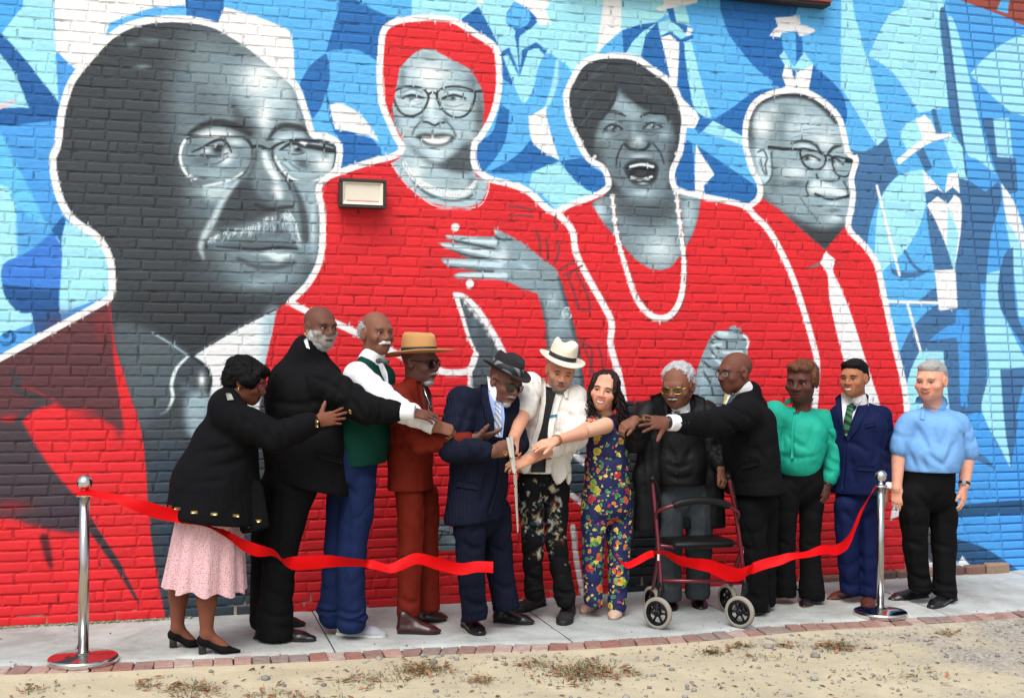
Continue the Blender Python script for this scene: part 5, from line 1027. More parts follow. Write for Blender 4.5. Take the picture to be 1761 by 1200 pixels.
def drape(name, L, Rr, S_, m, parent, Y0, off=.004, th=.004, n=5, rows=None, label=None, uvcol=None, smooth=True):
    """cloth strip between two pixel edges, laid on the surface S_, with real thickness"""
    L, Rr = np.asarray(L, float), np.asarray(Rr, float); k = rows or max(8, 3 * len(L)); tt = np.linspace(0, 1, k)
    f = lambda E: np.stack([np.interp(tt, np.linspace(0, 1, len(E)), E[:, i]) for i in (0, 1)], -1)
    A, Bq = f(L), f(Rr); px = np.array([A[i] * (1 - j / (n - 1)) + Bq[i] * j / (n - 1) for i in range(k) for j in range(n)])
    P, R = on_surface(S_, px, Y0); dep = np.linalg.norm(P - CAM, axis=1).reshape(k, n)
    for _ in range(2): dep[1:-1] = (dep[:-2] + 2 * dep[1:-1] + dep[2:]) / 4
    P = CAM + R * (dep.reshape(-1)[:, None]); off = off + .004; O = P - R * (off + th); I = P - R * (off - .004)
    N = k * n; F = [(i * n + j, i * n + j + 1, (i + 1) * n + j + 1, (i + 1) * n + j) for i in range(k - 1) for j in range(n - 1)]
    F = [q[::-1] for q in F] + [tuple(N + a for a in q) for q in F]
    for i in range(k - 1): F += [(i * n, (i + 1) * n, N + (i + 1) * n, N + i * n), ((i + 1) * n + n - 1, i * n + n - 1, N + i * n + n - 1, N + (i + 1) * n + n - 1)]
    for j in range(n - 1): F += [(j + 1, j, N + j, N + j + 1), ((k - 1) * n + j, (k - 1) * n + j + 1, N + (k - 1) * n + j + 1, N + (k - 1) * n + j)]
    return part(name, (np.vstack([O, I]), F), m, parent, smooth, label)
def dot(name, px, S_, Y0, m, parent, r=.006):
    P, R = on_surface(S_, [px], Y0); a, b, d = frame_from(R[0]); c = P[0] - R[0] * .004; n = 10
    v = [c + (a * math.cos(6.283 * k / n) + b * math.sin(6.283 * k / n)) * r for k in range(n)] + [c - R[0] * .003 + (a * math.cos(6.283 * k / n) + b * math.sin(6.283 * k / n)) * r * .8 for k in range(n)]
    return part(name, (np.array(v), [tuple(range(n, 2 * n))[::-1], tuple(range(n))] + [(k, (k + 1) % n, n + (k + 1) % n, n + k) for k in range(n)]), m, parent, False)
skinm = mat('skin', (1, 1, 1, 1), .6, attr='Paint', noise=.05, nscale=90, bump=.08, bscale=220, spec=.22)
def srgb(*c): return lin(V(*c) / 255)
FOLDS = {
 (1, 'jacket'): [[(345, 775), (372, 774), (400, 768)], [(358, 802), (400, 796), (440, 776)], [(330, 830), (380, 826)], [(452, 733), (462, 748), (470, 766)], [(484, 728), (488, 746), (490, 766)], [(415, 715), (430, 730)]],
 (2, 'jacket'): [[(470, 690), (510, 696), (545, 690)], [(480, 722), (530, 716), (590, 694)], [(540, 650), (566, 658), (590, 678)], [(604, 686), (614, 700), (622, 718)], [(634, 690), (640, 706), (640, 722)], [(652, 692), (656, 708), (654, 724)], [(500, 744), (545, 742), (580, 732)], [(520, 640), (530, 700), (532, 780)]],
 (2, 'trousers'): [[(455, 960), (480, 972), (500, 968)], [(450, 1050), (475, 1062), (500, 1056)], [(470, 1075), (500, 1082)], [(480, 850), (476, 920), (470, 1000)]],
 (3, 'shirt_sleeve'): [[(628, 650), (640, 662), (648, 678)], [(652, 664), (662, 676), (668, 692)], [(700, 704), (706, 716), (706, 728)], [(720, 714), (726, 726), (724, 738)]],
 (3, 'jeans'): [[(588, 832), (612, 852)], [(570, 962), (592, 974), (614, 972)], [(578, 1046), (600, 1056), (622, 1052)], [(576, 1062), (600, 1070), (624, 1068)], [(590, 900), (620, 888)], [(600, 860), (598, 930), (592, 1000)]],
 (4, 'jacket'): [[(690, 700), (696, 720), (700, 742)], [(682, 762), (712, 768), (742, 764)], [(700, 790), (735, 780)], [(760, 748), (764, 766)], [(740, 746), (742, 766)], [(672, 720), (676, 760)]],
 (4, 'trousers'): [[(688, 964), (704, 960), (718, 950)], [(690, 1030), (706, 1038), (718, 1034)]],
 (5, 'jacket'): [[(806, 702), (796, 730), (790, 758)], [(840, 770), (806, 800), (780, 846)], [(845, 800), (836, 830), (830, 862)], [(776, 740), (790, 752)], [(800, 758), (806, 788)], [(822, 764), (826, 790)]],
 (5, 'trousers'): [[(792, 930), (812, 944), (826, 942)], [(798, 1030), (816, 1040), (832, 1038)], [(850, 1000), (868, 1012), (882, 1008)], [(845, 940), (864, 950)], [(830, 900), (812, 915)]],
 (6, 'shirt'): [[(918, 655), (926, 674), (932, 694)], [(896, 690), (910, 686), (922, 680)], [(960, 702), (974, 712), (990, 716)], [(952, 744), (968, 742), (986, 734)], [(978, 762), (966, 782), (958, 800)], [(900, 660), (908, 676)], [(972, 700), (990, 740)]],
 (6, 'trousers'): [[(906, 902), (918, 912), (932, 914)], [(942, 920), (956, 930), (968, 928)], [(958, 1014), (972, 1022), (986, 1020)], [(906, 990), (924, 998)], [(930, 850), (914, 866)], [(940, 850), (958, 868)]],
 (7, 'jumpsuit'): [[(1028, 782), (1044, 790), (1062, 788)], [(1022, 852), (1040, 846), (1062, 838)], [(1012, 960), (1030, 966)], [(1054, 964), (1074, 970)], [(1036, 890), (1024, 906)], [(1052, 890), (1066, 906)]],
 (8, 'overcoat'): [[(1118, 722), (1124, 760), (1126, 800)], [(1102, 780), (1106, 820), (1108, 860)], [(1218, 742), (1214, 780), (1212, 820)], [(1090, 740), (1104, 750)], [(1226, 762), (1240, 766)], [(1228, 780), (1240, 786)], [(1130, 830), (1128, 880)]],
 (8, 'waistcoat'): [[(1146, 798), (1168, 804), (1190, 796)], [(1148, 818), (1168, 823), (1188, 820)], [(1150, 770), (1160, 790)], [(1190, 770), (1180, 790)]],
 (8, 'trousers'): [[(1146, 850), (1160, 866), (1172, 884)], [(1208, 850), (1194, 866), (1184, 884)], [(1138, 1000), (1152, 1008), (1166, 1004)], [(1190, 1000), (1204, 1008), (1216, 1004)], [(1140, 940), (1164, 948)]],
 (9, 'jacket'): [[(1240, 720), (1258, 730), (1276, 748)], [(1262, 702), (1282, 710), (1302, 728)], [(1214, 718), (1220, 732), (1220, 748)], [(1196, 716), (1200, 730), (1198, 746)], [(1288, 770), (1304, 776), (1318, 792)], [(1268, 760), (1284, 756)], [(1318, 800), (1322, 840)]],
 (9, 'trousers'): [[(1280, 900), (1292, 930), (1298, 964)], [(1284, 1020), (1304, 1030)], [(1276, 940), (1300, 948)]],
 (10, 'blouse'): [[(1350, 722), (1346, 748), (1348, 772)], [(1402, 730), (1394, 752), (1390, 778)], [(1338, 782), (1370, 788), (1402, 784)], [(1424, 742), (1432, 756), (1438, 762)], [(1424, 788), (1434, 796), (1442, 798)], [(1356, 750), (1370, 762), (1386, 770)], [(1416, 806), (1432, 812)], [(1362, 770), (1358, 792)]],
 (10, 'jeans'): [[(1348, 830), (1360, 842), (1370, 854)], [(1398, 830), (1386, 842), (1378, 854)], [(1338, 930), (1356, 938)], [(1384, 934), (1402, 940)]],
 (11, 'jacket'): [[(1460, 760), (1476, 766), (1492, 778)], [(1504, 738), (1506, 764), (1504, 792)], [(1514, 766), (1526, 774), (1538, 774)], [(1516, 790), (1534, 798)], [(1462, 780), (1470, 830)]],
 (11, 'trousers'): [[(1452, 880), (1462, 890), (1472, 898)], [(1446, 1000), (1462, 1008), (1476, 1004)], [(1498, 880), (1486, 892)], [(1484, 1006), (1504, 1012)]],
 (12, 'polo_shirt'): [[(1572, 728), (1584, 748), (1596, 772)], [(1632, 728), (1624, 754), (1614, 780)], [(1558, 762), (1564, 782), (1572, 800)], [(1642, 762), (1634, 782), (1624, 800)], [(1598, 782), (1610, 792), (1622, 800)], [(1652, 740), (1662, 756)], [(1584, 788), (1592, 806)], [(1606, 740), (1612, 770)]],
 (12, 'trousers'): [[(1576, 850), (1588, 862), (1598, 874)], [(1618, 850), (1608, 862), (1600, 874)], [(1566, 986), (1584, 996), (1600, 994)], [(1608, 1000), (1626, 1008), (1642, 1006)], [(1562, 930), (1584, 938)], [(1612, 936), (1634, 942)]]}
NPERS = [0]
def folds(S_, Y0, lines, r=.0075, k=.026):
    px = [spline(L, 3) if len(L) > 2 else np.linspace(L[0], L[1], 4) for L in lines]; PP, RR = on_surface(S_, np.concatenate(px), Y0); c_ = 0
    for q_ in px:
        n = len(q_); P, R = PP[c_:c_ + n], RR[c_:c_ + n]; c_ += n
        for i in range(n - 1):
            w0, w1 = math.sin(math.pi * (.12 + .8 * i / n)), math.sin(math.pi * (.12 + .8 * (i + 1) / n)); S_.sub_cone(P[i] - R[i] * .002, P[i + 1] - R[i + 1] * .002, r * w0, r * w1, k)
class Person:
    def __init__(s, gp, label):
        NPERS[0] += 1; s.n = NPERS[0]
        s.loc = gnd(*gp); s.Y = s.loc[1]; s.root = empty('person', tuple(s.loc), label, 'person'); s.body = []
        s.sc = ppm(s.loc + V(0, 0, 1.2))
    def J(s, px, py, dy=0.0): return at(px, py, s.Y + dy)
    def w(s, px): return px / s.sc
    def add(s, v, f, c): s.body.append((v, f, c))
    def rel(s, f):
        f = np.asarray(f, float); c = CAM - s.loc; a = math.atan2(c[0], -c[1]); return V(f[0] * math.cos(a) - f[1] * math.sin(a), f[0] * math.sin(a) + f[1] * math.cos(a), f[2])
    def head(s, px, py, dy, face, hpx, skin, lips, roll=0.0, teeth=0.0, sx=1.0, neck=None, nr=.06, eyes=True, look=(0, 0), eyecol=(.05, .02, .01), brow=None, stubble=None, blush=None, up=None, **k):
        s.hc = s.J(px, py, dy); s.s = s.w(hpx) / .23; u = V(math.sin(roll), 0, math.cos(roll)) if up is None else V(*up); s.B = basis(s.rel(face), u); s.sx = sx
        S_, s.q = head_sdf(s.hc, s.B, s.s, sx, neck=(neck, nr) if neck is not None else None, **k); s.hs = S_
        v, f = S_.build(.0031); v = smooth_mesh(v, f, 1, .4); s.skin = srgb(*skin); s.lips = srgb(*lips)
        s.add(v, f, skin_cols(v, s.hc, s.B, s.s, sx, s.skin, s.lips, brow, stubble, blush, k.get('smile', 0.0), teeth))
        if eyes: eye_obj(s.root, s.q, s.B, s.s, sx, look, eyecol)
        return s.q
    def arm(s, el, wr, d, back, thumb, size=1.0, r0=.042, r1=.028, start=.45, tint=None, **k):
        S_ = SDF(.012); a = el + (wr - el) * start; S_.cone(a, wr, r0 + (r1 - r0) * start, r1 * size, .01); fl = wr + unit(d) * .012 * size; S_.cone(wr, fl, r1 * .95 * size, .026 * size, .012)
        q = hand_sdf(S_, wr, d, back, thumb, size, **k); v, f = S_.build(.0042); v = smooth_mesh(v, f, 1, .4); base = s.skin if tint is None else srgb(*tint); n = vnoise(v, 70, 1)
        y = unit(d); z = V(*back) if not isinstance(back, np.ndarray) else back; z = unit(z - y * (z @ y)); pal = np.clip(-((v - wr) @ z) / .012 - .1, 0, 1)
        c = base * (1 + .09 * n[:, None]); c = c + (np.minimum(base * 1.35 + .02, .8) - c) * (pal * .5)[:, None]; s.add(v, f, c); s.hs2 = S_; return q
    def finish(s, core=None, extra=None):
        if core:
            S_ = SDF(.04)
            for pts, rs in core: S_.chain(pts, [min(x * .55, .05) for x in rs])
            v, f = S_.build(.02); s.add(v, f, np.tile(s.skin, (len(v), 1)))
        vs, fs, cs, n = [], [], [], 0
        for v, f, c in s.body: vs.append(v); fs.append(f + n); cs.append(c); n += len(v)
        v = np.concatenate(vs) - s.loc; link('body', mesh('body', v, np.concatenate(fs), True, np.concatenate(cs)), skinm, s.root)
    def cloth(s, name, S_, m, h=.0115, sm=1, label=None, col=None):
        if (s.n, name) in FOLDS: folds(S_, s.Y, FOLDS[(s.n, name)])
        if S_.noise is None and name in ('jacket', 'trousers', 'jeans', 'shirt', 'overcoat', 'blouse', 'polo_shirt', 'jumpsuit', 'vest', 'shirt_sleeve', 'waistcoat'):
            big = name in ('trousers', 'jeans', 'jumpsuit'); sd = float(s.loc[0]) * 3; S_.noise = [(.0034 if name in ('blouse', 'polo_shirt', 'shirt_sleeve') else .0038, 7.5, sd, .36 if big else .8), (.0016, 17, sd + 1, .6)]
        return cloth(name, S_, m, s.root, h, label, sm, col)
    def shoes(s, pairs, m, sm_, **k):
        for (h0, h1), (t0, t1) in pairs: make_shoe(s.root, gnd(h0, h1), gnd(t0, t1), m, sm_, **k)
    def hair(s, fn, m, noise=.004, h=.006, name='hair', sc_=60, L=.02):
        S_ = SDF(.02); fn(S_); S_.noise = [(noise, sc_, 1), (noise * .6, sc_ * 2.3, 2)]; v, f = S_.build(h); o = part(name, (v, f), m, s.root); s.fuzz(o, v, f, m, 1500, L); return o
    def fuzz(s, o, v, f, m, n, L):
        """short strands over a hair mass"""
        r_ = np.random.default_rng(11); N = np.zeros_like(v); fn = np.cross(v[f[:, 2]] - v[f[:, 0]], v[f[:, 3]] - v[f[:, 1]]); [np.add.at(N, f[:, i], fn) for i in range(4)]; N /= np.linalg.norm(N, axis=1)[:, None] + 1e-12
        keep = np.where(N @ (CAM - s.hc) > -.5 * np.linalg.norm(CAM - s.hc))[0]; ix = r_.choice(keep, min(n, len(keep)), False); P, N = v[ix], N[ix]; dn = s.B @ V(0, -.6, -1.0); fl = dn - N * (N @ dn)[:, None]; fl /= np.linalg.norm(fl, axis=1)[:, None] + 1e-9
        D = fl * .9 + N * (.10 + .22 * r_.random((len(P), 1))) + r_.normal(size=P.shape) * .28; D /= np.linalg.norm(D, axis=1)[:, None]; W = np.cross(D, N); W /= np.linalg.norm(W, axis=1)[:, None] + 1e-9; l = (L * (.5 + r_.random((len(P), 1)))); w_ = .0011 + .0008 * r_.random((len(P), 1))
        vs = np.stack([P - N * .002 - W * w_, P - N * .002 + W * w_, P + D * l * .6 + W * w_ * .7, P + D * l * .6 - W * w_ * .7, P + D * l - N * l * .18], 1).reshape(-1, 3); k = np.arange(len(P)) * 5
        part('strands', (vs, [q_ for i in k for q_ in ((i, i + 1, i + 2, i + 3), (i + 3, i + 2, i + 4))]), m, o, False)
    def hat(s, crown, brim_w, m, band_m, h=.105, tilt=(0, 0), off=(0, 0, .05), curl=.02, pinch=.012, brim=(1, 1), rx=.083, ry=.101, bandh=.03, fdrop=0.0):
        T = np.array(Matrix.Rotation(tilt[0], 3, 'X') @ Matrix.Rotation(tilt[1], 3, 'Y')); g = s.s
        tr = lambda v: (s.hc + (((v * g) @ T.T) + V(*off) * g) @ s.B.T)
        def cr(p, t):
            z = p[2] / h
            if z > .75: p = p * V(1, 1, 1) + V(0, 0, -pinch * 1.4 * math.exp(-(p[0] / .03) ** 2) * (z - .75) * 4 + .006 * (z - .75) * 4 * math.sin(t) * -1)
            p = p + V(-p[0] * pinch * 6 * max(0, z - .3) * max(0, math.sin(t)), 0, 0)
            return p
        prof = [(1.0, -.004), (1.0, .0), (.995, h * .25), (.97, h * .5), (.93, h * .75), (.88, h * .92), (.78, h * 1.0), (.5, h * .985), (.2, h * .96), (.02, h * .955)]
        v, f = lathe([(r, z) for r, z in prof], 40, (rx, ry), cr); hatp = part('hat', (tr(v), f), m, s.root)
        bp = [(rx * 0 + 1.012, .002), (1.02, .003), (1.016, bandh * .5), (1.0, bandh), (.99, bandh)]
        v, f = lathe(bp, 40, (rx, ry)); part('hat_band', (tr(v), f[:-2]), band_m, hatp)
        def bf(p, t):
            e = max(0, math.hypot(p[0] / rx, p[1] / ry) - 1) ; side = abs(math.cos(t)) ** 2
            return p + V(0, 0, curl * e * e * side * 3 * (1 if curl > 0 else 1) - .012 * e + fdrop * e * max(0, math.sin(t)) - fdrop * .3 * e * max(0, -math.sin(t)))
        W = brim_w / rx; pr = [(.97, .004), (1 + W * .35, .003), (1 + W * .7, .002), (1 + W, .003), (1 + W * 1.01, .0), (1 + W, -.003), (1 + W * .7, -.003), (1 + W * .35, -.002), (.97, -.002)]
        v, f = lathe(pr, 48, (rx * brim[0], ry * brim[1]), bf); part('brim', (tr(v), f[:-2]), m, hatp); return hatp
# materials
blk = mat('black_wool', rgb(13, 13, 16), .9, spec=.12, wr=.5, wscale=7, bump=.15, bscale=400); blk2 = mat('black_suit', rgb(15, 15, 17), .88, spec=.12, wr=.55, wscale=7, bump=.12, bscale=400); blk3 = mat('black_trouser', rgb(13, 13, 15), .85, spec=.12, wr=.5, wscale=7)
navy = mat('navy_pinstripe', rgb(15, 19, 36), .8, spec=.12, wr=.5, wscale=7, stripe=(22, 'X', .06, rgb(34, 39, 60))); navy2 = mat('navy_suit', rgb(14, 24, 62), .75, spec=.12, wr=.5, wscale=7); rust = mat('rust_suit', rgb(106, 30, 17), .75, spec=.12, wr=.5, wscale=7)
whitec = mat('white_cotton', rgb(226, 227, 230), .8, wr=.5, wscale=8, bump=.1, bscale=300); linen = mat('white_linen', rgb(226, 222, 214), .9, wr=.8, wscale=9, bump=.2, bscale=250)
green = mat('green_vest', rgb(10, 58, 48), .8, spec=.12, wr=.25, wscale=7, bump=.2, bscale=500); jean = mat('blue_jeans', rgb(23, 37, 74), .8, spec=.12, wr=.6, wscale=7, bump=.2, bscale=400, noise=.08, nscale=12)
teal = mat('teal_blouse', rgb(26, 158, 134), .65, noise=.06, nscale=20, spec=.2, wr=.55, wscale=7); polo = mat('sky_polo', rgb(116, 166, 220), .85, noise=.06, nscale=25, spec=.15, wr=.5, wscale=7, bump=.15, bscale=500)
gry = mat('grey_trousers', rgb(58, 64, 68), .85, spec=.12, wr=.5, wscale=7); lea = mat('black_leather_coat', rgb(15, 17, 19), .58, wr=.6, wscale=7, spec=.2); vest = mat('black_vest', rgb(22, 22, 24), .55, spec=.12, wr=.5, wscale=8)
shoeb = mat('black_shoe', rgb(22, 20, 20), .35, bump=.1, coat=.2); shoer = mat('brown_shoe', rgb(92, 46, 34), .35, coat=.2); ox = mat('oxblood_shoe', rgb(58, 24, 22), .3, coat=.3); soleb = mat('sole_dark', rgb(26, 24, 24), .8); soleg = mat('sole_pale', rgb(206, 204, 196), .8); canv = mat('grey_canvas', rgb(160, 162, 170), .9, bump=.3, bscale=300)
gold = mat('gold', rgb(210, 170, 90), .25, 1.0); silver = mat('silver', rgb(215, 215, 218), .2, 1.0); blackp = mat('black_frame', rgb(18, 18, 20), .3)
def lensmat(name, c, a):
    m = mat(name, c, .06, spec=.8); m.node_tree.nodes['Principled BSDF'].inputs['Alpha'].default_value = a; return m
dark_lens = lensmat('dark_lens', rgb(22, 18, 18), .9); tint_lens = lensmat('tinted_lens', rgb(70, 52, 40), .72); clear_lens = lensmat('clear_lens', rgb(225, 230, 232), .14)
hairb = mat('black_hair', rgb(11, 10, 10), .6, spec=.15, bump=.8, bscale=160); hairg = mat('grey_hair', rgb(176, 176, 178), .7, bump=.9, bscale=190, noise=.2, nscale=60); hairw = mat('silver_hair', rgb(162, 160, 156), .6, bump=.8, bscale=190, noise=.15, nscale=60); hairbr = mat('dark_brown_hair', rgb(30, 19, 16), .5, spec=.25, bump=.6, bscale=120); haira = mat('auburn_hair', rgb(98, 62, 40), .6, spec=.2, bump=.9, bscale=150, noise=.6, nscale=45)
GB = srgb(168, 164, 160)
def beard(zc=-.045, dens=.9, yb=-.01): return lambda x, y, z: dens * np.clip((-.030 - z + .55 * (y - .03) * (y < .03) * 0 + (.02 * (np.abs(x) > .045))) / .012, 0, 1) * (y > yb) * (1 - .95 * np.exp(-((np.abs(x) / .028) ** 4) - ((z + .066) / .009) ** 4)) * (1 - .0 * x) * np.clip((z + .132) / .012, 0, 1)
def moust(d=.95): return lambda x, y, z: d * np.exp(-((np.abs(x) / .030) ** 4) - ((z + .0505 + np.abs(x) * .25) / .0072) ** 4) * (y > .06)
def goatee(d=.9): return lambda x, y, z: np.maximum(moust(d)(x, y, z), d * np.exp(-((np.abs(x) / .030) ** 6) - ((z + .098) / .018) ** 4) * (y > .03))
def beardfuzz(p, o, L=.01, n=500):
    me = o.data; v = np.array([x.co[:] for x in me.vertices]) + parent_loc(p.root); f = np.array([list(q_.vertices) for q_ in me.polygons]); p.fuzz(o, v, f, me.materials[0], n, L)
def cuff(p, a, b, m, r=.04, L=.018, name='shirt_cuff'):
    d = unit(b - a); S_ = SDF(.004); S_.cone(b - d * .03, b + d * L, r, r, .004); S_.plane(b + d * L, d); p.cloth(name, S_, m, .006)
def tapersleeve(S_, sh, el, wr, r=(.085, .066, .052), wr_=.004, k=.035, flat=None):
    S_.cone(sh, el, r[0], r[1], k, flat, wr_, .055); d = unit(wr - el); S_.cone(el, wr - d * r[2] * .8, r[1], r[2], .02, flat, wr_ * 1.1, .05); return S_
def legs(S_, pel, hips, knees, anks, r=(.105, .082, .068), k=.014, wr_=.005, brk=.008, flat=None, crease=None):
    if crease is not None:
        for h, kn, a in zip(hips, knees, anks): S_.cone(h + crease * (r[0] - .004) + (kn - h) * .3, kn + crease * (r[1] - .004), .011, .011, .012); S_.cone(kn + crease * (r[1] - .004), a + crease * (r[2] - .002), .011, .011, .012)
    for h, kn, a in zip(hips, knees, anks):
        S_.cone(h, kn, r[0], r[1], k, flat, wr_, .12); S_.cone(kn, a, r[1], r[2], .02, flat, wr_, .09); up = a + (kn - a) * .22; S_.cone(up, a, r[2] * 1.0, r[2] * 1.03, .02, flat, brk * 1.6, .035)
    return S_
# --- 1: woman in black jacket and pink crochet skirt
p = Person((352, 1117), 'person with short black hair in black jacket and pink crochet skirt, leaning forward'); J = p.J
q = p.head(424, 655, 0, (.9, -.28, -.34), 74, (118, 70, 52), (120, 50, 48), neck=J(392, 690), nr=.055, brow=srgb(30, 20, 18), jaw=.95, smile=.6)
p.hair(lambda S_: (S_.ell(q(0, -.03, .045), V(.09, .108, .088) * p.s, p.B), S_.ell(q(0, -.06, -.01), V(.082, .075, .075) * p.s, p.B), S_.ell(q(.0, .05, .075), V(.075, .055, .04) * p.s, p.B, .02), S_.ell(q(-.07, .02, .02), V(.03, .06, .05) * p.s, p.B, .02), S_.ell(q(.07, .02, .02), V(.03, .06, .05) * p.s, p.B, .02)), hairb, .006)
glasses(p.root, q, p.B, p.s, mat('magenta_frame', rgb(170, 30, 80), .3), clear_lens, r=.0022)
for e in (-1, 1): part('earring', tube(spline([q(e * .084, -.004, -.036), q(e * .09, -.006, -.046), q(e * .085, -.006, -.054), q(e * .08, -.004, -.046)], 4, True), .0022, 6, False), gold, p.root)
S_ = SDF(.06); fl = (V(1, 0, 0), .62)
S_.cone(J(392, 712), J(385, 780), .15, .2, flat=fl); S_.cone(J(385, 780), J(368, 900), .235, .285, flat=(V(1, 0, 0), .82), wr=.004, wl=.2); S_.cone(J(385, 700, -.15), J(385, 700, .15), .085, .085)
S_.cone(J(368, 840), J(366, 905), .27, .30, flat=(V(1, 0, 0), .92))
sh, el, wr = J(396, 715, -.17), J(474, 752, -.27), J(546, 724, -.3); tapersleeve(S_, sh, el, wr, (.1, .085, .066), .004)
hp = J(370, 893); S_.plane(hp, (-.12, 0, -1)); jk = S_; p.cloth('jacket', S_, blk)
d = unit(wr - el)
S2 = SDF(.02); S2.cone(J(425, 850, -.14), J(438, 905, -.17), .10, .085, flat=(V(.2, 1, 0), .35)); S2.plane(J(436, 914, -.17), (.25, 0, -1)); p.cloth('jacket_front_panel', S2, blk)
gb = mat('gold_button', rgb(196, 178, 120), .3, 1.0)
for (x, y, S3) in [(290, 870, jk), (305, 874, jk), (334, 880, jk), (368, 883, jk), (405, 886, jk), (432, 905, S2), (444, 895, S2), (452, 868, jk)]: drape('trim', [(x - 6, y - 2), (x - 6, y + 3)], [(x + 6, y - 2), (x + 6, y + 3)], S3, gb, p.root, p.Y, .002, .003, 3, 3)
drape('collar_trim', [(388, 676), (391, 688)], [(397, 675), (402, 687)], jk, mat('braid', rgb(150, 150, 140), .5), p.root, p.Y, .003, .004, 3, 4)
for y in (716, 724, 732): drape('cuff_button', [(542, y - 3), (542, y + 3)], [(547, y - 3), (547, y + 3)], jk, gb, p.root, p.Y - .3, .002, .003, 3, 3)
p.arm(el, wr, (1, -.06, .2), (0, -1, .1), -1, .98, start=.6, curl=(.12, .1, .16, .2), spread=.16, tout=1.05, tcurl=0.0)
part('ring', tube(spline([J(600, 706, -.345), J(603, 712, -.33), J(603, 706, -.345)], 4, True), .004, 6, False), gold, p.root)
# skirt: flared, pleated, crochet
ct, cb = J(362, 868), J(352, 1013); n = 144; vs, fs = [], []; rows = 26
for i in range(rows):
    t = i / (rows - 1); c = ct * (1 - t) + cb * t
    for k in range(n):
        a = 6.283 * k / n; rr = (.178 + .042 * t) * (1 + (.015 + .075 * t) * math.sin(a * 11 + 1.2 * math.sin(a * 2)) + .02 * t * math.sin(a * 23)); vs.append(c + V(rr * 1.0 * math.cos(a), rr * .95 * math.sin(a), (.012 * math.sin(a * 9 + .5) - .02 * math.cos(a)) * t * t))
for i in range(rows - 1):
    for k in range(n): fs.append((i * n + k, i * n + (k + 1) % n, (i + 1) * n + (k + 1) % n, (i + 1) * n + k)[::-1])
pm = mat('pink_crochet', rgb(222, 172, 176), .9); t_ = pm.node_tree; b_ = t_.nodes['Principled BSDF']; tc = t_.nodes.new('ShaderNodeTexCoord'); vo = t_.nodes.new('ShaderNodeTexVoronoi'); vo.inputs['Scale'].default_value = 96; vo.inputs['Randomness'].default_value = .6
rp = t_.nodes.new('ShaderNodeValToRGB'); rp.color_ramp.elements[0].position = .16; rp.color_ramp.elements[0].color = rgb(158, 108, 110); rp.color_ramp.elements[1].position = .32; rp.color_ramp.elements[1].color = rgb(220, 178, 182)
bp = t_.nodes.new('ShaderNodeBump'); bp.inputs['Strength'].default_value = .8; bp.inputs['Distance'].default_value = .006
t_.links.new(tc.outputs['Object'], vo.inputs['Vector']); t_.links.new(vo.outputs['Distance'], rp.inputs[0]); t_.links.new(rp.outputs[0], b_.inputs['Base Color']); t_.links.new(vo.outputs['Distance'], bp.inputs['Height']); t_.links.new(bp.outputs[0], b_.inputs['Normal'])
part('skirt', (np.array(vs), fs), pm, p.root)
# legs and pumps
S_ = SDF(.02); feet = [((291, 1113), (328, 1112), (309, 1000)), ((341, 1124), (414, 1122), (356, 1005))]
pumpm = mat('black_suede', rgb(13, 12, 14), .8, spec=.15); glit = mat('glitter_heel', rgb(58, 54, 48), .35, .6, noise=.5, nscale=220)
for (hx, hy), (tx, ty), (kx, ky) in feet:
    g0, g1 = gnd(hx, hy), gnd(tx, ty); d = unit(g1 - g0)
    if tx < 340: g1 = g0 + d * .2
    L = np.linalg.norm(g1 - g0); an = g0 + d * .045 + V(0, 0, .115); kn = at(kx, ky - 40, g0[1])
    S_.cone(an, an + (kn - an) * .45, .034, .054); S_.cone(an + (kn - an) * .45, kn, .056, .052); S_.cone(an, g0 + d * .035 + V(0, 0, .085), .034, .028); S_.cone(an, g0 + d * L * .62 + V(0, 0, .035), .03, .026)
    H = SDF(.012); H.cone(g0 + d * .025 + V(0, 0, .075), g0 + d * .045 + V(0, 0, .075), .036, .034); H.cone(g0 + d * .04 + V(0, 0, .066), g0 + d * L * .62 + V(0, 0, .022), .03, .038, flat=(V(0, 0, 1), .7)); H.cone(g0 + d * L * .62 + V(0, 0, .02), g0 + d * L * .95 + V(0, 0, .012), .038, .014, flat=(V(0, 0, 1), .7)); H.ell(g0 + d * .11 + V(0, 0, .105), V(.055, .045, .045), None, .01, sub=True)
    H.plane(V(0, 0, .003), (0, 0, -1)); o = p.cloth('shoe', H, pumpm, .006); v, f = box(g0 + d * .022 + V(0, 0, .033), (.042, .045, .064), bev=.006); part('heel', (v, f), glit, o)
v, f = S_.build(.008); v = smooth_mesh(v, f, 1); p.add(v, f, np.tile(p.skin * 1.1, (len(v), 1)))
p.finish([([J(395, 700), J(385, 800), J(365, 900)], [.05, .09, .1]), ([J(365, 900), J(335, 980)], [.09, .05]), ([sh, el, wr], [.04, .04, .03])])
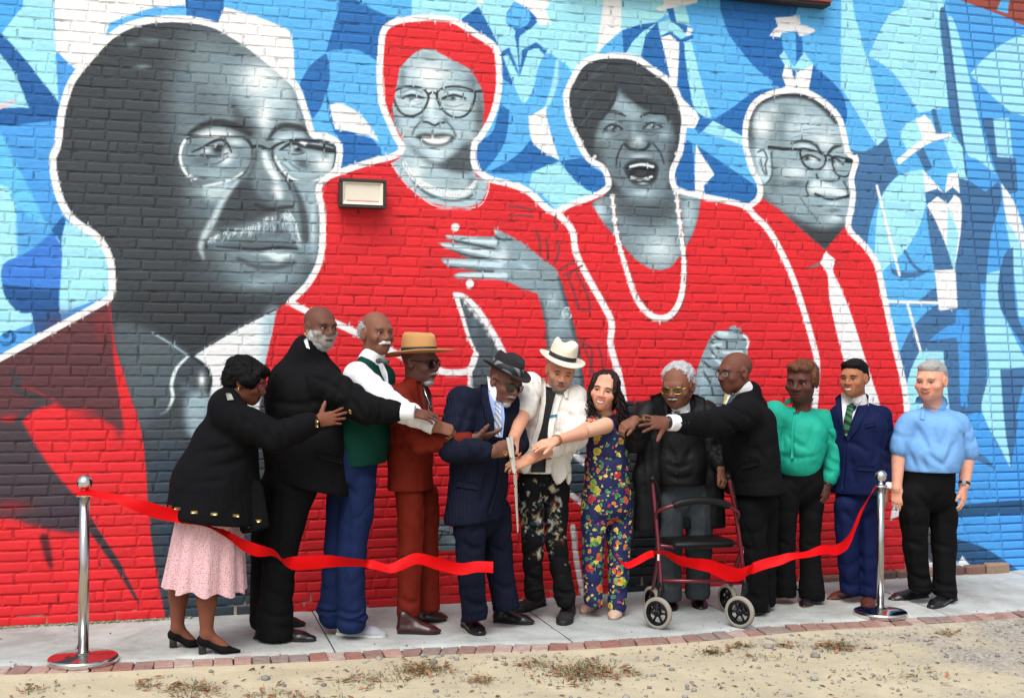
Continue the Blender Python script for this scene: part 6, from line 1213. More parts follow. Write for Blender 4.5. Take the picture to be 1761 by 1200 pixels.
# --- 2: bald bearded man in black suit
p = Person((488, 1099), 'tall bald person with grey beard and gold earring in black suit, arm stretched right'); J = p.J
q = p.head(551, 563, 0, (.5, -.82, -.08), 71, (104, 66, 54), (92, 52, 48), neck=J(530, 606, .03), nr=.07, sx=1.06, brow=srgb(52, 38, 34), stubble=(GB, beard(dens=.95, yb=.0)), jaw=1.1, look=(-.35, 0), nose=1.2)
part('earring', tube(spline([q(.084, -.004, -.034), q(.092, -.004, -.044), q(.084, -.004, -.054), q(.078, -.004, -.044)], 4, True), .003, 6, False), gold, p.root)
S_ = SDF(.02); S_.ell(q(0, .03, -.088), V(.06, .056, .048) * p.s, p.B); S_.ell(q(-.055, .0, -.05), V(.026, .045, .05) * p.s, p.B); S_.ell(q(.055, .0, -.05), V(.026, .045, .05) * p.s, p.B); S_.ell(q(0, .083, -.064), V(.03, .03, .014) * p.s, p.B, .006, sub=True); S_.noise = [(.003, 70, 1), (.002, 160, 2)]; beardfuzz(p, p.cloth('beard', S_, hairg, .0055, 0), .012)
fac = unit(V(.72, .6, 0)); S_ = SDF(.06); fl = (fac, .7)
torso(S_, fac, [(J(520, 680), .245, .165), (J(522, 760), .25, .18), (J(530, 860), .265, .19)], wr=.004); S_.cone(J(492, 652, -.02), J(562, 650, -.02), .085, .085); yoke(S_, J(528, 602, .03), J(492, 648), J(560, 648), .088, .08)
sh, el, wr = J(556, 662, -.16), J(630, 704, -.30), J(692, 708, -.38); tapersleeve(S_, sh, el, wr, (.115, .088, .062), .006); S_.plane(wr, unit(wr - el)) if False else None
S_.plane(J(530, 838), (-.22, 0, -1)); p.cloth('jacket', S_, blk2); drape('pocket_flap', [(545, 776), (545, 786)], [(588, 788), (588, 798)], S_, blk2, p.root, p.Y, .006, .005, 6, 4); cuff(p, el, wr, whitec, .048, .075)
drape('shirt_collar', [(527, 598), (522, 584)], [(533, 600), (528, 580)], SDF(.01).cone(J(530, 606, .02), J(540, 585, 0), .09, .085), whitec, p.root, p.Y, .0, .004, 3, 5)
p.arm(el, wr + unit(wr - el) * .04, (1, -.05, -.16), (0, -.55, .85), -1, 1.1, start=.7, curl=(.14, .16, .2, .24), spread=.08, tcurl=.1, tout=.6)
S_ = SDF(.05); pel = J(500, 830); S_.cone(J(510, 800), pel, .2, .19, flat=(fac, .7)); legs(S_, pel, [J(505, 850, -.06), J(470, 850, .08)], [J(482, 950, -.05), J(462, 950, .1)], [J(472, 1078, -.03), J(455, 1062, .1)], (.118, .1, .087)); S_.cone(J(472, 1050, -.03), J(474, 1094, -.03),   .092, .1); S_.plane(gnd(475, 1097) + V(0, 0, .012), (0, 0, -1)); p.cloth('trousers', S_, blk3)
p.shoes([((438, 1097), (543, 1102)), ((432, 1076), (524, 1076))], shoeb, soleb, w=.05, h=.085)
p.finish([([J(530, 610), J(525, 750), J(505, 840)], [.05, .07, .07]), ([J(505, 840), J(472, 1070)], [.08, .05]), ([J(480, 840), J(455, 1055, .1)], [.08, .05]), ([sh, el, wr], [.05, .05, .035])])
# --- 3: tall man in green vest
p = Person((620, 1094), 'tall person with white moustache in green vest, white shirt, bow tie and blue jeans'); J = p.J
q = p.head(648, 573, .05, (.5, -.84, -.02), 73, (126, 84, 66), (110, 66, 58), neck=J(636, 622, .06), nr=.066, brow=srgb(86, 70, 62), jaw=1.0, look=(-.2, -.05), hollow=1.4)
S_ = SDF(.006); S_.chain([q(-.033, .083, -.058), q(-.015, .102, -.050), q(.015, .102, -.050), q(.033, .083, -.058)], [.005 * p.s, .009 * p.s, .009 * p.s, .005 * p.s]); S_.noise = [(.0015, 150, 1)]; p.cloth('moustache', S_, mat('white_moustache', rgb(214, 210, 204), .8), .004, 0)
p.hair(lambda S_: [S_.ell(q(e * .058, -.04, .018), V(.024, .058, .05) * p.s, p.B, .01) for e in (-1, 1)] + [S_.ell(q(0, -.085, .0), V(.06, .033, .05) * p.s, p.B, .01)], hairg, .002)
fac = unit(V(.7, -.65, 0)); S_ = SDF(.05); fl = (fac, .68)
torso(S_, fac, [(J(632, 678, .05), .185, .12), (J(624, 755, .05), .18, .125), (J(618, 815, .05), .18, .125)]); S_.cone(J(616, 650, -.04), J(660, 650, .1), .068, .068); yoke(S_, J(636, 622, .06), J(614, 648, -.04), J(660, 648, .1), .06, .065); S_.plane(J(618, 800, 0), (.06, 0, -1)); p.cloth('vest', S_, green); vs3 = S_
S_ = SDF(.03); sh, el, wr = J(614, 647, -.06), J(682, 704, -.18), J(744, 731, -.27); tapersleeve(S_, sh, el, wr, (.088, .07, .052), .006); p.cloth('shirt_sleeve', S_, whitec); cuff(p, el, wr, whitec, .054, .012)
S_ = SDF(.02); S_.cone(J(636, 622, .06), J(643, 609, .05), .076, .07); p.cloth('shirt_collar', S_, whitec, .007); drape('shirt_front', [(645, 612), (655, 640), (664, 660)], [(655, 616), (666, 640), (668, 660)], vs3, whitec, p.root, p.Y, .003, .004, 4)
bt = SDF(.004); c = J(657, 622, -.06); bt.ell(c + V(-.02, -.012, .006), V(.022, .012, .018)); bt.ell(c + V(.022, -.02, .0), V(.022, .012, .018)); bt.ell(c + V(0, -.018, .003), V(.008, .01, .01)); p.cloth('bow_tie', bt, mat('bow', rgb(58, 66, 62), .6, noise=.6, nscale=140), .004)
p.arm(el, wr + unit(wr - el) * .02, (1, -.02, -.25), (0, -.75, .65), -1, 1.05, start=.75, curl=(.75, .8, .85, .9), spread=.02, tcurl=.7, tout=.4, r1=.034)
S_ = SDF(.05); pel = J(608, 815, .05); S_.cone(J(612, 785, .05), pel, .175, .18, flat=fl); legs(S_, pel, [J(618, 835, 0), J(592, 835, .12)], [J(604, 950, -.02), J(582, 945, .12)], [J(603, 1068, -.03), J(572, 1058, .12)], (.105, .087, .08), brk=.012); S_.plane(gnd(600, 1087) + V(0, 0, .035), (0, 0, -1)); p.cloth('jeans', S_, jean)
p.shoes([((580, 1090), (664, 1095)), ((556, 1074), (610, 1080))], canv, soleg, w=.046, h=.07)
p.finish([([J(636, 620, .05), J(624, 760, .05), J(608, 830, .05)], [.05, .07, .07]), ([J(612, 840), J(603, 1060, -.03)], [.07, .05]), ([J(595, 840, .1), J(572, 1055, .12)], [.07, .05]), ([sh, el, wr], [.04, .04, .03])])
# --- 4: man in rust suit and tan hat
p = Person((722, 1083), 'person in rust-red suit, tan wide-brimmed hat and dark glasses'); J = p.J
q = p.head(722, 622, .06, (.84, -.5, -.12), 72, (104, 70, 60), (96, 60, 54), neck=J(712, 662, .08), nr=.058, brow=srgb(40, 30, 28), stubble=(GB, goatee(.9)), jaw=.95)
S_ = SDF(.01); S_.ell(q(0, .07, -.104), V(.03, .026, .026) * p.s, p.B); S_.chain([q(-.03, .08, -.06), q(0, .1, -.05), q(.03, .08, -.06)], [.005, .008, .005]); S_.noise = [(.002, 120, 1)]; p.cloth('goatee', S_, hairg, .0045, 0)
glasses(p.root, q, p.B, p.s, blackp, dark_lens, w=.029, h=.022, r=.003)
p.hat(0, .085, mat('tan_felt', rgb(190, 142, 88), .9, bump=.2, bscale=200), mat('black_band', rgb(24, 24, 26), .7), h=.112, tilt=(.16, 0), off=(0, -.012, .05), curl=.006, rx=.086, ry=.104, brim=(1, 1), fdrop=.02)
fac = unit(V(.85, -.5, 0)); fl = (fac, .66); S_ = SDF(.05)
torso(S_, fac, [(J(702, 708, .06), .175, .12), (J(706, 780, .06), .155, .115), (J(706, 860, .06), .175, .125)]); S_.cone(J(688, 682, -.06), J(722, 680, .16), .066, .066); yoke(S_, J(712, 662, .08), J(688, 680, -.06), J(722, 680, .16), .06, .06)
sh, el, wr = J(684, 687, -.06), J(722, 762, -.24), J(812, 754, -.33); tapersleeve(S_, sh, el, wr, (.085, .068, .05), .005); S_.plane(J(706, 843), (.0, 0, -1)); p.cloth('jacket', S_, rust); js = S_
drape('shirt_front', [(722, 655), (728, 690), (738, 735)], [(733, 655), (743, 690), (748, 735)], js, mat('dark_print', rgb(46, 40, 36), .7, noise=.7, nscale=70), p.root, p.Y, .002, .004, 4); drape('lapel', [(716, 655), (722, 690), (733, 735)], [(724, 655), (730, 690), (739, 737)], js, rust, p.root, p.Y, .006, .006, 3)
part('necklace', tube(spline([J(728, 664, -.05), J(733, 680, -.10), J(740, 696, -.11)], 5), .003, 6), silver, p.root); drape('pendant', [(736, 692), (736, 706)], [(743, 692), (742, 706)], js, silver, p.root, p.Y, .008, .004, 3, 4)
p.arm(el, wr + unit(wr - el) * .02, (1, -.05, .18), (0, -.5, -.9), -1, 1.0, start=.8, curl=(.1, .2, .3, .35), spread=.1, tout=.9, tcurl=.0)
bd = []
for k_ in range(3):
    for t in np.linspace(0, 6.283, 15)[:-1]: c = wr + V(.022 + .014 * k_, .036 * math.cos(t), .036 * math.sin(t)); v = _ico * .0075 + c; bd.append((v, [tuple(f_) for f_ in _icf]))
part('bead_bracelet', join(bd), mat('dark_beads', rgb(50, 26, 20), .3, noise=.6, nscale=80), p.root)
S_ = SDF(.04); pel = J(706, 840, .06); S_.cone(J(706, 800, .06), pel, .14, .14, flat=fl); legs(S_, pel, [J(706, 850, 0), J(732, 850, .14)], [J(705, 950, 0), J(733, 945, .14)], [J(703, 1056, 0), J(736, 1046, .14)], (.086, .073, .063), brk=.004, crease=fac); S_.plane(J(703, 1060, 0), (0, 0, -1)); p.cloth('trousers', S_, rust)
p.shoes([((684, 1088), (757, 1089)), ((716, 1070), (767, 1066))], ox, soleb, w=.046, h=.11)
p.finish([([J(712, 660, .06), J(706, 760, .06), J(706, 850, .06)], [.05, .07, .07]), ([J(706, 850), J(703, 1060)], [.06, .045]), ([J(730, 850, .14), J(736, 1050, .14)], [.06, .045]), ([sh, el, wr], [.04, .04, .03])])
# --- 5: man in navy pinstripe with black fedora, cutting
p = Person((838, 1084), 'person in navy pinstripe suit and black striped-band hat, gripping the scissors'); J = p.J
q = p.head(868, 656, -.06, (.6, -.7, -.36), 70, (110, 72, 60), (100, 62, 56), up=(.14, 0, 1), neck=J(846, 688, -.02), nr=.062, brow=srgb(40, 30, 28), stubble=(GB, goatee(.8)), jaw=.95, open_=.004)
glasses(p.root, q, p.B, p.s, blackp, dark_lens, w=.029, h=.021, r=.0026)
S_ = SDF(.01); S_.ell(q(0, .074, -.104), V(.026, .022, .022) * p.s, p.B); S_.chain([q(-.03, .082, -.062), q(0, .1, -.051), q(.03, .082, -.062)], [.004, .006, .004]); S_.noise = [(.002, 120, 1)]; p.cloth('goatee', S_, hairg, .0045, 0)
p.hat(0, .048, mat('black_felt', rgb(20, 20, 22), .85, bump=.2, bscale=200), mat('striped_band', rgb(36, 38, 42), .7, stripe=(9, 'DIAGONAL', .4, rgb(120, 124, 130))), h=.1, tilt=(.04, -.04), off=(0, -.016, .06), curl=.03, pinch=.03, bandh=.045, fdrop=-.008)
fac = unit(V(.62, -.75, 0)); fl = (fac, .72); S_ = SDF(.06)
torso(S_, fac, [(J(836, 722), .195, .13), (J(828, 790), .2, .14), (J(816, 890), .215, .15)], wr=.004); S_.cone(J(804, 696, -.04), J(868, 694, .04), .075, .075); yoke(S_, J(842, 680, 0), J(804, 692, -.04), J(868, 692, .04), .065, .07)
sh, el, wr = J(797, 692, -.08), J(778, 772, -.16), J(847, 777, -.30); tapersleeve(S_, sh, el, wr, (.105, .086, .06), .006); tapersleeve(S_, J(872, 695, .04), J(890, 765, -.02), J(878, 772, -.16), (.08, .07, .055), .004)
S_.plane(J(818, 893), (.12, 0, -1)); p.cloth('jacket', S_, navy); js = S_
drape('pocket_flap', [(784, 826), (784, 836)], [(822, 832), (822, 842)], js, navy, p.root, p.Y, .006, .005, 6, 4); drape('front_edge', [(856, 756), (858, 800), (852, 840), (838, 882)], [(860, 757), (862, 800), (856, 842), (842, 884)], js, navy, p.root, p.Y, .004, .007, 3)
drape('shirt_front', [(838, 668), (842, 690), (850, 720), (856, 752)], [(862, 684), (866, 695), (868, 720), (864, 752)], js, mat('pale_blue_shirt', rgb(150, 172, 228), .8), p.root, p.Y, .002, .004, 5); drape('tie', [(850, 690), (851, 705), (850, 728), (851, 750)], [(862, 690), (861, 705), (863, 728), (860, 752)], js, mat('silver_tie', rgb(196, 204, 214), .4, stripe=(12, 'DIAGONAL', .4, rgb(120, 136, 160))), p.root, p.Y, .008, .005, 4)
drape('lapel', [(826, 660), (828, 690), (836, 725), (846, 755)], [(838, 662), (842, 690), (850, 722), (855, 756)], js, navy, p.root, p.Y, .007, .006, 4); S2 = SDF(.02); S2.cone(J(846, 690, -.02), J(858, 672, -.05), .07, .064); p.cloth('shirt_collar', S2, whitec, .007)
drape('collar_point', [(837, 645), (840, 668), (848, 690)], [(845, 650), (854, 676), (852, 690)], S2, whitec, p.root, p.Y, .002, .004, 4)
p.arm(el, wr, (1, .02, .16), (-.1, -1, .1), -1, 1.05, start=.7, curl=(1.05, 1.05, 1.1, 1.15), spread=.0, tcurl=.6, tout=.5)
part('ring', tube(spline([J(866, 776, -.36), J(869, 783, -.36), J(872, 777, -.36)], 4, True), .004, 6, False), gold, p.root)
S_ = SDF(.05); pel = J(826, 880); S_.cone(J(826, 850), pel, .165, .165, flat=fl); legs(S_, pel, [J(808, 885, -.08), J(852, 880, .08)], [J(810, 970, -.07), J(858, 965, .08)], [J(816, 1058, -.05), J(872, 1046, .06)], (.1, .086, .074), brk=.006, crease=fac); S_.plane(J(818, 1064, -.05), (.12, 0, -1)); p.cloth('trousers', S_, mat('navy_trouser', rgb(14, 18, 34), .88, spec=.12, wr=.5, wscale=6, stripe=(22, 'X', .06, rgb(30, 35, 54))))
p.shoes([((800, 1075), (828, 1093)), ((850, 1068), (917, 1073))], shoeb, soleb, w=.047, h=.08)
p.finish([([J(846, 690), J(828, 790), J(826, 880)], [.045, .06, .06]), ([J(808, 885, -.06), J(816, 1055, -.05)], [.07, .05]), ([J(852, 880, .08), J(872, 1045, .06)], [.07, .05]), ([sh, el, wr], [.04, .04, .03])])
# --- 6: artist in panama hat
p = Person((945, 1064), 'person in white panama hat, open white shirt and paint-splattered black trousers'); J = p.J
q = p.head(964, 637, -.04, (.12, -.92, -.3), 66, (196, 140, 112), (170, 104, 92), roll=.14, neck=J(953, 678, .02), nr=.062, brow=srgb(58, 42, 34), stubble=(srgb(120, 110, 104), beard(dens=.5, yb=.0)), look=(.0, -.3), blush=srgb(206, 128, 104))
S_ = SDF(.012); S_.ell(q(0, .06, -.098), V(.045, .034, .03) * p.s, p.B); S_.chain([q(-.03, .082, -.06), q(0, .101, -.05), q(.03, .082, -.06)], [.005, .008, .005]); S_.ell(q(0, .09, -.066), V(.022, .02, .008) * p.s, p.B, .005, sub=True); S_.noise = [(.002, 110, 1)]; beardfuzz(p, p.cloth('beard', S_, mat('salt_beard', rgb(104, 96, 92), .8, noise=.35, nscale=90), .0045, 0), .007, 350)
p.hat(0, .058, mat('panama_straw', rgb(226, 216, 196), .8, bump=.4, bscale=300), mat('black_band2', rgb(22, 22, 24), .6), h=.11, tilt=(.1, -.1), off=(0, -.028, .068), curl=.012, pinch=.025, bandh=.03, fdrop=-.01)
fac = unit(V(-.1, -1, 0)); fl = (fac, .66); S_ = SDF(.05)
torso(S_, fac, [(J(950, 712), .175, .108), (J(940, 765), .168, .105), (J(936, 812), .175, .11)], wr=.005, wl=.08); S_.cone(J(920, 678, -.02), J(980, 686, .0), .064, .066); yoke(S_, J(953, 680, .02), J(918, 674, -.02), J(982, 684, 0), .055, .062)
shA, elA, wrA = J(912, 662, -.04), J(902, 706, -.2), J(884, 752, -.36); shB, elB, wrB = J(986, 684, -.02), J(990, 752, -.14), J(910, 790, -.36)
S_.cone(shA, elA, .085, .068, .03, None, .006, .05); S_.cone(shB, elB, .09, .075, .03, None, .006, .06); S_.cone(elB, elB + (wrB - elB) * .5, .075, .056, .02, None, .006, .05); S_.plane(J(940, 812), (-.0, 0, -1)); p.cloth('shirt', S_, linen); js = S_
# hanging shirt tails
S2 = SDF(.02); S2.cone(J(955, 760, -.1), J(962, 815, -.13), .07, .045, flat=(fac, .3), wr=.004, wl=.05); S2.cone(J(962, 815, -.13), J(958, 838, -.13), .045, .012, flat=(fac, .3)); S2.cone(J(968, 770, 0), J(974, 820, 0), .08, .06, flat=(V(1, 0, 0), .5)); p.cloth('shirt_tail', S2, linen); S2 = SDF(.02); S2.cone(J(912, 770, -.08), J(902, 806, -.1), .06, .035, flat=(fac, .3)); p.cloth('shirt_tail', S2, linen)
drape('tank_top', [(937, 664), (936, 690), (930, 730), (918, 770), (912, 812)], [(957, 668), (952, 690), (945, 725), (940, 770), (938, 812)], js, mat('black_tank', rgb(20, 20, 23), .9, wr=.3), p.root, p.Y, .002, .004, 6); drape('shirt_placket', [(930, 650), (931, 690), (924, 730), (911, 768)], [(938, 650), (939, 690), (932, 732), (920, 770)], js, linen, p.root, p.Y, .006, .006, 3); drape('shirt_placket', [(962, 660), (952, 690), (943, 730), (938, 790)], [(974, 664), (963, 692), (952, 735), (948, 790)], js, linen, p.root, p.Y, .006, .006, 3)
drape('collar', [(962, 655), (968, 672), (972, 684)], [(974, 655), (979, 668), (976, 684)], js, linen, p.root, p.Y, .010, .008, 3); drape('pocket_pen', [(946, 714), (946, 719)], [(958, 712), (958, 717)], js, mat('pen_blue', rgb(40, 130, 170), .4), p.root, p.Y, .006, .005, 3, 3)
part('cord_necklace', tube(spline([J(940, 668, -.11), J(946, 684, -.15), J(951, 688, -.15), J(957, 672, -.11)], 5), .002, 6), mat('cord', rgb(40, 30, 26), .7), p.root)
for a, b in ((shA, elA),): S2 = SDF(.004); d = unit(b - a); S2.cone(b - d * .035, b + d * .012, .075, .072); S2.plane(b + d * .012, d); p.cloth('rolled_cuff', S2, linen, .008)
S2 = SDF(.004); b = elB + (wrB - elB) * .5; d = unit(wrB - elB); S2.cone(b - d * .03, b + d * .012, .062, .06); S2.plane(b + d * .012, d); p.cloth('rolled_cuff', S2, linen, .008)
p.arm(elA, wrA, (-.12, -.05, -1), (-.75, -.6, .1), 1, 1.05, start=-.1, r0=.05, r1=.032, curl=(.8, .85, .9, .95), spread=.02, tcurl=.5, tout=.5); p.arm(elB, wrB, (-.95, -.1, -.28), (0, -.65, .75), 1, 1.02, start=.3, r0=.048, r1=.031, curl=(.3, .35, .4, .5), spread=.06, tcurl=.2, tout=.6)
S_ = SDF(.045); pel = J(935, 822, .02); S_.cone(J(938, 790, .02), pel, .165, .165, flat=fl); legs(S_, pel, [J(912, 835, 0), J(956, 838, .02)], [J(916, 925, -.05), J(956, 930, -.05)], [J(918, 1018, .04), J(973, 1030, -.06)], (.088, .07, .058), brk=.006); S_.plane(J(945, 1040, 0), (-.15, 0, -1))
def splat(v):
    c = np.tile(srgb(16, 16, 18), (len(v), 1)); r_ = np.random.default_rng(5); dv = v - CAM; dd = dv @ FW; pj = np.stack([CX + FPX * (dv @ RT) / dd, CY - FPX * (dv @ UP) / dd], -1); pj = pj + np.stack([vnoise(v, 45, 1), vnoise(v, 45, 5)], -1) * 6 + np.stack([vnoise(v, 110, 2), vnoise(v, 110, 3)], -1) * 3
    for i in range(120):
        sx_ = r_.choice([902, 950]) + r_.normal() * 14; sy = r_.normal(885, 38); rr = r_.uniform(1.0, 3.4) * (2 if r_.random() < .12 else 1); k = [(205, 190, 150), (222, 220, 212), (60, 110, 160), (176, 160, 124), (50, 96, 110), (200, 196, 186), (110, 60, 48), (214, 204, 176)][int(r_.integers(8))]
        rr *= .85; m = np.exp(-((((pj[:, 0] - sx_) / rr) ** 2 + ((pj[:, 1] - sy) / (rr * 1.6)) ** 2)) ** 2); c = c + (srgb(*k) * .8 - c) * (m * .75)[:, None]
    return c
p.cloth('trousers', S_, mat('splattered_black', (1, 1, 1, 1), .85, attr='Paint', wr=.5, wscale=7, noise=.45, nscale=70, spec=.15), .008, 1, 'black trousers splattered with dried paint', splat)
p.shoes([((934, 1040), (882, 1054)), ((980, 1052), (968, 1076))], mat('splattered_shoe', rgb(30, 32, 36), .6, noise=.8, nscale=60), soleb, w=.052, h=.085)
p.finish([([J(952, 672, .02), J(940, 770), J(935, 830)], [.045, .06, .06]), ([J(912, 835), J(918, 1020, .03)], [.06, .045]), ([J(956, 838), J(973, 1030, -.05)], [.06, .045]), ([shA, elA], [.04, .04]), ([shB, elB, elB + (wrB - elB) * .4], [.04, .04, .035])])
# --- 7: woman in floral jumpsuit
p = Person((1042, 1060), 'smiling person with long dark wavy hair in navy floral jumpsuit'); J = p.J
q = p.head(1039, 671, -.02, (-.12, -1, -.02), 66, (214, 158, 132), (178, 76, 76), roll=.22, neck=J(1040, 712, .03), nr=.05, brow=srgb(60, 40, 32), smile=1.3, teeth=1.0, blush=srgb(226, 140, 120), eyecol=(.06, .03, .015), jaw=.95, cheek=1.1)
p.hair(lambda S_: (S_.ell(q(0, -.03, .045), V(.086, .1, .082) * p.s, p.B), S_.ell(q(-.066, .03, .02), V(.022, .045, .075) * p.s, p.B, .015), S_.ell(q(.066, .03, .02), V(.022, .045, .075) * p.s, p.B, .015), S_.ell(q(0, -.05, -.06), V(.085, .05, .12) * p.s, p.B)), hairbr, .003, L=.006)
r_ = np.random.default_rng(3); tubes = []
for i in range(210):
    e = -1 if i % 2 else 1; a = q(e * (.058 + .024 * r_.random()), -.03 + .075 * r_.random(), .05 - .06 * r_.random()); x0 = r_.uniform(996, 1024) if e > 0 else r_.uniform(1060, 1082); yb = r_.uniform(712, 748) if e > 0 else r_.uniform(712, 742); b = J(x0, yb, -.02 - .10 * r_.random()); mid = (a + b) / 2 + V(-e * .02, -.01, 0); ph = r_.random() * 6.28; pts = []
    for t in np.linspace(0, 1, 16): c = a * (1 - t) ** 2 + 2 * mid * t * (1 - t) + b * t * t; am = .013 * min(1, t * 2); pts.append(c + V(math.cos(t * 17 + ph), math.sin(t * 17 + ph), 0) * am)
    tubes.append(tube(pts, np.linspace(.0066, .0028, 16), 5))
part('long_hair', join(tubes), hairbr, p.root)
for e in (-1, 1): part('hoop_earring', tube(spline([q(e * .083, 0, -.036), q(e * .10, 0, -.05), q(e * .09, 0, -.068), q(e * .076, 0, -.054)], 5, True), .002, 6, False), silver, p.root)
flo = mat('floral_navy', rgb(16, 24, 78), .75, wr=.4, wscale=7); t_ = flo.node_tree; b_ = t_.nodes['Principled BSDF']; tc0 = t_.nodes.new('ShaderNodeTexCoord'); nz_ = t_.nodes.new('ShaderNodeTexNoise'); nz_.inputs['Scale'].default_value = 38; t_.links.new(tc0.outputs['Object'], nz_.inputs['Vector']); tc = t_.nodes.new('ShaderNodeVectorMath'); tc.operation = 'MULTIPLY_ADD'; tc.inputs[1].default_value = (.03, .03, .03); t_.links.new(nz_.outputs['Color'], tc.inputs[0]); t_.links.new(tc0.outputs['Object'], tc.inputs[2]); base = b_.inputs['Base Color'].links[0].from_socket
for sc_, th, cols in ((12.5, .34, [(0, rgb(196, 178, 56)), (.3, rgb(206, 90, 44)), (.55, rgb(176, 40, 50)), (.8, rgb(120, 160, 70))]), (21, .32, [(0, rgb(60, 120, 76)), (.35, rgb(222, 206, 96)), (.6, rgb(210, 120, 60)), (.85, rgb(70, 140, 110))]), (34, .30, [(0, rgb(90, 150, 80)), (.5, rgb(214, 190, 90)), (.8, rgb(190, 60, 60))])):
    vo = t_.nodes.new('ShaderNodeTexVoronoi'); vo.inputs['Scale'].default_value = sc_; vo.inputs['Randomness'].default_value = .9; t_.links.new(tc.outputs[0], vo.inputs['Vector'])
    cr = t_.nodes.new('ShaderNodeValToRGB'); cr.color_ramp.interpolation = 'CONSTANT'
    while len(cr.color_ramp.elements) < len(cols): cr.color_ramp.elements.new(.5)
    for e_, (pos, cc) in zip(cr.color_ramp.elements, cols): e_.position = pos; e_.color = cc
    sp = t_.nodes.new('ShaderNodeSeparateColor'); t_.links.new(vo.outputs['Color'], sp.inputs[0]); t_.links.new(sp.outputs[0], cr.inputs[0])
    ls = t_.nodes.new('ShaderNodeMath'); ls.operation = 'LESS_THAN'; ls.inputs[1].default_value = th; t_.links.new(vo.outputs['Distance'], ls.inputs[0]); ls2 = t_.nodes.new('ShaderNodeMath'); ls2.operation = 'LESS_THAN'; ls2.inputs[1].default_value = .8; t_.links.new(sp.outputs[1], ls2.inputs[0]); ml = t_.nodes.new('ShaderNodeMath'); ml.operation = 'MULTIPLY'; t_.links.new(ls.outputs[0], ml.inputs[0]); t_.links.new(ls2.outputs[0], ml.inputs[1])
    dk = t_.nodes.new('ShaderNodeMapRange'); dk.inputs[1].default_value = 0; dk.inputs[2].default_value = th; dk.inputs[3].default_value = .55; dk.inputs[4].default_value = 1.1; t_.links.new(vo.outputs['Distance'], dk.inputs[0]); scl = t_.nodes.new('ShaderNodeVectorMath'); scl.operation = 'SCALE'; t_.links.new(cr.outputs[0], scl.inputs[0]); t_.links.new(dk.outputs[0], scl.inputs['Scale'])
    mx = t_.nodes.new('ShaderNodeMix'); mx.data_type = 'RGBA'; t_.links.new(ml.outputs[0], mx.inputs[0]); t_.links.new(base, mx.inputs[6]); t_.links.new(scl.outputs[0], mx.inputs[7]); base = mx.outputs[2]
t_.links.new(base, b_.inputs['Base Color'])
fac = V(-.1, -1, 0); fl = (fac, .7); S_ = SDF(.04)
torso(S_, fac, [(J(1046, 748, .03), .145, .095), (J(1044, 800, .03), .135, .09), (J(1044, 868, .03), .172, .115)]); S_.cone(J(1026, 730, .0), J(1068, 728, .03), .05, .05); yoke(S_, J(1044, 722, .03), J(1024, 728, 0), J(1070, 726, .03), .04, .046); shA = J(1022, 728, -.02); elA, wrA = J(1000, 744, -.22), J(954, 758, -.36)
S_.cone(shA, shA + (elA - shA) * .38, .066, .068, .02); shB = J(1072, 722, .03); S_.cone(shB, J(1084, 760, .1), .062, .06, .02)
legs(S_, None, [J(1022, 880, .02), J(1066, 880, .04)], [J(1020, 960, .0), J(1064, 960, .02)], [J(1021, 1036, .0), J(1060, 1046, -.01)], (.09, .071, .053), brk=.004); S_.plane(J(1040, 1046), (-.2, 0, -1)); p.cloth('jumpsuit', S_, flo)
p.arm(elA, wrA, (-1, -.05, -.22), (0, -.6, .8), -1, .92, start=-.95, r0=.040, r1=.026, curl=(.16, .18, .2, .24), spread=.05, tcurl=.1, tout=.5)
S2 = SDF(.02); S2.cone(shA, elA, .052, .044); S2.cone(elA, wrA, .043, .028); v, f = S2.build(.007); v = smooth_mesh(v, f, 1); p.add(v, f, np.tile(p.skin, (len(v), 1)))
d = unit(wrA - elA); part('bracelet', tube([wrA - d * .028, wrA - d * .008], .036, 16), mat('tan_leather', rgb(150, 96, 50), .5), p.root)
p.shoes([((1030, 1042), (1002, 1056)), ((1066, 1050), (1054, 1067))], mat('beige_flat', rgb(196, 168, 150), .6), mat('beige_sole', rgb(150, 126, 108), .8), w=.042, h=.045)
S2 = SDF(.02); S2.cone(J(1021, 1030), gnd(1024, 1046) + V(0, 0, .04), .034, .034); S2.cone(J(1060, 1040), gnd(1063, 1056) + V(0, 0, .04), .034, .034); v, f = S2.build(.008); p.add(v, f, np.tile(p.skin, (len(v), 1)))
p.finish([([J(1040, 712, .03), J(1044, 800, .03), J(1044, 870, .03)], [.045, .06, .06]), ([J(1022, 880), J(1021, 1036)], [.06, .04]), ([J(1066, 880), J(1060, 1045)], [.06, .04])])
# --- 8: older man in long black coat with rollator
p = Person((1180, 1050), 'older grey-haired person in long black leather coat and tinted glasses behind the walker'); J = p.J
q = p.head(1165, 664, -.05, (-.3, -.9, -.22), 70, (122, 80, 62), (112, 66, 58), neck=J(1168, 705, .02), nr=.066, sx=1.05, brow=srgb(120, 106, 98), smile=.9, cheek=1.1, jaw=1.05)
S_ = SDF(.005); S_.chain([q(-.03, .088, -.053), q(-.012, .106, -.048), q(.012, .106, -.048), q(.03, .088, -.053)], [.005, .007, .007, .005]); S_.noise = [(.001, 150, 1)]; p.cloth('moustache', S_, hairg, .004, 0)
p.hair(lambda S_: (S_.ell(q(0, -.035, .05), V(.09, .1, .085) * p.s, p.B), S_.ell(q(0, -.05, .0), V(.094, .075, .075) * p.s, p.B), S_.ell(q(0, .045, .055), V(.062, .05, .05) * p.s, p.B, .02, sub=True)), hairg, .006, L=.015)
glasses(p.root, q, p.B, p.s, gold, tint_lens, w=.026, h=.019, r=.0017)
fac = unit(V(-.15, -1, 0)); fl = (fac, .66); S_ = SDF(.05)
